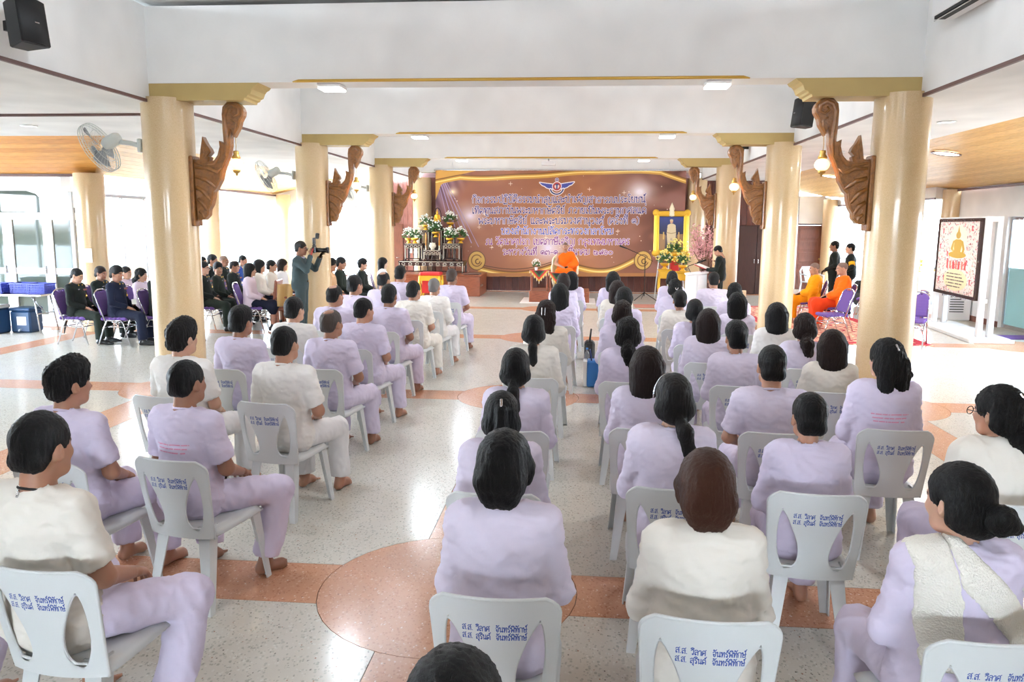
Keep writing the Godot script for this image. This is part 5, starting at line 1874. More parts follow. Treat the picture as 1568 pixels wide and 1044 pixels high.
	for e in v: bouquet(V(e[0], e[1] if e[0] != -3.6 else 1.66, e[2]), e[3], M.petal_white, e[4])
	var stand := thing("vase_stand", "small dark block under the middle flower vase", "stand", V(-3.6, 0.97, -14.19))
	part("block", box(V(0.22, 0.69, 0.16), 0.01), M.lacquer, stand, T(V(0, 0.345, 0)))
	for s2 in [-1.0, 1.0]:
		var cd := thing("altar_candle", "orange altar candle on the %s side of the incense pot" % ("pillar" if s2 < 0 else "banner"), "candle", V(-3.62 + 0.2 * s2, 1.3, -13.72))
		part("holder", B.new().smooth().lathe([[0.0, 0.0], [0.035, 0.0], [0.02, 0.03], [0.015, 0.09], [0.028, 0.12], [0.0, 0.12]], 10).done(), M.pearl, cd)
		part("wax", B.new().smooth().tube([V(0, 0.11, 0), V(0, 0.48, 0)], 0.014, 8).done(), M.candle, cd)
	var pot := thing("incense_pot", "round pale incense pot between the altar candles", "pot", V(-3.62, 1.3, -13.74))
	part("bowl", B.new().smooth().lathe([[0.0, 0.0], [0.06, 0.0], [0.05, 0.03], [0.1, 0.09], [0.1, 0.14], [0.075, 0.17], [0.09, 0.2], [0.07, 0.2], [0.0, 0.17]], 18).done(), M.pearl, pot)
	part("lid_knob", B.new().smooth().ball(V(0, 0.19, 0), V(0.03, 0.025, 0.03), 8).done(), M.pearl, pot)
	# red-topped gilded stool before the stage
	var sto := thing("gilded_stool", "gilded stool with red cushion in front of the altar stage", "stool", V(-3.46, 0, -12.62))
	part("cushion", box(V(0.6, 0.1, 0.5), 0.04), M.red, sto, T(V(0, 0.66, 0)))
	part("apron", B.new().box(V(0, 0.55, 0.22), V(0.58, 0.14, 0.03)).box(V(0, 0.55, -0.22), V(0.58, 0.14, 0.03)).box(V(0.27, 0.55, 0), V(0.03, 0.14, 0.44)).box(V(-0.27, 0.55, 0), V(0.03, 0.14, 0.44)).done(), M.gilt_frame, sto)
	for x in [-1.0, 1.0]:
		for z in [-1.0, 1.0]: part("leg", B.new().smooth().tube([V(0.27 * x, 0.6, 0.22 * z), V(0.29 * x, 0.4, 0.24 * z), V(0.25 * x, 0.15, 0.2 * z), V(0.28 * x, 0.0, 0.23 * z)], [0.04, 0.035, 0.022, 0.035], 8).done(), M.gilt_frame, sto)
	part("red_panel", box(V(0.5, 0.36, 0.02)), M.red, sto, T(V(0, 0.3, 0.05)))


func build_fittings() -> void:
	for k in 3:
		var z := -5.0 * k
		var nth: String = ["nearest", "second", "third"][k]
		for s in [-1.0, 1.0]:
			var side := "window side" if s < 0 else "monks' side"
			carved_bracket(V(3.9 * s, 2.0, z), s, "carved brown wooden wing on the %s column, %s" % [nth, side])
			lantern(V(3.36 * s, 3.0, z), "small glowing globe lantern on the %s column's bracket, %s" % [nth, side])
			led_panel(V(2.18 * s, 3.61, z), "square white light under the %s cross beam, %s" % [nth, side])
	for e in [[-2.1, 3.6], [2.1, 3.6], [-2.1, 8.2], [2.1, 8.2]]:
		globe_lamp(V(e[0], 4.48, e[1]), "white globe lamp under the nave ceiling, above the picture, %s, %s" % ["window side" if e[0] < 0 else "monks' side", "nearer the beam" if e[1] < 5.0 else "above the camera"], 3.0)
	for k in 3:
		for s in [-1.0, 1.0]: globe_lamp(V(2.1 * s, 4.48, -2.3 - 5.0 * k), "white globe lamp hidden behind the %s cross beam, %s" % [["nearest", "second", "third"][k], "window side" if s < 0 else "monks' side"], 2.2)
	for e in [[-1.8, "nearest the camera"], [-5.1, "above the painting"], [-8.2, "above the monks"], [-11.3, "farthest, near the brown door"]]:
		round_light(V(6.9, 3.292, e[0]), -0.153, 0.2, "round light in the board slope, %s" % e[1], 4.5)
	round_light(V(5.45, 3.408, -1.85), 0.0, 0.075, "small downlight in the white aisle ceiling by the near column", 0.3)
	round_light(V(5.4, 3.408, -6.0), 0.0, 0.075, "small downlight in the white aisle ceiling farther back", 0.3)
	round_light(V(-7.3, 3.408, -1.9), 0.0, 0.075, "small downlight in the white lobby ceiling", 0.3)
	wall_fan(V(-4.95, 2.98, 0.0), PI / 2, "grey wall fan on the nearest column, window side")
	wall_fan(V(-4.95, 2.95, -5.0), PI / 2, "grey wall fan on the second column, window side")
	wall_fan(V(-4.95, 2.95, -10.0), PI / 2, "grey wall fan on the third column, window side")
	loudspeaker(V(-4.02, 3.68, 2.56), -PI / 2 - 0.25, 0.12, "black loudspeaker high on the beam in the top corner", 0.82)
	loudspeaker(V(4.02, 3.72, -3.3), PI / 2 + 0.25, 0.12, "black loudspeaker half hidden behind the nearest carved bracket", 0.9)
	loudspeaker(V(4.02, 3.72, -8.3), PI / 2 + 0.25, 0.12, "black loudspeaker behind the second carved bracket", 0.9)
	# projector hung from the third cross beam
	var p := thing("projector", "small white projector hanging from the cross beam before the banner", "projector", V(-0.08, 3.61, -10.0))
	part("pole", B.new().smooth().tube([V(0, 0.0, 0), V(0, -0.08, 0)], 0.015, 8).done(), M.silver, p)
	part("case", box(V(0.34, 0.1, 0.26), 0.02), M.white_gloss, p, T(V(0, -0.11, 0)))
	part("lens", B.new().smooth().lathe([[0.0, 0.0], [0.04, 0.0], [0.04, 0.04], [0.0, 0.035]], 12, T(V(0.08, -0.11, -0.125), 0, -PI / 2)).done(), M.black_gloss, p)
	# air grille of the cooling unit on the long beam
	var ac := thing("air_conditioner", "white air conditioner with dark louvre at the top edge of the picture", "air conditioner", V(4.16, 4.16, 1.35), -PI / 2)
	part("case", box(V(1.0, 0.28, 0.24), 0.03), M.white_gloss, ac)
	part("outlet", box(V(0.86, 0.05, 0.1)), M.speaker, ac, T(V(0, -0.125, 0.06)))
	part("louvre", box(V(0.84, 0.008, 0.08)), M.silver, ac, T(V(0, -0.15, 0.08), 0, 0.5))


# ---------------------------------------------------------------- print: lettering and pictures
# Thai letters as strokes: [width, then polylines; a polyline of three numbers is a small ring x, y, radius]
var thai := {}


func thai_set() -> void:
	var g := thai
	var stem := [0.2, 0.78, 0.2, 0.03]
	g["ก"] = [0.7, [0.12, 0, 0.12, 0.58, 0.03, 0.7, 0.16, 0.92, 0.36, 1, 0.54, 0.9, 0.6, 0.7, 0.6, 0]]
	g["ข"] = [0.66, [0.12, 0.87, 0.09], [0.21, 0.87, 0.24, 0.72, 0.14, 0.58, 0.14, 0.02, 0.54, 0.02, 0.54, 1]]
	g["ค"] = [0.7, [0.08, 0, 0.08, 0.7, 0.2, 0.94, 0.35, 1, 0.5, 0.94, 0.6, 0.74, 0.6, 0], [0.33, 0.5, 0.09], [0.26, 0.42, 0.1, 0.06]]
	g["ง"] = [0.56, [0.32, 0.87, 0.09], [0.41, 0.85, 0.42, 0.1, 0.34, 0.02, 0.06, 0.48]]
	g["จ"] = [0.62, [0.2, 0.42, 0.09], [0.05, 0.78, 0.22, 1, 0.44, 0.92, 0.52, 0.6, 0.46, 0.12, 0.32, 0.01, 0.22, 0.08, 0.2, 0.33]]
	g["ช"] = [0.72, [0.12, 0.87, 0.09], [0.21, 0.87, 0.24, 0.72, 0.14, 0.58, 0.14, 0.02, 0.54, 0.02, 0.54, 0.62, 0.42, 0.72, 0.52, 0.84, 0.66, 0.98]]
	g["ญ"] = [0.94, [0.12, 0, 0.12, 0.58, 0.03, 0.7, 0.16, 0.92, 0.34, 1, 0.5, 0.9, 0.54, 0.7, 0.54, 0.02, 0.84, 0.02, 0.84, 1], [0.4, -0.2, 0.07], [0.47, -0.24, 0.62, -0.34, 0.8, -0.2]]
	g["ฏ"] = [0.72, [0.12, 0, 0.12, 0.58, 0.03, 0.7, 0.16, 0.92, 0.36, 1, 0.54, 0.9, 0.6, 0.7, 0.6, 0, 0.6, -0.2, 0.48, -0.3, 0.36, -0.16, 0.24, -0.32], [0.14, -0.2, 0.07]]
	g["ณ"] = [0.96, [0.11, 0.12, 0.09], [0.2, 0.08, 0.2, 0.6, 0.1, 0.72, 0.2, 0.94, 0.36, 1, 0.5, 0.9, 0.54, 0.7, 0.54, 0.05, 0.86, 0.22, 0.86, 1], [0.86, 0.11, 0.09]]
	g["ด"] = [0.7, [0.16, 0, 0.08, 0.3, 0.08, 0.7, 0.2, 0.94, 0.35, 1, 0.5, 0.94, 0.6, 0.74, 0.6, 0], [0.3, 0.36, 0.09], [0.22, 0.28, 0.16, 0]]
	g["ต"] = [0.7, [0.16, 0, 0.08, 0.3, 0.08, 0.74, 0.2, 0.98, 0.34, 0.86, 0.48, 0.98, 0.6, 0.74, 0.6, 0], [0.3, 0.36, 0.09], [0.22, 0.28, 0.16, 0]]
	g["ถ"] = [0.74, [0.12, 0.12, 0.09], [0.21, 0.08, 0.2, 0.58, 0.08, 0.7, 0.2, 0.92, 0.4, 1, 0.58, 0.9, 0.64, 0.7, 0.64, 0]]
	g["ท"] = [0.7, [0.12, 0.87, 0.09], [0.21, 0.85, 0.2, 0, 0.44, 0.94, 0.56, 0.98, 0.6, 0.8, 0.6, 0]]
	g["ธ"] = [0.64, [0.52, 0.98, 0.28, 0.96, 0.1, 0.82, 0.14, 0.68, 0.46, 0.64, 0.54, 0.5, 0.54, 0.1, 0.46, 0.02, 0.12, 0.02, 0.1, 0.42]]
	g["น"] = [0.72, [0.12, 0.87, 0.09], [0.21, 0.85, 0.2, 0.02, 0.5, 0.24, 0.56, 0.3, 0.56, 1], [0.58, 0.12, 0.1]]
	g["บ"] = [0.68, [0.12, 0.87, 0.09], [0.21, 0.85, 0.2, 0.02, 0.58, 0.02, 0.58, 1]]
	g["ป"] = [0.68, [0.12, 0.87, 0.09], [0.21, 0.85, 0.2, 0.02, 0.58, 0.02, 0.58, 1.32]]
	g["พ"] = [0.76, [0.12, 0.87, 0.09], [0.2, 0.82, 0.2, 0.02, 0.42, 0.62, 0.64, 0.02, 0.66, 1]]
	g["ภ"] = [0.74, [0.1, 0.12, 0.09], [0.2, 0.1, 0.22, 0.58, 0.1, 0.7, 0.22, 0.92, 0.42, 1, 0.6, 0.9, 0.65, 0.7, 0.65, 0]]
	g["ม"] = [0.72, [0.12, 0.87, 0.09], [0.21, 0.85, 0.22, 0.2], [0.16, 0.11, 0.09], [0.25, 0.06, 0.58, 0.16, 0.58, 1]]
	g["ย"] = [0.66, [0.18, 0.88, 0.09], [0.1, 0.82, 0.08, 0.66, 0.26, 0.56, 0.14, 0.44, 0.14, 0.02, 0.54, 0.02, 0.54, 1]]
	g["ร"] = [0.54, [0.3, 0.1, 0.09], [0.39, 0.14, 0.38, 0.52, 0.12, 0.66, 0.1, 0.82, 0.24, 0.98, 0.46, 0.94]]
	g["ล"] = [0.68, [0.06, 0.78, 0.24, 1, 0.48, 0.95, 0.58, 0.75, 0.58, 0], [0.58, 0.5, 0.36, 0.62, 0.12, 0.46, 0.12, 0.2], [0.2, 0.1, 0.09]]
	g["ว"] = [0.58, [0.06, 0.8, 0.22, 1, 0.42, 0.94, 0.48, 0.7, 0.44, 0.14], [0.34, 0.1, 0.09]]
	g["ศ"] = [0.76, [0.08, 0, 0.08, 0.7, 0.2, 0.94, 0.35, 1, 0.5, 0.92, 0.6, 0.72, 0.6, 0], [0.33, 0.5, 0.09], [0.26, 0.42, 0.1, 0.06], [0.5, 0.92, 0.7, 1.12]]
	g["ษ"] = [0.76, [0.12, 0.87, 0.09], [0.21, 0.85, 0.2, 0.02, 0.6, 0.02, 0.6, 1], [0.36, 0.52, 0.07], [0.43, 0.5, 0.72, 0.62]]
	g["ส"] = [0.72, [0.06, 0.78, 0.24, 1, 0.48, 0.93, 0.58, 0.73, 0.58, 0], [0.58, 0.5, 0.36, 0.62, 0.12, 0.46, 0.12, 0.2], [0.2, 0.1, 0.09], [0.46, 0.94, 0.68, 1.14]]
	g["ห"] = [0.74, [0.12, 0.87, 0.09], [0.21, 0.85, 0.2, 0.0], [0.2, 0.42, 0.46, 0.74], [0.54, 0.86, 0.1], [0.48, 0.74, 0.62, 0.56, 0.62, 0]]
	g["อ"] = [0.68, [0.18, 0.52, 0.09], [0.1, 0.48, 0.1, 0.1, 0.2, 0.02, 0.48, 0.02, 0.58, 0.1, 0.58, 0.76, 0.46, 0.97, 0.22, 0.98, 0.08, 0.82]]
	g["ะ"] = [0.44, [0.12, 0.66, 0.07], [0.18, 0.6, 0.28, 0.62, 0.38, 0.82], [0.12, 0.2, 0.07], [0.18, 0.14, 0.28, 0.16, 0.38, 0.36]]
	g["า"] = [0.5, [0.04, 0.76, 0.16, 0.98, 0.34, 0.95, 0.4, 0.75, 0.4, 0]]
	g["ำ"] = [0.5, [-0.14, 1.28, 0.09], [0.04, 0.76, 0.16, 0.98, 0.34, 0.95, 0.4, 0.75, 0.4, 0]]
	g["เ"] = [0.36, [0.2, 0.1, 0.09], [0.11, 0.14, 0.1, 1]]
	g["แ"] = [0.66, [0.2, 0.1, 0.09], [0.11, 0.14, 0.1, 1], [0.5, 0.1, 0.09], [0.41, 0.14, 0.4, 1]]
	g["โ"] = [0.48, [0.44, 1.36, 0.2, 1.44, 0.08, 1.24, 0.3, 1.06, 0.22, 0.9, 0.22, 0.14], [0.31, 0.1, 0.09]]
	g["ิ"] = [0.0, [-0.58, 1.14, -0.5, 1.3, -0.3, 1.38, -0.12, 1.28, -0.08, 1.14, -0.58, 1.14]]
	g["ี"] = [0.0, [-0.58, 1.14, -0.5, 1.3, -0.3, 1.38, -0.12, 1.28, -0.08, 1.14, -0.58, 1.14], [-0.1, 1.16, -0.08, 1.5]]
	g["ั"] = [0.0, [-0.42, 1.28, 0.08], [-0.34, 1.22, -0.2, 1.16, -0.02, 1.42]]
	g["็"] = [0.0, [-0.46, 1.16, 0.06], [-0.5, 1.24, -0.36, 1.38, -0.2, 1.2, -0.06, 1.36, 0.02, 1.5]]
	g["่"] = [0.0, [-0.14, 1.42, -0.14, 1.68]]
	g["้"] = [0.0, [-0.3, 1.58, 0.06], [-0.26, 1.5, -0.18, 1.42, 0.02, 1.66]]
	g["์"] = [0.0, [-0.2, 1.24, 0.09], [-0.14, 1.32, 0.02, 1.54]]
	g["ุ"] = [0.0, [-0.2, -0.2, 0.07], [-0.12, -0.2, -0.12, -0.46]]
	g["ู"] = [0.0, [-0.38, -0.18, 0.06], [-0.32, -0.2, -0.32, -0.42, -0.1, -0.42, -0.1, -0.16]]
	g["๑"] = [0.74, [0.36, 0.42, 0.1], [0.45, 0.36, 0.34, 0.14, 0.14, 0.2, 0.06, 0.5, 0.2, 0.76, 0.46, 0.8, 0.62, 0.56, 0.6, 0.05]]
	g["๒"] = [0.8, [0.52, 0.3, 0.1], [0.62, 0.36, 0.58, 0.62, 0.4, 0.74, 0.26, 0.5, 0.12, 0.8, 0.08, 0.3, 0.2, 0.05, 0.5, 0.02, 0.7, 0.1]]
	g["๓"] = [0.8, [0.16, 0.16, 0.1], [0.07, 0.24, 0.06, 0.55, 0.2, 0.78, 0.36, 0.62, 0.5, 0.78, 0.66, 0.6, 0.66, 0.04]]
	g["๕"] = [0.8, [0.34, 0.34, 0.1], [0.44, 0.3, 0.34, 0.08, 0.14, 0.16, 0.06, 0.45, 0.2, 0.72, 0.4, 0.74, 0.56, 0.5, 0.62, 0.1, 0.7, 0.6, 0.56, 0.92, 0.74, 0.96]]
	g["๖"] = [0.7, [0.3, 0.28, 0.22], [0.5, 0.36, 0.56, 0.62, 0.4, 0.78, 0.2, 0.68, 0.16, 0.95]]
	g["๐"] = [0.68, [0.32, 0.4, 0.29]]
	g["("] = [0.36, [0.3, 1.16, 0.12, 0.9, 0.08, 0.5, 0.12, 0.1, 0.3, -0.16]]
	g[")"] = [0.36, [0.06, 1.16, 0.24, 0.9, 0.28, 0.5, 0.24, 0.1, 0.06, -0.16]]
	g["-"] = [0.5, [0.06, 0.42, 0.42, 0.42]]
	g["."] = [0.28, [0.1, 0.05, 0.13, 0.05]]
	g[" "] = [0.5]


func text_width(s: String) -> float:
	var w := 0.0
	for c in s: w += thai[c][0] if thai.has(c) else 0.4
	return w


# Draws one line of lettering into an image: x, y of the baseline's start in pixels
func write(im: Image, s: String, x: float, y: float, size: float, thick: float, c: Color, sy := 1.0) -> void:
	var r := thick / 2.0
	var ri := int(ceil(r))
	for ch in s:
		var g: Array = thai.get(ch, [0.4])
		for k in range(1, g.size()):
			var p: Array = g[k]
			var pts := PackedVector2Array()
			if p.size() == 3:
				for i in 13: pts.append(Vector2(p[0] + p[2] * cos(TAU * i / 12), p[1] + p[2] * sin(TAU * i / 12)))
			else:
				for i in range(0, p.size(), 2): pts.append(Vector2(p[i], p[i + 1]))
			for i in pts.size() - 1:
				var a := Vector2(x + pts[i].x * size, y - pts[i].y * size * sy)
				var b := Vector2(x + pts[i + 1].x * size, y - pts[i + 1].y * size * sy)
				var n := maxi(1, int(ceil(a.distance_to(b) / maxf(r * 0.6, 0.5))))
				for q in n + 1: dab(im, a.lerp(b, float(q) / n), r, ri, c)
		x += g[0] * size


func dab(im: Image, p: Vector2, r: float, ri: int, c: Color) -> void:
	var w := im.get_width()
	var h := im.get_height()
	for yy in range(int(p.y) - ri, int(p.y) + ri + 2):
		if yy < 0 or yy >= h: continue
		for xx in range(int(p.x) - ri, int(p.x) + ri + 2):
			if xx < 0 or xx >= w: continue
			var t := r + 0.5 - Vector2(xx + 0.5 - p.x, yy + 0.5 - p.y).length()
			if t > 0.0: im.set_pixel(xx, yy, im.get_pixel(xx, yy).lerp(c, minf(t, 1.0)))


func fill_poly(im: Image, poly: PackedVector2Array, c: Color) -> void:
	var lo := poly[0]
	var hi := poly[0]
	for p in poly:
		lo = lo.min(p); hi = hi.max(p)
	for y in range(maxi(int(lo.y), 0), mini(int(hi.y) + 1, im.get_height())):
		for x in range(maxi(int(lo.x), 0), mini(int(hi.x) + 1, im.get_width())):
			if Geometry2D.is_point_in_polygon(Vector2(x + 0.5, y + 0.5), poly): im.set_pixel(x, y, c)


func stroke(im: Image, pts: Array, thick: float, c: Color) -> void:
	for i in pts.size() - 1:
		var a: Vector2 = pts[i]
		var b: Vector2 = pts[i + 1]
		var n := maxi(1, int(a.distance_to(b) / maxf(thick * 0.3, 0.5)))
		for q in n + 1: dab(im, a.lerp(b, float(q) / n), thick / 2.0, int(ceil(thick / 2.0)), c)


func arc(c: Vector2, r: Vector2, t0: float, t1: float, n := 20) -> Array:
	var o := []
	for i in n + 1:
		var t := lerpf(t0, t1, float(i) / n)
		o.append(c + Vector2(cos(t) * r.x, sin(t) * r.y))
	return o


# a line of script too small to read
func scrawl(im: Image, at: Vector2, long: float, tall: float, thick: float, c: Color, sd: int) -> void:
	var r := RandomNumberGenerator.new()
	r.seed = 50 + sd
	var x := 0.0
	while x < long:
		var w := r.randf_range(tall * 0.8, tall * 1.5)
		if r.randf() > 0.12: stroke(im, [at + Vector2(x, 0), at + Vector2(x, -tall), at + Vector2(x + w * 0.6, -tall), at + Vector2(x + w * 0.6, r.randf_range(-tall * 0.4, tall * 0.3))], thick, c)
		x += w


func banner_print() -> ImageTexture:
	var W := 1024
	var H := 440
	var im := Image.create(W, H, false, Image.FORMAT_RGB8)
	var n := FastNoiseLite.new()
	n.seed = 3
	n.frequency = 0.004
	n.fractal_octaves = 2
	var cols := [rgb(84, 44, 34), rgb(150, 92, 60), rgb(186, 122, 76), rgb(120, 72, 66)]
	for y in H:
		var v := float(y) / H
		for x in W:
			var u := float(x) / W
			# folds of printed silk sweeping from the upper right, plum at both ends
			var wv := 0.5 + 0.5 * sin(11.0 * (u * 0.8 + v * 0.9) + 5.0 * n.get_noise_2d(x, y * 1.6))
			var mid := clampf(1.0 - absf(u - 0.5) * 1.75, 0.0, 1.0)
			var c: Color = cols[1].lerp(cols[2], clampf(v * 1.0 * mid + 0.45 * wv * wv, 0.0, 1.0))
			c = c.lerp(cols[3], (1.0 - mid) * 0.7)
			c = c.lerp(cols[0], clampf((u - 0.66) * 2.8, 0.0, 0.9) * wv)
			c = c.lerp(rgb(150, 104, 96), clampf((u - 0.7) * 3.0, 0.0, 0.7) * (1.0 - wv) * (1.0 - wv))
			var edge := clampf(1.0 - (u + v * 0.22) * 6.0, 0.0, 1.0)
			c = c.lerp(rgb(62, 46, 88).lerp(rgb(140, 124, 168), 0.5 + 0.5 * sin((u - v * 0.18) * 170.0)), edge * 0.95)
			im.set_pixel(x, y, c)
	# bursts of light in the print
	for e in [[0.46, 0.72, 130.0, rgb(232, 220, 240), 1.1], [0.82, 0.2, 92.0, rgb(240, 230, 236), 1.2], [0.14, 0.42, 86.0, rgb(240, 226, 240), 1.1], [0.068, 0.2, 30.0, rgb(255, 236, 200), 1.2], [0.5, 0.5, 170.0, rgb(218, 190, 160), 0.6]]:
		var cx: float = e[0] * W
		var cy: float = e[1] * H
		for y in range(maxi(0, int(cy - e[2] * 1.6)), mini(H, int(cy + e[2] * 1.6))):
			for x in range(maxi(0, int(cx - e[2] * 2.0)), mini(W, int(cx + e[2] * 2.0))):
				var t: float = 1.0 - Vector2((x - cx) / 1.25, y - cy).length() / e[2]
				if t > 0.0: im.set_pixel(x, y, im.get_pixel(x, y).lerp(e[3], minf(t * t * e[4], 1.0)))
	for i in 5:
		stroke(im, [Vector2(6 + i * 7, 26), Vector2(60 + i * 30, 250 + i * 16)], 2.0 + (i % 2) * 1.5, rgb(168, 150, 190))
	var r := RandomNumberGenerator.new()
	r.seed = 11
	for i in 90:
		var p := Vector2(r.randf() * W, r.randf() * H)
		var s := r.randf_range(1.0, 2.2)
		dab(im, p, s, 3, rgb(252, 240, 222))
		if i % 5 == 0:
			stroke(im, [p - Vector2(8, 0), p + Vector2(8, 0)], 1.2, rgb(252, 240, 222))
			stroke(im, [p - Vector2(0, 8), p + Vector2(0, 8)], 1.2, rgb(252, 240, 222))
	# golden ribbons along the top and the bottom, a gold fold in the upper corner
	fill_poly(im, PackedVector2Array([Vector2(0, 0), Vector2(170, 0), Vector2(70, 26), Vector2(22, 60), Vector2(0, 120)]), rgb(206, 152, 72))
	var gold := [rgb(120, 76, 28), rgb(198, 146, 58), rgb(246, 214, 128), rgb(206, 154, 66)]
	for k in 4:
		var top := []
		var low := []
		var low2 := []
		for i in 41:
			var u := i / 40.0
			top.append(Vector2(u * W, 16 + 14 * sin(u * 5.4 + 0.6) + k * 5.0 - 8 + (30.0 * maxf(0.0, u - 0.9) * 10.0 if u > 0.9 else 0.0) + (24.0 * maxf(0.0, 0.1 - u) * 10.0)))
			low.append(Vector2(180 + u * 350, 396 + 36 * sin(u * PI) - 26 * u + k * 6.5))
			low2.append(Vector2(600 + u * 230, 392 + 30 * sin(u * PI) - 34 * u + k * 6.5))
		for l in [top, low, low2]: stroke(im, l, 7.0, gold[k])
	for k in 2:
		var a := []
		for i in 31: a.append(Vector2(180 + i * 12, 388 + 34 * sin(i / 30.0 * PI) + k * 34 - i))
		stroke(im, a, 2.5, rgb(70, 40, 22))
	for cx in [172.0, 862.0]:
		fill_poly(im, PackedVector2Array(arc(Vector2(cx, 372), Vector2(36, 40), 0, TAU)), rgb(206, 164, 84))
		stroke(im, arc(Vector2(cx, 372), Vector2(36, 40), 0, TAU), 3.0, rgb(96, 60, 30))
		stroke(im, arc(Vector2(cx, 372), Vector2(22, 24), 0.4, TAU - 0.6), 4.0, rgb(120, 80, 40))
		stroke(im, arc(Vector2(cx + 4, 376), Vector2(9, 10), 0, TAU - 1.4), 4.0, rgb(98, 62, 34))
	stroke(im, [Vector2(0, 432), Vector2(W, 432)], 14.0, rgb(170, 112, 62))
	# the emblem: spread wings, a wheel and an anchor
	var e0 := Vector2(503, 64)
	for s in [-1.0, 1.0]:
		var wing := PackedVector2Array([e0 + Vector2(12 * s, -8), e0 + Vector2(70 * s, -16), e0 + Vector2(60 * s, -6), e0 + Vector2(50 * s, -2), e0 + Vector2(42 * s, 4), e0 + Vector2(30 * s, 8), e0 + Vector2(12 * s, 10)])
		stroke(im, Array(wing) + [wing[0]], 7.0, rgb(250, 246, 250))
		fill_poly(im, wing, rgb(64, 74, 156))
	stroke(im, arc(e0 + Vector2(0, 8), Vector2(26, 24), 0.15, PI - 0.15), 11.0, rgb(250, 246, 250))
	stroke(im, arc(e0 + Vector2(0, 8), Vector2(26, 24), 0.2, PI - 0.2), 5.0, rgb(28, 34, 84))
	fill_poly(im, PackedVector2Array(arc(e0, Vector2(20, 20), 0, TAU)), rgb(250, 246, 250))
	fill_poly(im, PackedVector2Array(arc(e0, Vector2(17, 17), 0, TAU)), rgb(178, 62, 60))
	fill_poly(im, PackedVector2Array(arc(e0, Vector2(10, 10), 0, TAU)), rgb(240, 214, 206))
	stroke(im, [e0 + Vector2(0, -9), e0 + Vector2(0, 9)], 5.0, rgb(40, 50, 120))
	stroke(im, [e0 + Vector2(-6, -7), e0 + Vector2(6, -7)], 3.0, rgb(40, 50, 120))
	stroke(im, arc(e0 + Vector2(0, -27), Vector2(5, 5), 0, TAU), 6.0, rgb(250, 246, 250))
	stroke(im, arc(e0 + Vector2(0, -27), Vector2(5, 5), 0, TAU), 2.5, rgb(60, 60, 130))
	# six lines of lettering, each with a white rim
	var lines := [
		["กิจกรรมปฏิบัติธรรมนำสุขและบำเพ็ญสาธารณประโยชน์", 152, 865, rgb(60, 44, 110), 131.0],
		["เทิดทูนสถาบันพระมหากษัตริย์ ถวายเป็นพระราชกุศลแด่", 152, 870, rgb(62, 44, 110), 176.0],
		["พระมหากษัตริย์ และพระบรมวงศานุวงศ์ (ครั้งที่ ๑)", 178, 842, rgb(62, 44, 108), 219.0],
		["ของสำนักงานปลัดกระทรวงกลาโหม", 274, 740, rgb(70, 76, 168), 262.0],
		["ณ วัดนาคปรก เขตภาษีเจริญ กรุงเทพมหานคร", 210, 806, rgb(128, 54, 124), 305.0],
		["ระหว่างวันที่ ๑๓-๑   มีนาคม ๒๕๖๐", 280, 738, rgb(122, 48, 112), 348.0],
	]
	im.resize(W * 2, H * 2, Image.INTERPOLATE_BILINEAR)
	for l in lines:
		var size: float = (l[2] - l[1]) / text_width(l[0])
		size = minf(size, 30.0)
		var x0: float = (l[1] + l[2]) / 2.0 - size * text_width(l[0]) / 2.0
		write(im, l[0], x0 * 2.0, l[4] * 2.0, size * 2.0, 11.6, rgb(246, 240, 248), 0.84)
		write(im, l[0], x0 * 2.0, l[4] * 2.0, size * 2.0, 6.2, l[3], 0.84)
	return ImageTexture.create_from_image(im)


func chair_print() -> ImageTexture:
	var im := Image.create(640, 640, false, Image.FORMAT_RGB8)
	im.fill(rgb(214, 217, 217))
	write(im, "ส.ส. วิลาศ  จันทร์พิทักษ์", 168, 178, 27, 3.7, rgb(52, 78, 158))
	write(im, "ส.ส. สุรินต์  จันทร์พิทักษ์", 168, 224, 26.5, 3.7, rgb(52, 78, 158))
	return ImageTexture.create_from_image(im)


func shirt_print(ground: Color) -> ImageTexture:
	# three thin lines of pink script high on the back
	var im := Image.create(256, 256, false, Image.FORMAT_RGB8)
	im.fill(ground)
	var c := rgb(226, 142, 174)
	for i in 3: scrawl(im, Vector2(62 + i * 5, 90 + i * 15), 140 - i * 14, 2.6, 1.5, c, i)
	return ImageTexture.create_from_image(im)


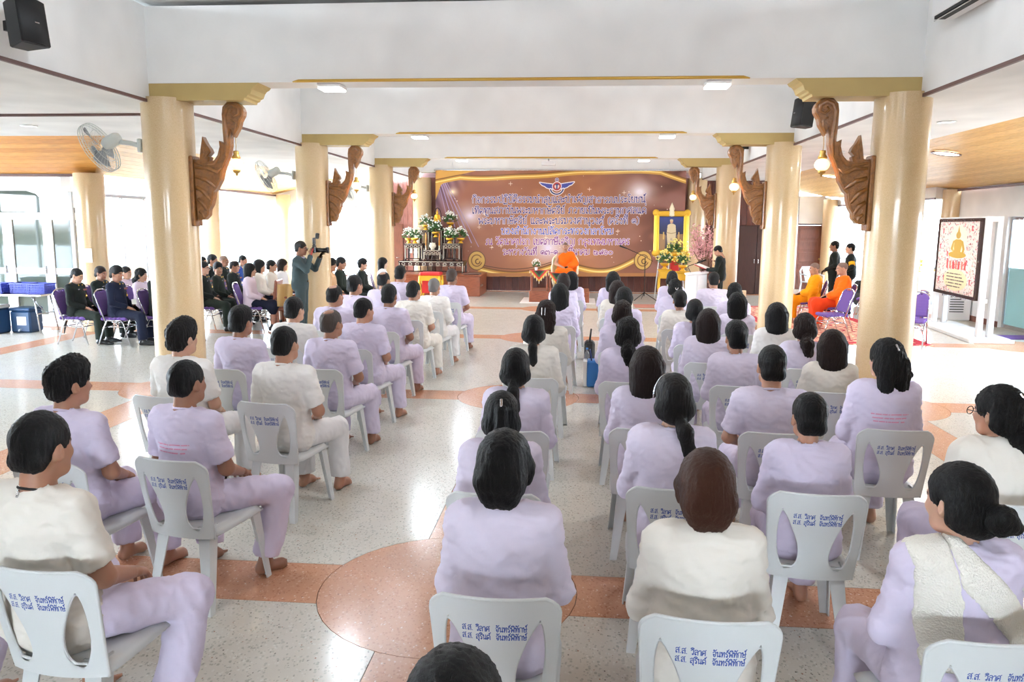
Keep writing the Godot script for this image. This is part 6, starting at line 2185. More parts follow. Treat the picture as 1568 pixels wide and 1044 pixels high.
func painting_print() -> ImageTexture:
	# a seated golden figure among crowds of small red and rose figures, a text panel under it
	var W := 256
	var H := 384
	var im := Image.create(W, H, false, Image.FORMAT_RGB8)
	im.fill(rgb(236, 224, 214))
	var r := RandomNumberGenerator.new()
	r.seed = 21
	var tones := [rgb(196, 70, 84), rgb(222, 140, 140), rgb(206, 176, 150), rgb(150, 96, 90), rgb(232, 190, 176), rgb(176, 190, 172), rgb(120, 110, 130)]
	for i in 900:
		var p := Vector2(r.randf() * W, r.randf() * H)
		var c: Color = tones[r.randi() % tones.size()]
		stroke(im, [p, p + Vector2(r.randf_range(-5, 5), r.randf_range(-9, 9))], r.randf_range(1.5, 4.5), c)
	for i in 26:
		var p := Vector2(r.randf_range(10, W - 10), r.randf_range(20, 350))
		if absf(p.x - 128) < 52 and p.y < 190: continue
		dab(im, p, 5.0, 6, rgb(190, 52, 70))
		stroke(im, [p + Vector2(0, 6), p + Vector2(0, 20)], 7.0, rgb(204, 74, 84))
	fill_poly(im, PackedVector2Array(arc(Vector2(128, 110), Vector2(56, 92), 0, TAU)), rgb(240, 234, 212))
	var g := rgb(196, 160, 62)
	fill_poly(im, PackedVector2Array(arc(Vector2(128, 178), Vector2(56, 18), 0, TAU)), g)
	fill_poly(im, PackedVector2Array([Vector2(98, 106), Vector2(114, 96), Vector2(142, 96), Vector2(158, 106), Vector2(146, 168), Vector2(110, 168)]), g)
	stroke(im, [Vector2(101, 110), Vector2(90, 146), Vector2(112, 170)], 13.0, g)
	stroke(im, [Vector2(155, 110), Vector2(166, 146), Vector2(160, 176)], 13.0, g)
	fill_poly(im, PackedVector2Array(arc(Vector2(128, 74), Vector2(15, 19), 0, TAU)), g)
	fill_poly(im, PackedVector2Array([Vector2(121, 58), Vector2(128, 22), Vector2(135, 58)]), g)
	stroke(im, [Vector2(104, 116), Vector2(98, 164)], 3.0, rgb(232, 216, 150))
	for i in 7: stroke(im, [Vector2(70 + i * 19, 216), Vector2(70 + i * 19, 250)], 10.0, [rgb(208, 62, 58), rgb(222, 120, 96)][i % 2])
	fill_poly(im, PackedVector2Array(arc(Vector2(128, 312), Vector2(76, 58), 0, TAU)), rgb(234, 224, 178))
	for i in 5: scrawl(im, Vector2(72, 282 + i * 17), 112 - absf(i - 2) * 10.0, 3.4, 1.8, rgb(66, 48, 42), i)
	return ImageTexture.create_from_image(im)


func portrait_print() -> ImageTexture:
	# a standing figure in a pale uniform before a deep blue hall
	var W := 128
	var H := 192
	var im := Image.create(W, H, false, Image.FORMAT_RGB8)
	for y in H:
		for x in W: im.set_pixel(x, y, rgb(44, 62, 132).lerp(rgb(20, 24, 52), y / 110.0) if y < 110 else rgb(92, 84, 92).lerp(rgb(60, 50, 50), (y - 110) / 82.0))
	for s in [-1.0, 1.0]:
		fill_poly(im, PackedVector2Array([Vector2(64 + 62 * s, 100), Vector2(64 + 30 * s, 104), Vector2(64 + 32 * s, 192), Vector2(64 + 64 * s, 192)]), rgb(146, 112, 74))
		stroke(im, [Vector2(64 + 40 * s, 92), Vector2(64 + 40 * s, 130)], 7.0, rgb(196, 160, 90))
	var tan := rgb(206, 188, 152)
	fill_poly(im, PackedVector2Array([Vector2(44, 48), Vector2(58, 40), Vector2(72, 40), Vector2(86, 48), Vector2(90, 96), Vector2(84, 168), Vector2(66, 168), Vector2(64, 110), Vector2(62, 168), Vector2(46, 168), Vector2(40, 96)]), tan)
	fill_poly(im, PackedVector2Array(arc(Vector2(64, 28), Vector2(8, 11), 0, TAU)), rgb(196, 150, 120))
	fill_poly(im, PackedVector2Array(arc(Vector2(64, 20), Vector2(9, 6), 0, TAU)), rgb(196, 176, 140))
	stroke(im, [Vector2(40, 92), Vector2(64, 98), Vector2(88, 92)], 4.0, rgb(150, 130, 96))
	stroke(im, [Vector2(54, 168), Vector2(50, 180)], 9.0, rgb(30, 26, 30))
	stroke(im, [Vector2(76, 168), Vector2(78, 180)], 9.0, rgb(30, 26, 30))
	return ImageTexture.create_from_image(im)


# ---------------------------------------------------------------- the audience on plastic chairs
func seat_audience() -> void:
	var chair := plastic_chair()
	var first := true
	var L := "lavender"
	var bk := "hair_black"
	# phrase, x, z, size, turn (deg to the right), pose, hair, hair colour, shirt, trousers, head turn, nod, tilt, tone, extras
	var rows := [
		["person in lavender trousers cut off by the left picture edge", -2.12, 6.45, 1.0, 14, "man_wide", "short", bk, L, L, 0, 0, 0, 1, []],
		["man in cream tee wearing a black cord necklace with pendant", -1.26, 6.46, 1.02, 14, "man_wide", "short", bk, "cream", L, 2, 4, 0, 1, ["necklace"], [0.12, -0.08, -9]],
		["spiky-haired man in lavender tee ahead of the cord-necklace man", -1.98, 5.25, 1.0, 14, "man", "spiky", bk, L, L, 22, 0, 0, 1, [], [0.08, 0.0, -6]],
		["man in lavender shirt with pink printed lines across his back", -1.41, 5.1, 0.99, 16, "man_wide", "crop", bk, "lavender_print", L, 8, 2, 0, 2, [], [0.1, 0.03, -5]],
		["man in plain white tee seated right before the nearest window-side column", -2.14, 3.75, 1.02, 12, "man_stout", "spiky", "hair_soft_black", "warm_white", "white_cloth", 12, 0, 0, 0, []],
		["man in lavender tee with a thin dark cord at his nape", -2.17, 2.7, 1.01, 12, "man", "flat", bk, L, L, 6, 0, 0, 2, ["cord"]],
		["crop-haired man in white tee and white trousers, middle of window-side block", -1.34, 3.85, 1.01, 10, "man", "crop", bk, "warm_white", "white_cloth", 6, 0, 0, 1, []],
		["young man in white collared shirt nearest the photographer", -2.11, 1.6, 1.0, 8, "man", "short", bk, "warm_white", "white_cloth", 12, 0, 0, 0, ["collar"]],
		["older man in lavender tee with brown thinning hair", -1.41, 2.6, 1.0, 8, "man", "thin", "hair_greying", L, L, 16, 0, 0, 2, []],
		["man in lavender with greying sides, left of the stout man", -2.11, 0.3, 1.02, 8, "man_stout", "thin", "hair_soft_black", L, L, 16, 0, 0, 1, []],
		["stout man in lavender turning his face to the monks' side", -1.42, 1.55, 1.0, 12, "man_stout", "crop", bk, L, L, 22, 0, 0, 1, []],
		["man in lavender under the second window-side column", -2.25, -1.0, 1.04, 8, "man", "short", bk, L, L, 22, 0, 0, 1, []],
		["man in lavender with ears standing out from full black hair", -1.47, 0.3, 1.03, 8, "man", "short", bk, L, L, 0, 0, 0, 2, []],
		["man in lavender with a round bald patch on his crown", -2.14, -2.1, 1.03, 8, "man", "thin", bk, L, L, 14, 0, 0, 1, []],
		["man in lavender with neat black hair just before the red stool", -2.17, -3.3, 1.05, 6, "man", "short", bk, L, L, 6, 0, 0, 1, []],
		["man in white polo shirt with faint print on the back", -1.42, -0.8, 1.0, 8, "man_stout", "short", bk, "cream", "cream", 14, 0, 0, 1, ["collar"]],
		["grey-haired man in white shirt ahead of the white polo man", -1.34, -1.8, 0.98, 8, "man_shirt", "grey", "hair_grey", "warm_white", "white_cloth", 4, 0, 0, 1, []],
		["man in lavender in the foremost row at the aisle", -1.3, -3.1, 1.03, 6, "man", "crop", "hair_greying", L, L, 8, 0, 0, 2, []],
		["black-haired person whose head alone shows at the bottom edge", 0.49, 7.8, 0.99, 0, "lady", "pixie", bk, L, L, 0, 0, 0, 1, []],
		["short-haired woman in lavender with glasses, nearest aisle seat", 0.45, 6.42, 1.02, 1, "lady_full", "pixie", bk, "pale_lavender", L, 10, 0, 0, 1, ["glasses"]],
		["woman in lavender with a silver clip in pinned-up hair", 0.34, 5.45, 0.97, 1, "lady", "pinned", bk, "pale_lavender", L, -6, 0, 0, 1, ["clip"]],
		["woman in lavender with a long black ponytail by the aisle", 0.33, 4.37, 1.0, 1, "lady", "ponytail", bk, "pale_lavender", "white_cloth", 6, 0, 3, 1, ["tie"]],
		["woman in white lace blouse with slim black ponytail", 0.34, 2.77, 1.02, 1, "lady", "ponytail", bk, "cream", "white_cloth", 0, 0, 0, 1, []],
		["brown-haired woman in white with two silver hair bars", 0.39, 1.5, 1.02, 1, "lady", "half", "hair_dark_brown", "cream", "white_cloth", 10, 0, 0, 1, ["bars"]],
		["woman in lavender with straight black hair over her nape", 0.47, -0.5, 1.03, 3, "lady", "long", bk, L, L, 0, 0, 0, 1, []],
		["brown-haired woman in lavender right before the monk's chair", 0.47, -2.6, 1.03, 3, "lady", "pixie", "hair_dark_brown", L, L, 0, 0, 0, 1, []],
		["dark-haired woman half hidden in the first aisle seat", 0.58, -3.75, 1.0, 3, "lady", "bob", bk, L, L, 0, 0, 0, 1, []],
		["woman with chestnut pixie hair in a loose cream top", 1.14, 6.5, 1.0, 3, "lady_full", "pixie", "hair_brown", "cream", "cream", -4, 0, 0, 3, []],
		["woman in lavender with a tail falling over one shoulder", 1.17, 5.3, 1.03, 3, "lady", "side_tail", "hair_soft_black", "pale_lavender", L, -8, 0, 0, 0, ["band"]],
		["woman in lavender with a blunt black bob", 1.13, 4.25, 1.0, 3, "lady", "bob", "hair_dark_brown", "pale_lavender", L, -4, 0, 0, 1, []],
		["woman in lavender with a thick low tail beside the blue bag", 1.1, 2.85, 1.02, 3, "lady", "bushy_tail", "hair_soft_black", L, L, 0, 0, 0, 1, []],
		["woman in lavender with dark brown tied hair ahead of the bushy tail", 1.13, 1.4, 1.02, 3, "lady", "low_bun", "hair_dark_brown", L, L, 0, 0, 0, 1, []],
		["short dark-haired woman in lavender, fifth in her file from the camera", 1.23, -0.1, 1.03, 3, "lady", "pixie", bk, L, L, 0, 0, 0, 1, []],
		["woman in cream with dark brown bob in the middle file", 1.21, -1.35, 1.02, 3, "lady", "bob", "hair_dark_brown", "cream", "cream", 0, 0, 0, 1, []],
		["woman with long black hair and pale blouse, foremost of her file", 1.23, -3.2, 1.03, 3, "lady_tee", "long", bk, "lilac", L, 0, 0, 0, 1, []],
		["woman in lavender with black bun and crossed crochet scarf", 1.94, 6.55, 1.0, -4, "lady_scarf", "bun", bk, L, L, -26, 4, 0, 0, []],
		["short-haired person in lavender in front of the crochet-scarf woman", 1.82, 5.3, 0.97, 4, "lady_full", "short", bk, L, L, -4, 0, 0, 1, []],
		["boyish short-haired person in lavender tee, middle right file", 1.89, 4.25, 1.0, 3, "man", "short", bk, "pale_lavender", L, 0, 0, 0, 1, []],
		["person with side-swept black crop in lavender, one row farther", 1.94, 2.9, 1.01, 3, "lady_full", "flat", bk, "pale_lavender", L, -6, 0, 0, 1, []],
		["woman in lavender with a straight reddish brown bob", 1.88, 1.9, 1.0, 3, "lady", "bob", "hair_dark_brown", "pale_lavender", L, 0, 0, 0, 1, []],
		["woman in lavender with dark tied hair before the brown bob", 1.91, 0.85, 1.0, 3, "lady", "ponytail", bk, L, L, 0, 0, 0, 1, []],
		["short black-haired woman in cream collar, seventh in her file", 1.91, -0.35, 1.0, 3, "lady", "short", bk, "cream", "cream", 0, 0, 0, 1, []],
		["woman in lavender with white V-shaped pins in her hair", 2.03, -1.9, 1.02, 3, "lady", "low_bun", bk, L, L, -6, 0, 0, 1, ["vee"]],
		["dark-haired woman peeping out ahead of the white hair pins", 2.2, -3.7, 1.03, 3, "lady", "pinned", bk, L, L, 0, 0, 0, 1, []],
		["woman in white shawl with glasses and tied hair, rightmost", 2.66, 5.35, 1.02, -6, "lady_shawl", "low_bun", bk, "white_cloth", L, -30, 0, 0, 1, ["glasses", "clip"]],
		["woman in printed lavender shirt with half-pinned black hair", 2.62, 4.1, 1.05, 3, "lady_full", "half", bk, "lavender_print", L, -14, 0, 0, 0, ["clip"]],
		["woman in white knit top with brown bob by the monks' column", 2.62, 3.05, 0.98, 3, "lady_tee", "bob", "hair_dark_brown", "cream", "cream", -4, 0, 0, 1, []],
		["woman in lavender with brown bunched tail near the column", 2.68, 2.1, 1.0, 3, "lady", "bushy_tail", "hair_dark_brown", "pale_lavender", L, 0, 0, 0, 1, []],
		["woman in white lace with a round black bob", 2.66, 1.2, 1.0, 3, "lady", "bob", bk, "warm_white", "white_cloth", 0, 0, 0, 1, []],
		["woman in lavender with short black bob ahead of the lace top", 2.51, 0.0, 1.0, 3, "lady", "bob", bk, "pale_lavender", L, 0, 0, 0, 1, []],
		["woman in lavender with black pulled-back hair in the outer file", 2.73, -1.3, 1.02, 3, "lady", "low_bun", bk, L, L, 0, 0, 0, 1, []],
		["short-haired person in pale lavender right before the reading officer", 2.76, -3.1, 1.03, 3, "man", "crop", bk, "pale_lavender", L, 0, 0, 0, 1, []],
	]
	for r in rows:
		var turn := -deg_to_rad(r[4])
		var at := V(r[1], 0, r[2])
		person(r[0], at - Basis(Vector3.UP, turn) * V(0, 0, 0.035), turn, {"pose": r[5], "hair": r[6], "hair_mat": M[r[7]], "shirt": M[r[8]], "pants": M[r[9]], "hy": r[10] - r[4] * 0.5, "hp": -r[11], "hr": r[12], "tone": r[13], "extra": r[14]}, "people seated on plastic chairs", r[3])
		var c: Node3D = chair
		if not first: c = copy_of(chair, Vector3.ZERO, 0.0, "")
		first = false
		c.position = at
		c.rotation.y = turn
		if r.size() > 15:
			c.position += V(r[15][0], 0, r[15][1])
			c.rotation.y -= deg_to_rad(r[15][2])
		c.set_meta("label", ("white plastic chair of the " if r[0].split(" ").size() < 12 else "chair of the ") + r[0])


# ---------------------------------------------------------------- guests in uniform along the windows, monks
func seat_guests() -> void:
	var chair := banquet_chair()
	var first := true
	var bk := "hair_black"
	var rows := [
		["officer in dark uniform looking down, nearest the glass doors", -7.71, -3.3, 0.97, 88, "officer", "crop", bk, "uniform", "uniform_green", 0, -18, 0, ["ranks"]],
		["officer in dark uniform behind the one looking down", -7.78, -4.1, 0.96, 88, "officer", "short", "hair_dark_brown", "uniform", "uniform", 8, -6, 1, ["ranks"]],
		["officer in navy uniform holding a phone", -6.99, -3.3, 1.0, 86, "officer", "flat", bk, "navy", "navy", 10, -4, 1, ["ranks"]],
		["woman with only her face showing behind the navy officer", -7.78, -4.9, 0.95, 88, "officer_lady", "short", bk, "shirt_rose", "navy", 6, 0, 0, ["epaulettes"]],
		["woman in pale rose uniform with a black bun", -7.05, -4.15, 0.96, 88, "officer_lady", "low_bun", bk, "shirt_rose", "navy", -4, 0, 0, ["epaulettes"]],
		["officer in dark uniform cut by the nearest column", -6.37, -3.5, 1.04, 86, "officer", "crop", bk, "uniform", "uniform", 0, 0, 1, ["ranks"]],
		["officer in glasses and dark uniform beside the column's far edge", -6.37, -5.1, 1.01, 84, "officer", "crop", bk, "uniform", "uniform_green", 0, -4, 0, ["ranks", "glasses"]],
		["officer in dark uniform looking towards the camera", -6.42, -5.8, 0.96, 82, "officer", "flat", bk, "uniform_green", "uniform_green", 50, 0, 1, ["ranks"]],
		["man with only his face showing behind the officer in glasses", -7.34, -7.0, 1.02, 86, "officer", "thin", bk, "uniform", "uniform", 0, 0, 1, []],
		["dark-haired officer mostly hidden by a heavy bald officer", -7.34, -7.5, 1.03, 86, "officer", "short", bk, "uniform", "uniform", 0, 0, 1, ["ranks"]],
		["heavy officer with shaved grey head in the back line", -7.37, -8.1, 1.0, 86, "officer", "shaved", "stubble", "uniform", "uniform", 4, -4, 2, ["ranks"]],
		["officer with brown receding hair leaning low in the middle line", -6.45, -6.6, 0.97, 84, "officer", "thin", "hair_dark_brown", "uniform", "uniform", 0, -8, 1, ["ranks"]],
		["officer in royal blue tunic with gold cord on the shoulder", -7.28, -8.9, 0.98, 86, "officer", "crop", bk, "royal", "navy", 4, -4, 1, ["ranks", "aiguillette"]],
		["woman in pale rose uniform shirt and dark skirt by the wooden armchair", -5.5, -5.2, 1.0, 80, "officer_lady", "bob", bk, "shirt_rose", "navy", -4, 0, 0, ["epaulettes"]],
		["woman in cream with wavy black hair beside the rose uniform", -5.6, -5.9, 1.03, 82, "officer_lady", "long", bk, "cream", "navy", 0, 0, 0, []],
		["woman in cream with short upswept hair, third from the armchair", -5.6, -6.5, 1.01, 82, "officer_lady", "short", bk, "cream", "navy", 0, 0, 0, []],
		["woman in white with reddish brown hair next to the photographer", -5.6, -7.1, 1.0, 82, "officer_lady", "bob", "hair_dark_brown", "white_cloth", "navy", 0, 0, 0, []],
		["man in tan uniform shirt right behind the second column", -4.23, -6.1, 1.03, 80, "officer", "flat", bk, "tan", "uniform", 0, -4, 1, []],
		["officer in olive black uniform beside the man in tan", -4.27, -6.9, 1.03, 80, "officer", "short", bk, "uniform_green", "uniform", 6, -8, 1, ["ranks"]],
		["stout officer in black uniform above the small wooden rail", -4.03, -7.7, 0.98, 78, "officer", "flat", bk, "uniform", "uniform", 0, 0, 0, ["ranks"]],
		["woman in white with long straight black hair before the third column", -3.8, -8.6, 0.99, 76, "officer_lady", "long", bk, "white_cloth", "navy", 6, 0, 3, ["collar"]],
	]
	for r in rows:
		var turn := -deg_to_rad(r[4])
		var at := V(r[1], 0, r[2])
		person(r[0], at - Basis(Vector3.UP, turn) * V(0, 0, 0.035), turn, {"pose": r[5], "hair": r[6], "hair_mat": M[r[7]], "shirt": M[r[8]], "pants": M[r[9]], "hy": r[10], "hp": r[11], "tone": r[12], "extra": r[13], "uniform": true, "eyes": true}, "guests seated along the windows", r[3])
		var c: Node3D = chair
		if not first: c = copy_of(chair, Vector3.ZERO, 0.0, "")
		first = false
		c.position = at
		c.rotation.y = turn
		c.set_meta("label", ("purple chrome chair of the " if r[0].split(" ").size() < 12 else "chair of the ") + r[0])
	# empty purple chairs
	for e in [[6.75, -6.3, 90, "empty purple chair nearest behind the orange-robed monk"], [6.5, -4.9, 150, "empty purple chair half hidden by the monks' near column"], [5.35, -5.6, 100, "empty purple chair with only its seat showing before the column"], [7.2, -9.0, 60, "empty purple chair behind the yellow-robed monk"], [9.05, -11.0, -60, "empty purple chair by the white-clothed offering table"]]:
		copy_of(chair, V(e[0], 0, e[1]), deg_to_rad(e[2]), e[3])
	# seated onlooker by the monks' column
	person("person in white half hidden behind the monks' near column", V(6.62, 0, -5.5), deg_to_rad(100), {"pose": "lady", "hair": "short", "hair_mat": M.hair_black, "shirt": M.white_cloth, "pants": M.white_cloth, "tone": 1}, "", 1.0)
	copy_of(chair, V(6.62, 0, -5.5), deg_to_rad(100), "purple chair of the person in white behind the monks' near column")
	monk("monk in yellow robe seated on a purple chair", V(5.62, 0, -7.9), deg_to_rad(80), M.yellow_robe, M.yellow_robe, 0.99, false, -6)
	copy_of(chair, V(5.62, 0, -7.9), deg_to_rad(80), "purple chair under the monk in yellow")
	monk("heavy monk in bright orange robe, bare forearm, on a purple chair", V(5.86, 0, -6.9), deg_to_rad(84), M.orange_robe, M.deep_orange, 1.04, true, 0)
	copy_of(chair, V(5.86, 0, -6.9), deg_to_rad(84), "purple chair under the heavy monk in orange")
	monk("old monk in orange robe seated on the ivory chair before the banner", V(0.31, 0.3, -12.25), PI, M.orange_robe, M.orange_robe, 0.98, true, 0)


func monk(label: String, at: Vector3, turn: float, robe: Material, skirt: Material, size: float, bare: bool, hy: float) -> void:
	var key := "monk_%s" % bare
	var J := {"hip": V(0, 0.54, 0.03), "chest": V(0, 0.9, 0.07), "neck": V(0, 1.055, 0.05), "sh": 0.17, "elbow": [V(-0.26, 0.72, -0.02), V(0.26, 0.72, -0.02)], "wrist": [V(-0.06, 0.64, -0.22), V(0.07, 0.64, -0.24)], "knee": [V(-0.14, 0.5, -0.4), V(0.14, 0.5, -0.4)], "ankle": [V(-0.12, 0.085, -0.38), V(0.12, 0.085, -0.38)]}
	if not K.has(key):
		var base: Dictionary = figure("monk_base", J, {"wide": 1.1})
		var out := {"skin": base.skin, "neck": J.neck, "J": J}
		var lo := V(-0.5, 0, -0.7)
		var hi := V(0.5, 1.25, 0.35)
		var r := Field.new(lo, hi, 0.012)
		var F := V(0, 0, 1)
		r.cap(V(-0.07, 0.55, 0.03), V(0.07, 0.55, 0.03), 0.16, 0.16, 0.05)
		r.cap(V(0, 0.62, 0.04), V(0, 0.87, 0.07), 0.18, 0.185, 0.06, F, 1.25)
		r.cap(V(-0.11, 0.94, 0.07), V(0.11, 0.94, 0.07), 0.1, 0.1, 0.06)
		# the covered arm, a broad drape to the forearm
		r.cap(V(-0.17, 0.975, 0.07), V(-0.27, 0.74, 0.0), 0.085, 0.1, 0.05)
		r.cap(V(-0.27, 0.72, 0.0), V(-0.14, 0.66, -0.16), 0.1, 0.075, 0.05)
		r.cap(V(-0.27, 0.72, 0.02), V(-0.24, 0.5, -0.02), 0.08, 0.06, 0.05)
		if bare: r.keep(V(0.62, 0.78, 0.0), 0.84)
		else:
			r.cap(V(0.17, 0.975, 0.07), V(0.27, 0.74, 0.0), 0.085, 0.09, 0.05)
			r.cap(V(0.1, 1.02, 0.1), V(-0.12, 0.7, -0.1), 0.06, 0.05, 0.03)
		r.cap(V(0, 1.04, 0.045), V(0, 1.16, 0.04), 0.066, 0.08, 0.0, Vector3.ZERO, 1.0, true)
		out.robe = net_mesh(r.net(), cloth_wave(0.011, 130.0, 210.0, 130.0))
		var t := Field.new(lo, hi, 0.012)
		t.cap(V(-0.08, 0.54, 0.03), V(0.08, 0.54, 0.03), 0.13, 0.13, 0.05)
		for i in 2:
			t.cap(V(-0.08 + 0.16 * i, 0.54, 0.02), J.knee[i], 0.115, 0.1, 0.05)
			t.cap(J.knee[i], J.ankle[i] + V(0, 0.07, 0), 0.1, 0.1, 0.07)
		t.cap((J.knee[0] + J.knee[1]) / 2, V(0, 0.16, -0.4), 0.1, 0.09, 0.1)
		t.keep(V(0, 1, 0), 0.66)
		t.keep(V(0, -1, 0), -0.13)
		out.skirt = net_mesh(t.net(), cloth_wave(0.011, 210.0, 110.0, 210.0))
		K[key] = out
	var fig: Dictionary = K[key]
	var o := thing("person", label, "person", at, turn)
	o.scale = Vector3.ONE * size
	var hx := Transform3D(Basis.from_euler(V(-0.08, deg_to_rad(-hy), 0)), J.neck + V(0, 0.03, -0.01))
	var hands := []
	for i in 2:
		var zx: Vector3 = -(J.wrist[i] - J.elbow[i]).normalized()
		var xx := V(0, 1, 0).cross(zx).normalized()
		var b := Basis(xx, zx.cross(xx), zx)
		if i == 0: b = b * Basis.from_scale(V(-1, 1, 1))
		hands.append(Transform3D(b, J.wrist[i]))
	part("body", body_mesh(fig, head_mesh("head_man", 1.05, 0.055), hx, hands), skin_mat(1), o)
	part("robe", fig.robe, robe, o)
	part("lower_robe", fig.skirt, skirt, o)
	part("shaved_hair", hair_mesh("shaved"), M.stubble, o, hx)
	for s in [-1.0, 1.0]: part("eye", eye_mesh(), M.eye, o, hx * T(V(0.031 * s, 0.091, -0.079)))


# ---------------------------------------------------------------- people on their feet
func stand_people() -> void:
	var p := person("photographer in dark grey uniform aiming a camera with tall flash", V(-4.2, 0, -4.32), -deg_to_rad(84), {"pose": "shooter", "hair": "crop", "hair_mat": M.hair_soft_black, "shirt": M.grey_uniform, "pants": M.grey_uniform, "hy": -4, "hp": -4, "tone": 2, "uniform": true, "eyes": true, "extra": ["glasses", "epaulettes"], "palm": [V(0, 0, 1), V(1, 0, 0)]}, "", 1.02)
	part("pouch", box(V(0.1, 0.24, 0.16), 0.02), M.bag_black, p, T(V(-0.2, 0.94, 0.02)))
	part("belt", B.new().smooth().lathe([[0.165, 0.96], [0.168, 0.98], [0.165, 1.0]], 24, T(V(0, 0.02, 0.02)), 1.02, 0.86).done(), M.black_gloss, p)
	var cam := thing("photo_camera", "black camera with long lens and upright flash held by the photographer", "camera", p.position + p.basis * V(0.0, 1.545, -0.245), p.rotation.y)
	part("camera_body", box(V(0.15, 0.11, 0.07), 0.015), M.black_gloss, cam)
	part("lens", B.new().smooth().lathe([[0.0, 0.0], [0.04, 0.0], [0.042, 0.08], [0.036, 0.1], [0.04, 0.16], [0.055, 0.19], [0.055, 0.22], [0.045, 0.215], [0.0, 0.2]], 16, T(V(0, -0.005, -0.03), 0, -PI / 2)).done(), M.black_gloss, cam)
	part("viewfinder", box(V(0.06, 0.04, 0.06), 0.01), M.black_gloss, cam, T(V(0, 0.07, 0)))
	part("flash", B.new().box(V(0, 0.15, 0), V(0.06, 0.12, 0.05), Transform3D.IDENTITY, 0.01).box(V(0, 0.25, -0.02), V(0.075, 0.1, 0.06), T(Vector3.ZERO, 0, -0.15), 0.01).done(), M.black_gloss, cam)
	part("strap", B.new().smooth().tube([V(0.08, 0.03, 0), V(0.13, -0.08, 0.03), V(0.1, -0.2, 0.06), V(0.02, -0.22, 0.08)], 0.008, 5).done(), M.red, cam)
	var rd := person("officer in dark uniform reading from a red folder at the lectern", V(3.9, 0, -9.15), deg_to_rad(68), {"pose": "reader", "hair": "crop", "hair_mat": M.hair_soft_black, "shirt": M.uniform, "pants": M.uniform, "hp": -26, "tone": 1, "uniform": true, "eyes": true, "extra": ["ranks"]}, "", 0.95)
	var fo := thing("red_folder", "open red folder of white pages in the reading officer's hands", "folder", rd.position + rd.basis * V(0, 1.14, -0.42), rd.rotation.y)
	for s in [-1.0, 1.0]:
		part("cover", box(V(0.22, 0.008, 0.31), 0.003), M.red, fo, T(V(0.11 * s, 0.02, 0), 0, 0.35, 0.2 * s))
		part("pages", box(V(0.2, 0.006, 0.29)), M.paper, fo, T(V(0.11 * s, 0.03, 0.002), 0, 0.35, 0.2 * s))
	var so := {"pose": "guard", "hair": "crop", "hair_mat": M.hair_black, "shirt": M.uniform, "pants": M.uniform, "hy": -4, "tone": 2, "uniform": true, "eyes": true, "extra": ["epaulettes", "badge"]}
	person("young soldier standing with a hanging badge behind the monks", V(6.86, 0, -10.5), deg_to_rad(70), so, "", 1.01)
	so.tone = 0
	so.extra = ["epaulettes", "armband"]
	person("young soldier standing with a yellow armband behind the monks", V(7.05, 0, -9.95), deg_to_rad(74), so, "", 0.985)


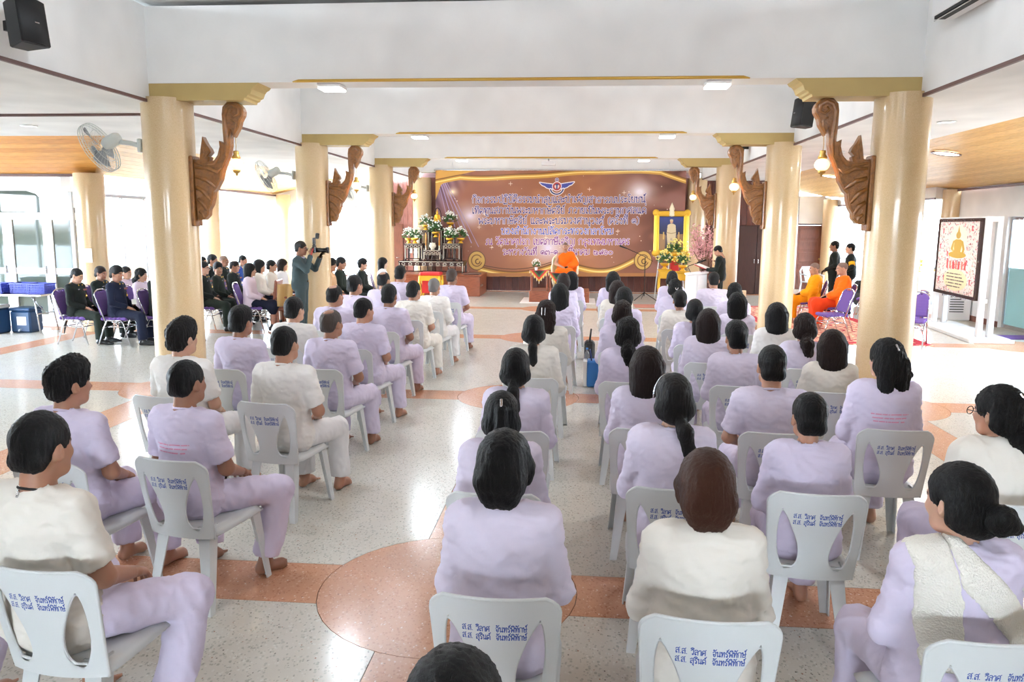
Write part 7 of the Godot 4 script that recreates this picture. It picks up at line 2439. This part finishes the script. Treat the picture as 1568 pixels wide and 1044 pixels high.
# ---------------------------------------------------------------- furniture and small things
func build_props() -> void:
	# --- monk's dais before the banner
	var ds := thing("monk_dais", "low brown wooden dais under the monk's chair", "dais", V(0.18, 0, -12.15))
	part("dais_body", box(V(1.6, 0.3, 1.2), 0.01), M.stage_wood, ds, T(V(0, 0.15, 0)))
	solo("mat", box(V(2.0, 0.012, 1.6), 0.004), mat("mat_white", rgb(222, 214, 208), 0.9), "pale mat under the monk's dais", "mat", T(V(0.15, 0.006, -12.1)))
	var ac := thing("ivory_armchair", "carved ivory armchair with high back holding the old monk", "armchair", V(0.31, 0.3, -12.35), PI)
	part("seat", box(V(0.56, 0.1, 0.52), 0.03), M.olive, ac, T(V(0, 0.38, 0)))
	var bp := []
	for i in 13: bp.append(V(-0.34 * cos(PI * i / 12.0), 0.75 + 0.22 * sin(PI * i / 12.0), 0.28))
	part("back_frame", B.new().smooth().tube([V(-0.34, 0.4, 0.26)] + bp + [V(0.34, 0.4, 0.26)], 0.032, 8).done(), M.ivory, ac)
	part("back_pad", B.new().sheet(func(u, v): return V((u - 0.5) * 0.6, 0.42 + v * (0.4 + 0.12 * sin(PI * u)), 0.27), 10, 4, 0.04).done(), M.olive, ac)
	for s in [-1.0, 1.0]:
		part("arm", B.new().smooth().tube([V(0.33 * s, 0.62, 0.25), V(0.35 * s, 0.64, 0.0), V(0.35 * s, 0.6, -0.26), V(0.34 * s, 0.5, -0.27), V(0.31 * s, 0.38, -0.22)], 0.028, 8).done(), M.ivory, ac)
		for z in [-0.22, 0.24]: part("leg", B.new().smooth().tube([V(0.29 * s, 0.36, z), V(0.32 * s, 0.26, z * 1.08), V(0.29 * s, 0.1, z), V(0.31 * s, 0.0, z * 1.05)], [0.035, 0.035, 0.02, 0.028], 8).done(), M.ivory, ac)
	for e in [[-0.36, 0.52, "patterned cloth side table with a flower pot before the banner", 0.5], [0.1, 0.46, "second cloth side table close to the monk's knees", 0.42]]:
		var tb := thing("side_table", e[2], "table", V(e[0], 0.3, -11.85))
		part("top", box(V(e[3], 0.03, 0.4), 0.006), M.lacquer, tb, T(V(0, e[1], 0)))
		for x in [-1.0, 1.0]:
			for z in [-1.0, 1.0]: part("leg", box(V(0.04, e[1], 0.04), 0.005), M.stage_wood, tb, T(V((e[3] / 2 - 0.04) * x, e[1] / 2, 0.16 * z)))
		var cl := thing("table_cloth", "red and green fringed cloth on the %s" % e[2].get_slice(" cloth", 0).to_lower().replace("patterned", "flower-pot table").replace("second", "table by the monk"), "cloth", V(e[0], 0.3 + e[1] + 0.016, -11.85))
		for k in 4:
			var h: float = e[3] * 0.52 * (1.0 - 0.2 * k)
			var dr: float = 0.3 - 0.06 * k
			var poly := PackedVector2Array([Vector2(-h, 0), Vector2(h, 0), Vector2(0, -dr)])
			part("front_flap", B.new().ext(poly, 0.008).done(), [M.gilt_trim, M.red, M.leaf, M.bag_black][k], cl, T(V(0, 0.004, 0.21 + 0.004 * k)))
		part("top_cloth", box(V(e[3] + 0.02, 0.008, 0.42)), M.red, cl)
		for i in 9: part("tassel", B.new().smooth().tube([V(lerpf(-e[3] / 2, e[3] / 2, i / 8.0), 0.004 - 0.28 * (1.0 - absf(i - 4) / 4.0), 0.216), V(lerpf(-e[3] / 2, e[3] / 2, i / 8.0), -0.06 - 0.28 * (1.0 - absf(i - 4) / 4.0), 0.218)], 0.008, 5).done(), M.ivory, cl)
	bouquet(V(-0.45, 0.84, -11.85), "small pot of pale flowers on the monk's side table", M.petal_white, 0.62, "white")
	solo("prayer_mat", box(V(0.85, 0.014, 0.8), 0.004), mat("rust", rgb(170, 104, 84), 0.95), "rust-coloured mat on the floor before the portrait", "mat", T(V(2.55, 0.007, -11.0)))
	# --- microphone stand
	var ms := thing("microphone_stand", "black microphone stand with boom before the portrait", "microphone stand", V(2.5, 0, -12.6))
	part("pole", B.new().smooth().tube([V(0, 0.12, 0), V(0, 1.2, 0)], 0.012, 8).done(), M.black_gloss, ms)
	for i in 3: part("leg", B.new().smooth().tube([V(0, 0.22, 0), V(0.36 * cos(i * TAU / 3 + 0.4), 0.01, 0.36 * sin(i * TAU / 3 + 0.4))], 0.01, 6).done(), M.black_gloss, ms)
	part("boom", B.new().smooth().tube([V(0.2, 1.08, 0.05), V(0, 1.2, 0), V(-0.5, 1.42, -0.05)], 0.009, 6).done(), M.black_gloss, ms)
	part("microphone", B.new().smooth().tube([V(-0.5, 1.42, -0.05), V(-0.64, 1.47, -0.06), V(-0.7, 1.5, -0.06)], [0.016, 0.022, 0.03], 8).done(), M.speaker, ms)
	# --- portrait on an easel, with its gilt frame and crest
	var pf := thing("framed_portrait", "portrait of a standing figure in a heavy gilt frame with crest", "picture", V(3.28, 1.84, -13.5), 0.0)
	pf.rotation.x = -0.08
	var pm := mat("portrait_print", Color.WHITE, 0.4)
	pm.albedo_texture = portrait_print()
	var pq := B.new()
	pq.quad_uv(V(-0.34, 0.46, 0.012), V(0.34, 0.46, 0.012), V(0.34, -0.46, 0.012), V(-0.34, -0.46, 0.012), Vector2(0, 0), Vector2(1, 0), Vector2(1, 1), Vector2(0, 1))
	part("picture", pq.done(), pm, pf)
	part("backing", box(V(0.72, 0.96, 0.02)), M.dark_door, pf)
	for s in [-1.0, 1.0]:
		part("frame_side", B.new().box(V(0, 0, 0), V(0.15, 1.24, 0.07), Transform3D.IDENTITY, 0.025).box(V(0.0, 0.0, 0.04), V(0.05, 1.1, 0.03), Transform3D.IDENTITY, 0.012).done(), M.gilt_frame, pf, T(V(0.415 * s, 0, 0.02)))
		part("frame_rail", B.new().box(V(0, 0, 0), V(0.98, 0.15, 0.07), Transform3D.IDENTITY, 0.025).box(V(0.0, 0.0, 0.04), V(0.85, 0.05, 0.03), Transform3D.IDENTITY, 0.012).done(), M.gilt_frame, pf, T(V(0, 0.545 * s, 0.02)))
		for t in [-1.0, 1.0]: part("corner_scroll", B.new().smooth().ball(V(0.44 * s, 0.57 * t, 0.04), V(0.1, 0.1, 0.045), 10).done(), M.gilt_frame, pf)
	part("crest", B.new().smooth().lathe([[0.0, 0.46], [0.07, 0.48], [0.085, 0.55], [0.06, 0.62], [0.075, 0.68], [0.045, 0.76], [0.0, 0.86]], 12, T(V(0, 0, 0.05)), 1.0, 0.5).done(), M.ivory, pf)
	var ez := thing("easel", "slim easel carrying the framed portrait", "easel", V(3.28, 0, -13.55))
	for s in [-1.0, 1.0]: part("leg", B.new().smooth().tube([V(0.42 * s, 0.0, 0.12), V(0.3 * s, 1.3, 0.0), V(0.2 * s, 2.0, -0.08)], 0.018, 6).done(), M.fan_grey, ez)
	part("back_leg", B.new().smooth().tube([V(0, 0.0, -0.5), V(0, 1.8, -0.1)], 0.018, 6).done(), M.fan_grey, ez)
	part("ledge", box(V(0.95, 0.04, 0.1), 0.006), M.fan_grey, ez, T(V(0, 1.19, 0.05)))
	for e in [[3.05, -12.75, 0.86, "gilded flower pedestal before the portrait, banner side"], [3.52, -12.6, 0.82, "gilded flower pedestal before the portrait, lectern side"]]:
		var pd := thing("flower_pedestal", e[3], "pedestal", V(e[0], 0, e[1]))
		part("top", box(V(0.36, 0.05, 0.36), 0.01), M.gilt_frame, pd, T(V(0, e[2] - 0.025, 0)))
		part("apron", box(V(0.3, 0.2, 0.3), 0.01), M.gilt_frame, pd, T(V(0, e[2] - 0.15, 0)))
		for x in [-1.0, 1.0]:
			for z in [-1.0, 1.0]: part("leg", B.new().smooth().tube([V(0.14 * x, e[2] - 0.2, 0.14 * z), V(0.15 * x, 0.3, 0.15 * z), V(0.13 * x, 0.12, 0.13 * z), V(0.16 * x, 0.0, 0.16 * z)], [0.025, 0.02, 0.016, 0.024], 6).done(), M.gilt_frame, pd)
		part("shelf", box(V(0.3, 0.03, 0.3)), M.red, pd, T(V(0, 0.3, 0)))
		bouquet(V(e[0], e[2], e[1]), "yellow and white flowers on the %s" % ("banner-side pedestal" if e[0] < 3.3 else "lectern-side pedestal"), M.petal_yellow, 1.1)
	bouquet(V(3.36, 1.12, -13.1), "yellow and white flowers highest, at the portrait's foot", M.petal_yellow, 1.15)
	var hs := thing("vase_stand", "slim red and gilt stand under the highest yellow flowers", "stand", V(3.36, 0, -13.1))
	part("post", box(V(0.22, 1.1, 0.22), 0.01), M.red, hs, T(V(0, 0.55, 0)))
	part("top", box(V(0.28, 0.04, 0.28), 0.01), M.gilt_frame, hs, T(V(0, 1.1, 0)))
	# --- pink blossom tree
	var bt := thing("blossom_tree", "artificial pink blossom tree beside the portrait", "tree", V(4.05, 0, -12.4))
	part("pot", B.new().smooth().lathe([[0.0, 0.0], [0.16, 0.0], [0.2, 0.34], [0.18, 0.36], [0.0, 0.33]], 18).done(), M.white_gloss, bt)
	sprig.seed = 77
	var tw := B.new().smooth()
	var pk := B.new()
	for i in 26:
		var a := sprig.randf() * TAU
		var e := V(cos(a) * sprig.randf_range(0.2, 0.55), sprig.randf_range(1.35, 2.0), sin(a) * sprig.randf_range(0.15, 0.45))
		var m := V(e.x * 0.35, 1.0 + sprig.randf() * 0.3, e.z * 0.35)
		tw.tube([V(0, 0.3, 0), m, e], [0.022, 0.012, 0.004], 5)
		for k in 60:
			var c := m.lerp(e, sprig.randf_range(0.25, 1.08)) + V(sprig.randf() - 0.5, sprig.randf() - 0.5, sprig.randf() - 0.5) * 0.2
			var u := V(sprig.randf() - 0.5, sprig.randf() - 0.5, sprig.randf() - 0.5).normalized() * 0.028
			var w := u.cross(V(sprig.randf() - 0.5, 0.6, sprig.randf() - 0.5)).normalized() * 0.028
			pk.quad(c - u, c - w, c + u, c + w)
	part("branches", tw.done(), M.twig, bt)
	tag(part("blossoms", pk.done(), M.petal_pink, bt), "", "", "", "stuff")
	# --- lectern with white cloth, microphone arm
	var lc := thing("lectern", "small lectern draped in white cloth in front of the reading officer", "lectern", V(3.42, 0, -9.35))
	part("top", box(V(0.5, 0.04, 0.42), 0.008), M.white_linen, lc, T(V(0, 0.96, 0), 0, 0.0, 0.12))
	part("cloth", B.new().smooth().sheet(func(u, v): return V(0.24 * sin(TAU * u) * (1.0 + 0.04 * v * sin(u * 60.0)), 0.95 - 0.9 * v, 0.2 * cos(TAU * u) * (1.0 + 0.06 * v * cos(u * 60.0))), 60, 6, 0.004).done(), M.white_linen, lc)
	part("microphone_arm", B.new().smooth().tube([V(-0.15, 0.98, 0.1), V(-0.22, 1.12, 0.1), V(0.12, 1.24, 0.05)], 0.009, 6).tube([V(0.0, 1.2, 0.07), V(0.2, 1.27, 0.04)], 0.02, 8).done(), M.black_gloss, lc)
	solo("low_screen", box(V(0.6, 0.62, 0.05), 0.01), M.ivory, "pale low panel behind the reading officer", "panel", T(V(4.15, 0.31, -8.7), 0.2))
	# --- red carpets under the monks
	var rm := mat("red_carpet", Color.WHITE, 0.95)
	tex(rm, noise_tex(256, 0.025, 61, [[0.0, rgb(150, 24, 52)], [0.4, rgb(196, 44, 70)], [0.45, rgb(226, 196, 150)], [0.52, rgb(230, 206, 170)], [0.55, rgb(190, 36, 66)], [0.62, rgb(226, 200, 160)], [1.0, rgb(230, 206, 170)]], 2), V(1.2, 1.2, 1.2), true)
	for e in [[5.7, -8.15, 2.4, 6.5, "long red patterned carpet under the monks' chairs"]]:
		var cp := thing("red_carpet", e[4], "carpet", V(e[0], 0, e[1]), 0.0)
		part("pile", box(V(e[2], 0.012, e[3]), 0.003), rm, cp, T(V(0, 0.006, 0)))
		part("border", B.new().box(V(e[2] / 2 - 0.12, 0.007, 0), V(0.2, 0.014, e[3] - 0.05)).box(V(-e[2] / 2 + 0.12, 0.007, 0), V(0.2, 0.014, e[3] - 0.05)).box(V(0, 0.007, e[3] / 2 - 0.12), V(e[2] - 0.05, 0.0145, 0.2)).box(V(0, 0.007, -e[3] / 2 + 0.12), V(e[2] - 0.05, 0.0145, 0.2)).done(), mat("carpet_red", rgb(186, 32, 50), 0.95), cp)
	# --- painting on its white stand
	var st := thing("painting_stand", "white timber stand on a marble slab holding the painting", "stand", V(8.2, 0, -6.85), atan2(-0.25, 2.5) + PI / 2)
	part("slab", box(V(3.1, 0.07, 0.75), 0.01), M.marble_white, st, T(V(0, 0.035, 0)))
	for s in [-1.0, 1.0]:
		for z in [-0.09, 0.09]: part("post", box(V(0.11, 2.18, 0.09), 0.008), M.white_paint, st, T(V(1.18 * s, 1.16, z)))
	part("crossbar", box(V(2.47, 0.1, 0.1), 0.008), M.white_paint, st, T(V(0, 2.2, 0.0)))
	part("crossbar", box(V(2.3, 0.08, 0.06), 0.008), M.white_paint, st, T(V(0, 0.72, 0.0)))
	var pt := thing("painting", "tall painting of a golden seated figure among red crowds, dark frame", "painting", st.position + V(-0.14, 1.47, 0), st.rotation.y + PI)
	var am := mat("painting_print", Color.WHITE, 0.4)
	am.albedo_texture = painting_print()
	var aq := B.new()
	aq.quad_uv(V(-1.04, 0.7, 0.03), V(1.04, 0.7, 0.03), V(1.04, -0.7, 0.03), V(-1.04, -0.7, 0.03), Vector2(0, 0), Vector2(1, 0), Vector2(1, 1), Vector2(0, 1))
	part("canvas", aq.done(), am, pt)
	part("frame", B.new().box(V(0, 0.72, 0.02), V(2.2, 0.06, 0.06)).box(V(0, -0.72, 0.02), V(2.2, 0.06, 0.06)).box(V(1.07, 0, 0.02), V(0.06, 1.44, 0.06)).box(V(-1.07, 0, 0.02), V(0.06, 1.44, 0.06)).done(), M.lacquer, pt)
	part("backing", box(V(2.14, 1.44, 0.02)), M.dark_door, pt)
	for x in [-0.5, 0.0, 0.5]: part("bracket", box(V(0.05, 0.05, 0.08)), M.silver, pt, T(V(x, -0.76, 0.02)))
	# --- floor-standing air conditioner
	var fa := thing("floor_air_conditioner", "white floor-standing air conditioner with slatted grille behind the painting", "air conditioner", V(9.12, 0, -9.2), 0.0)
	part("case", box(V(0.5, 1.15, 0.62), 0.02), M.white_gloss, fa, T(V(0, 0.575, 0)))
	for i in 11: part("slat", box(V(0.3, 0.018, 0.02), 0.003), M.speaker, fa, T(V(-0.06, 0.2 + i * 0.055, 0.31)))
	solo("doormat", box(V(0.9, 0.014, 0.55), 0.004), M.purple, "purple doormat in front of the teal glass door", "mat", T(V(8.9, 0.007, -6.2)))
	# --- offering table
	var ot := thing("offering_table", "table under a white lace cloth by the alcove windows", "table", V(9.75, 0, -12.0))
	part("top", box(V(1.7, 0.04, 0.8), 0.006), M.stage_wood, ot, T(V(0, 0.78, 0)))
	for x in [-1.0, 1.0]:
		for z in [-1.0, 1.0]: part("leg", box(V(0.05, 0.76, 0.05), 0.005), M.silver, ot, T(V(0.78 * x, 0.38, 0.34 * z)))
	var oc := thing("lace_cloth", "white lace cloth hanging over the offering table", "tablecloth", V(9.75, 0, -12.0))
	part("top_cloth", box(V(1.74, 0.008, 0.84)), M.white_linen, oc, T(V(0, 0.806, 0)))
	for s in [-1.0, 1.0]: part("side_drop", B.new().smooth().sheet(func(u, v): return V((u - 0.5) * 1.74, 0.806 - v * 0.72, 0.42 * s + 0.02 * v * sin(u * 40.0)), 40, 5, 0.004).done(), M.white_linen, oc)
	part("side_drop", B.new().smooth().sheet(func(u, v): return V(-0.87 + 0.02 * v * sin(u * 24.0), 0.806 - v * 0.72, (u - 0.5) * 0.84), 24, 5, 0.004).done(), M.white_linen, oc)
	var ob := thing("offering_tray", "gilt footed tray of yellow-green flowers on the lace cloth", "tray", V(9.35, 0.81, -11.9))
	part("tray", B.new().smooth().lathe([[0.0, 0.0], [0.12, 0.0], [0.06, 0.06], [0.07, 0.09], [0.2, 0.12], [0.2, 0.14], [0.0, 0.13]], 18).done(), M.gold, ob)
	var of := B.new().smooth()
	sprig.seed = 5
	for i in 40: of.ball(V(sprig.randf_range(-0.13, 0.13), 0.15 + sprig.randf() * 0.26, sprig.randf_range(-0.1, 0.1)), V(0.035, 0.04, 0.035), 6)
	part("flowers", of.done(), M.petal_yellow, ob)
	var ob2 := thing("offering_bowl", "gilt footed bowl with dark offerings and an upright stem", "bowl", V(9.95, 0.81, -11.9))
	part("bowl", B.new().smooth().lathe([[0.0, 0.0], [0.1, 0.0], [0.05, 0.05], [0.06, 0.09], [0.16, 0.16], [0.14, 0.17], [0.0, 0.15]], 18).done(), M.gold, ob2)
	part("contents", B.new().smooth().ball(V(0, 0.19, 0), V(0.13, 0.08, 0.13), 10).done(), M.bag_black, ob2)
	part("stem", B.new().smooth().tube([V(0.06, 0.2, 0), V(0.08, 0.4, 0), V(0.05, 0.52, 0)], [0.012, 0.02, 0.004], 6).done(), M.bag_black, ob2)
	# --- armless and arm plastic chairs at the back, dark sofa
	for e in [[7.55, -14.6, "white plastic armchair standing before the brown door"]]:
		var wc := thing("plastic_armchair", e[2], "chair", V(e[0], 0, e[1]), 0.3 + PI)
		part("seat", box(V(0.46, 0.03, 0.44), 0.012), M.chair_plain, wc, T(V(0, 0.43, 0)))
		part("back_rim", B.new().smooth().tube([V(-0.22, 0.43, 0.2), V(-0.22, 0.75, 0.27), V(-0.15, 0.86, 0.29), V(0.15, 0.86, 0.29), V(0.22, 0.75, 0.27), V(0.22, 0.43, 0.2)], 0.025, 8).done(), M.chair_plain, wc)
		part("back_splat", B.new().sheet(func(u, v): return V((u - 0.5) * (0.14 + 0.16 * v), 0.43 + 0.42 * v, 0.21 + 0.075 * v), 6, 6, 0.01).done(), M.chair_plain, wc)
		for s in [-1.0, 1.0]:
			part("arm", B.new().smooth().tube([V(0.24 * s, 0.66, 0.25), V(0.27 * s, 0.66, 0.0), V(0.26 * s, 0.63, -0.2), V(0.24 * s, 0.43, -0.22)], 0.02, 6).done(), M.chair_plain, wc)
			for z in [-0.2, 0.22]: part("leg", B.new().tube([V(0.2 * s, 0.43, z), V(0.23 * s, 0.0, z * 1.15)], [0.03, 0.02], 6).done(), M.chair_plain, wc)
	var sf := thing("sofa", "dark leather sofa end behind the orange-robed monk", "sofa", V(8.3, 0, -11.4), deg_to_rad(90))
	part("base", box(V(1.4, 0.4, 0.8), 0.06), M.bag_black, sf, T(V(0, 0.22, 0)))
	part("backrest", box(V(1.4, 0.55, 0.24), 0.08), M.bag_black, sf, T(V(0, 0.62, 0.34)))
	for s in [-1.0, 1.0]: part("armrest", box(V(0.22, 0.3, 0.8), 0.07), M.bag_black, sf, T(V(0.62 * s, 0.52, 0)))
	# --- folding table with blue baskets and coolers by the glass doors
	var ft := thing("folding_table", "long dark folding table by the glass doors", "table", V(-10.2, 0, -4.55))
	part("top", box(V(2.3, 0.03, 0.62), 0.006), M.lacquer, ft, T(V(0, 0.7, 0)))
	part("edge", B.new().box(V(0, 0.7, 0.312), V(2.3, 0.034, 0.008)).box(V(1.152, 0.7, 0), V(0.008, 0.034, 0.62)).done(), M.silver, ft)
	for x in [-0.8, 0.95]:
		for z in [-1.0, 1.0]: part("leg", B.new().smooth().tube([V(x, 0.69, 0.22 * z), V(x + 0.1, 0.0, 0.25 * z)], 0.014, 6).done(), M.silver, ft)
		part("brace", B.new().smooth().tube([V(x + 0.05, 0.35, -0.23), V(x + 0.05, 0.35, 0.23)], 0.01, 6).tube([V(x - 0.25, 0.68, 0), V(x + 0.05, 0.35, 0)], 0.008, 6).done(), M.silver, ft)
	for e in [[-9.25, -4.55, "blue basket at the table's end by the column"], [-9.62, -4.6, "middle blue basket on the folding table"], [-10.05, -4.5, "blue basket nearest the picture edge"], [-10.45, -4.6, "blue basket cut by the picture edge"]]:
		var bk := thing("blue_basket", e[2], "basket", V(e[0], 0.716, e[1]), 0.0, "blue plastic baskets")
		var bb := B.new()
		bb.box(V(0, 0.006, 0), V(0.32, 0.012, 0.3))
		for s in [-1.0, 1.0]:
			bb.box(V(0, 0.18, 0.16 * s), V(0.36, 0.02, 0.015)); bb.box(V(0.175 * s, 0.18, 0), V(0.015, 0.02, 0.32))
			for i in 12:
				var t: float = -0.16 + 0.32 * i / 11.0
				bb.box(V(t, 0.09, 0.153 * s), V(0.014, 0.17, 0.008)); bb.box(V(0.168 * s, 0.09, t * 0.9), V(0.008, 0.17, 0.014))
			for y in [0.045, 0.09, 0.135]:
				bb.box(V(0, y, 0.153 * s), V(0.34, 0.012, 0.006)); bb.box(V(0.168 * s, y, 0), V(0.006, 0.012, 0.3))
		part("lattice", bb.done(), M.blue_plastic, bk)
		part("contents", box(V(0.28, 0.1, 0.26), 0.03), mat("basket_goods", rgb(70, 90, 190), 0.6), bk, T(V(0, 0.065, 0)))
	for e in [[-10.0, -4.25, 0.46, "large dark blue cooler box with white label under the table"], [-9.55, -4.5, 0.4, "smaller dark blue cooler under the table"]]:
		var co := thing("cooler", e[3], "cooler", V(e[0], 0, e[1]))
		part("body", box(V(0.4, e[2], 0.36), 0.03), M.cooler_blue, co, T(V(0, e[2] / 2, 0)))
		part("lid", box(V(0.42, 0.06, 0.38), 0.02), M.fan_grey if e[2] > 0.42 else M.cooler_blue, co, T(V(0, e[2] + 0.03, 0)))
		part("label", box(V(0.18, 0.16, 0.004)), M.paper, co, T(V(0.03, e[2] * 0.55, 0.182)))
		part("tap", B.new().smooth().tube([V(0, 0.06, 0.18), V(0, 0.06, 0.22), V(0, 0.03, 0.23)], 0.012, 6).done(), M.white_gloss, co)
	solo("folded_umbrella", B.new().smooth().tube([V(-8.45, 0.75, -4.3), V(-8.62, 0.4, -4.32), V(-8.72, 0.0, -4.34)], [0.02, 0.045, 0.008], 8).done(), M.bag_black, "folded black umbrella leaning by the corner column", "umbrella")
	solo("notice_card", box(V(0.2, 0.26, 0.012), 0.003), M.paper, "small white notice on the corner column", "notice", T(V(-8.36, 1.42, -4.63)))
	# --- wooden armchair and low table near the photographer, drinks
	var wa := thing("wooden_armchair", "brown wooden armchair with patterned cloth beside the photographer", "armchair", V(-4.82, 0, -5.5), deg_to_rad(-80))
	part("seat", box(V(0.55, 0.07, 0.5), 0.02), M.stage_wood, wa, T(V(0, 0.42, 0)))
	part("back_panel", box(V(0.56, 0.5, 0.05), 0.015), M.stage_wood, wa, T(V(0, 0.72, 0.27), 0, -0.12))
	for s in [-1.0, 1.0]:
		part("arm", box(V(0.06, 0.04, 0.52), 0.012), M.stage_wood, wa, T(V(0.28 * s, 0.64, 0)))
		for z in [-0.23, 0.23]: part("leg", box(V(0.055, 0.63, 0.055), 0.008), M.stage_wood, wa, T(V(0.27 * s, 0.315, z)))
	solo("patterned_cloth", B.new().smooth().sheet(func(u, v): return V(-4.98 + 0.3 * u, 0.9 - 0.42 * v, -5.2 + 0.05 * sin(u * 9.0) + 0.06 * v), 12, 8, 0.008).done(), mat("old_gold", rgb(190, 156, 104), 0.85), "old-gold patterned cloth over the wooden armchair", "cloth")
	var gl := thing("juice_glass", "glass of orange juice on the floor by the purple chairs", "glass", V(-5.45, 0, -6.05))
	part("glass", B.new().smooth().lathe([[0.0, 0.0], [0.03, 0.0], [0.036, 0.12], [0.034, 0.12], [0.028, 0.006], [0.0, 0.006]], 12).done(), M.glass, gl)
	part("juice", B.new().smooth().lathe([[0.0, 0.008], [0.027, 0.008], [0.031, 0.07], [0.0, 0.07]], 12).done(), mat("juice", rgb(238, 176, 52), 0.2), gl)
	var rl := thing("low_rail_table", "small brown wooden table with turned rail by the guests", "table", V(-3.2, 0, -6.6))
	part("top", box(V(0.7, 0.035, 0.45), 0.008), M.stage_wood, rl, T(V(0, 0.5, 0)))
	for i in 6: part("spindle", B.new().smooth().tube([V(-0.28 + i * 0.112, 0.2, 0.19), V(-0.28 + i * 0.112, 0.48, 0.19)], 0.014, 6).done(), M.stage_wood, rl)
	part("rail", box(V(0.66, 0.03, 0.04)), M.stage_wood, rl, T(V(0, 0.2, 0.19)))
	for x in [-1.0, 1.0]:
		for z in [-1.0, 1.0]: part("leg", box(V(0.05, 0.49, 0.05), 0.006), M.stage_wood, rl, T(V(0.31 * x, 0.245, 0.19 * z)))
	solo("phone", box(V(0.075, 0.01, 0.15), 0.004), M.paper, "pale phone in the navy officer's hands", "phone", T(V(-6.7, 0.72, -3.28), 0.6, 0.5))
	# --- bags hanging from the women's chairs
	var b1 := thing("handbag", "black handbag standing on the floor between the women's files", "bag", V(0.88, 0, -2.7))
	part("pouch", box(V(0.16, 0.3, 0.26), 0.04), M.bag_black, b1, T(V(0, 0.15, 0)))
	part("strap", B.new().smooth().tube([V(0, 0.27, -0.1), V(0.02, 0.47, 0.0), V(0, 0.27, 0.1)], 0.014, 6).done(), M.bag_black, b1)
	var b2 := thing("tote_bag", "blue and white tote bag standing between the chairs", "bag", V(0.88, 0, -0.75))
	part("pouch", B.new().box(V(0.02, 0.17, 0), V(0.16, 0.34, 0.22), Transform3D.IDENTITY, 0.02).done(), M.bag_blue, b2)
	part("side_panel", box(V(0.05, 0.33, 0.2), 0.01), M.paper, b2, T(V(-0.08, 0.17, 0)))
	part("handle", B.new().smooth().tube([V(0.0, 0.33, 0.08), V(-0.02, 0.46, 0.06), V(-0.02, 0.46, -0.06), V(0.0, 0.33, -0.08)], 0.01, 6).done(), mat("strap_navy", rgb(36, 50, 104), 0.6), b2)
	var bo := thing("water_bottle", "clear water bottle with blue cap standing in the tote bag", "bottle", V(0.82, 0.33, -0.75))
	part("bottle", B.new().smooth().lathe([[0.0, -0.1], [0.03, -0.1], [0.032, 0.08], [0.012, 0.12], [0.012, 0.14], [0.0, 0.14]], 12).done(), M.glass, bo)
	part("cap", B.new().smooth().lathe([[0.0, 0.14], [0.014, 0.14], [0.014, 0.16], [0.0, 0.16]], 10).done(), M.bag_blue, bo)
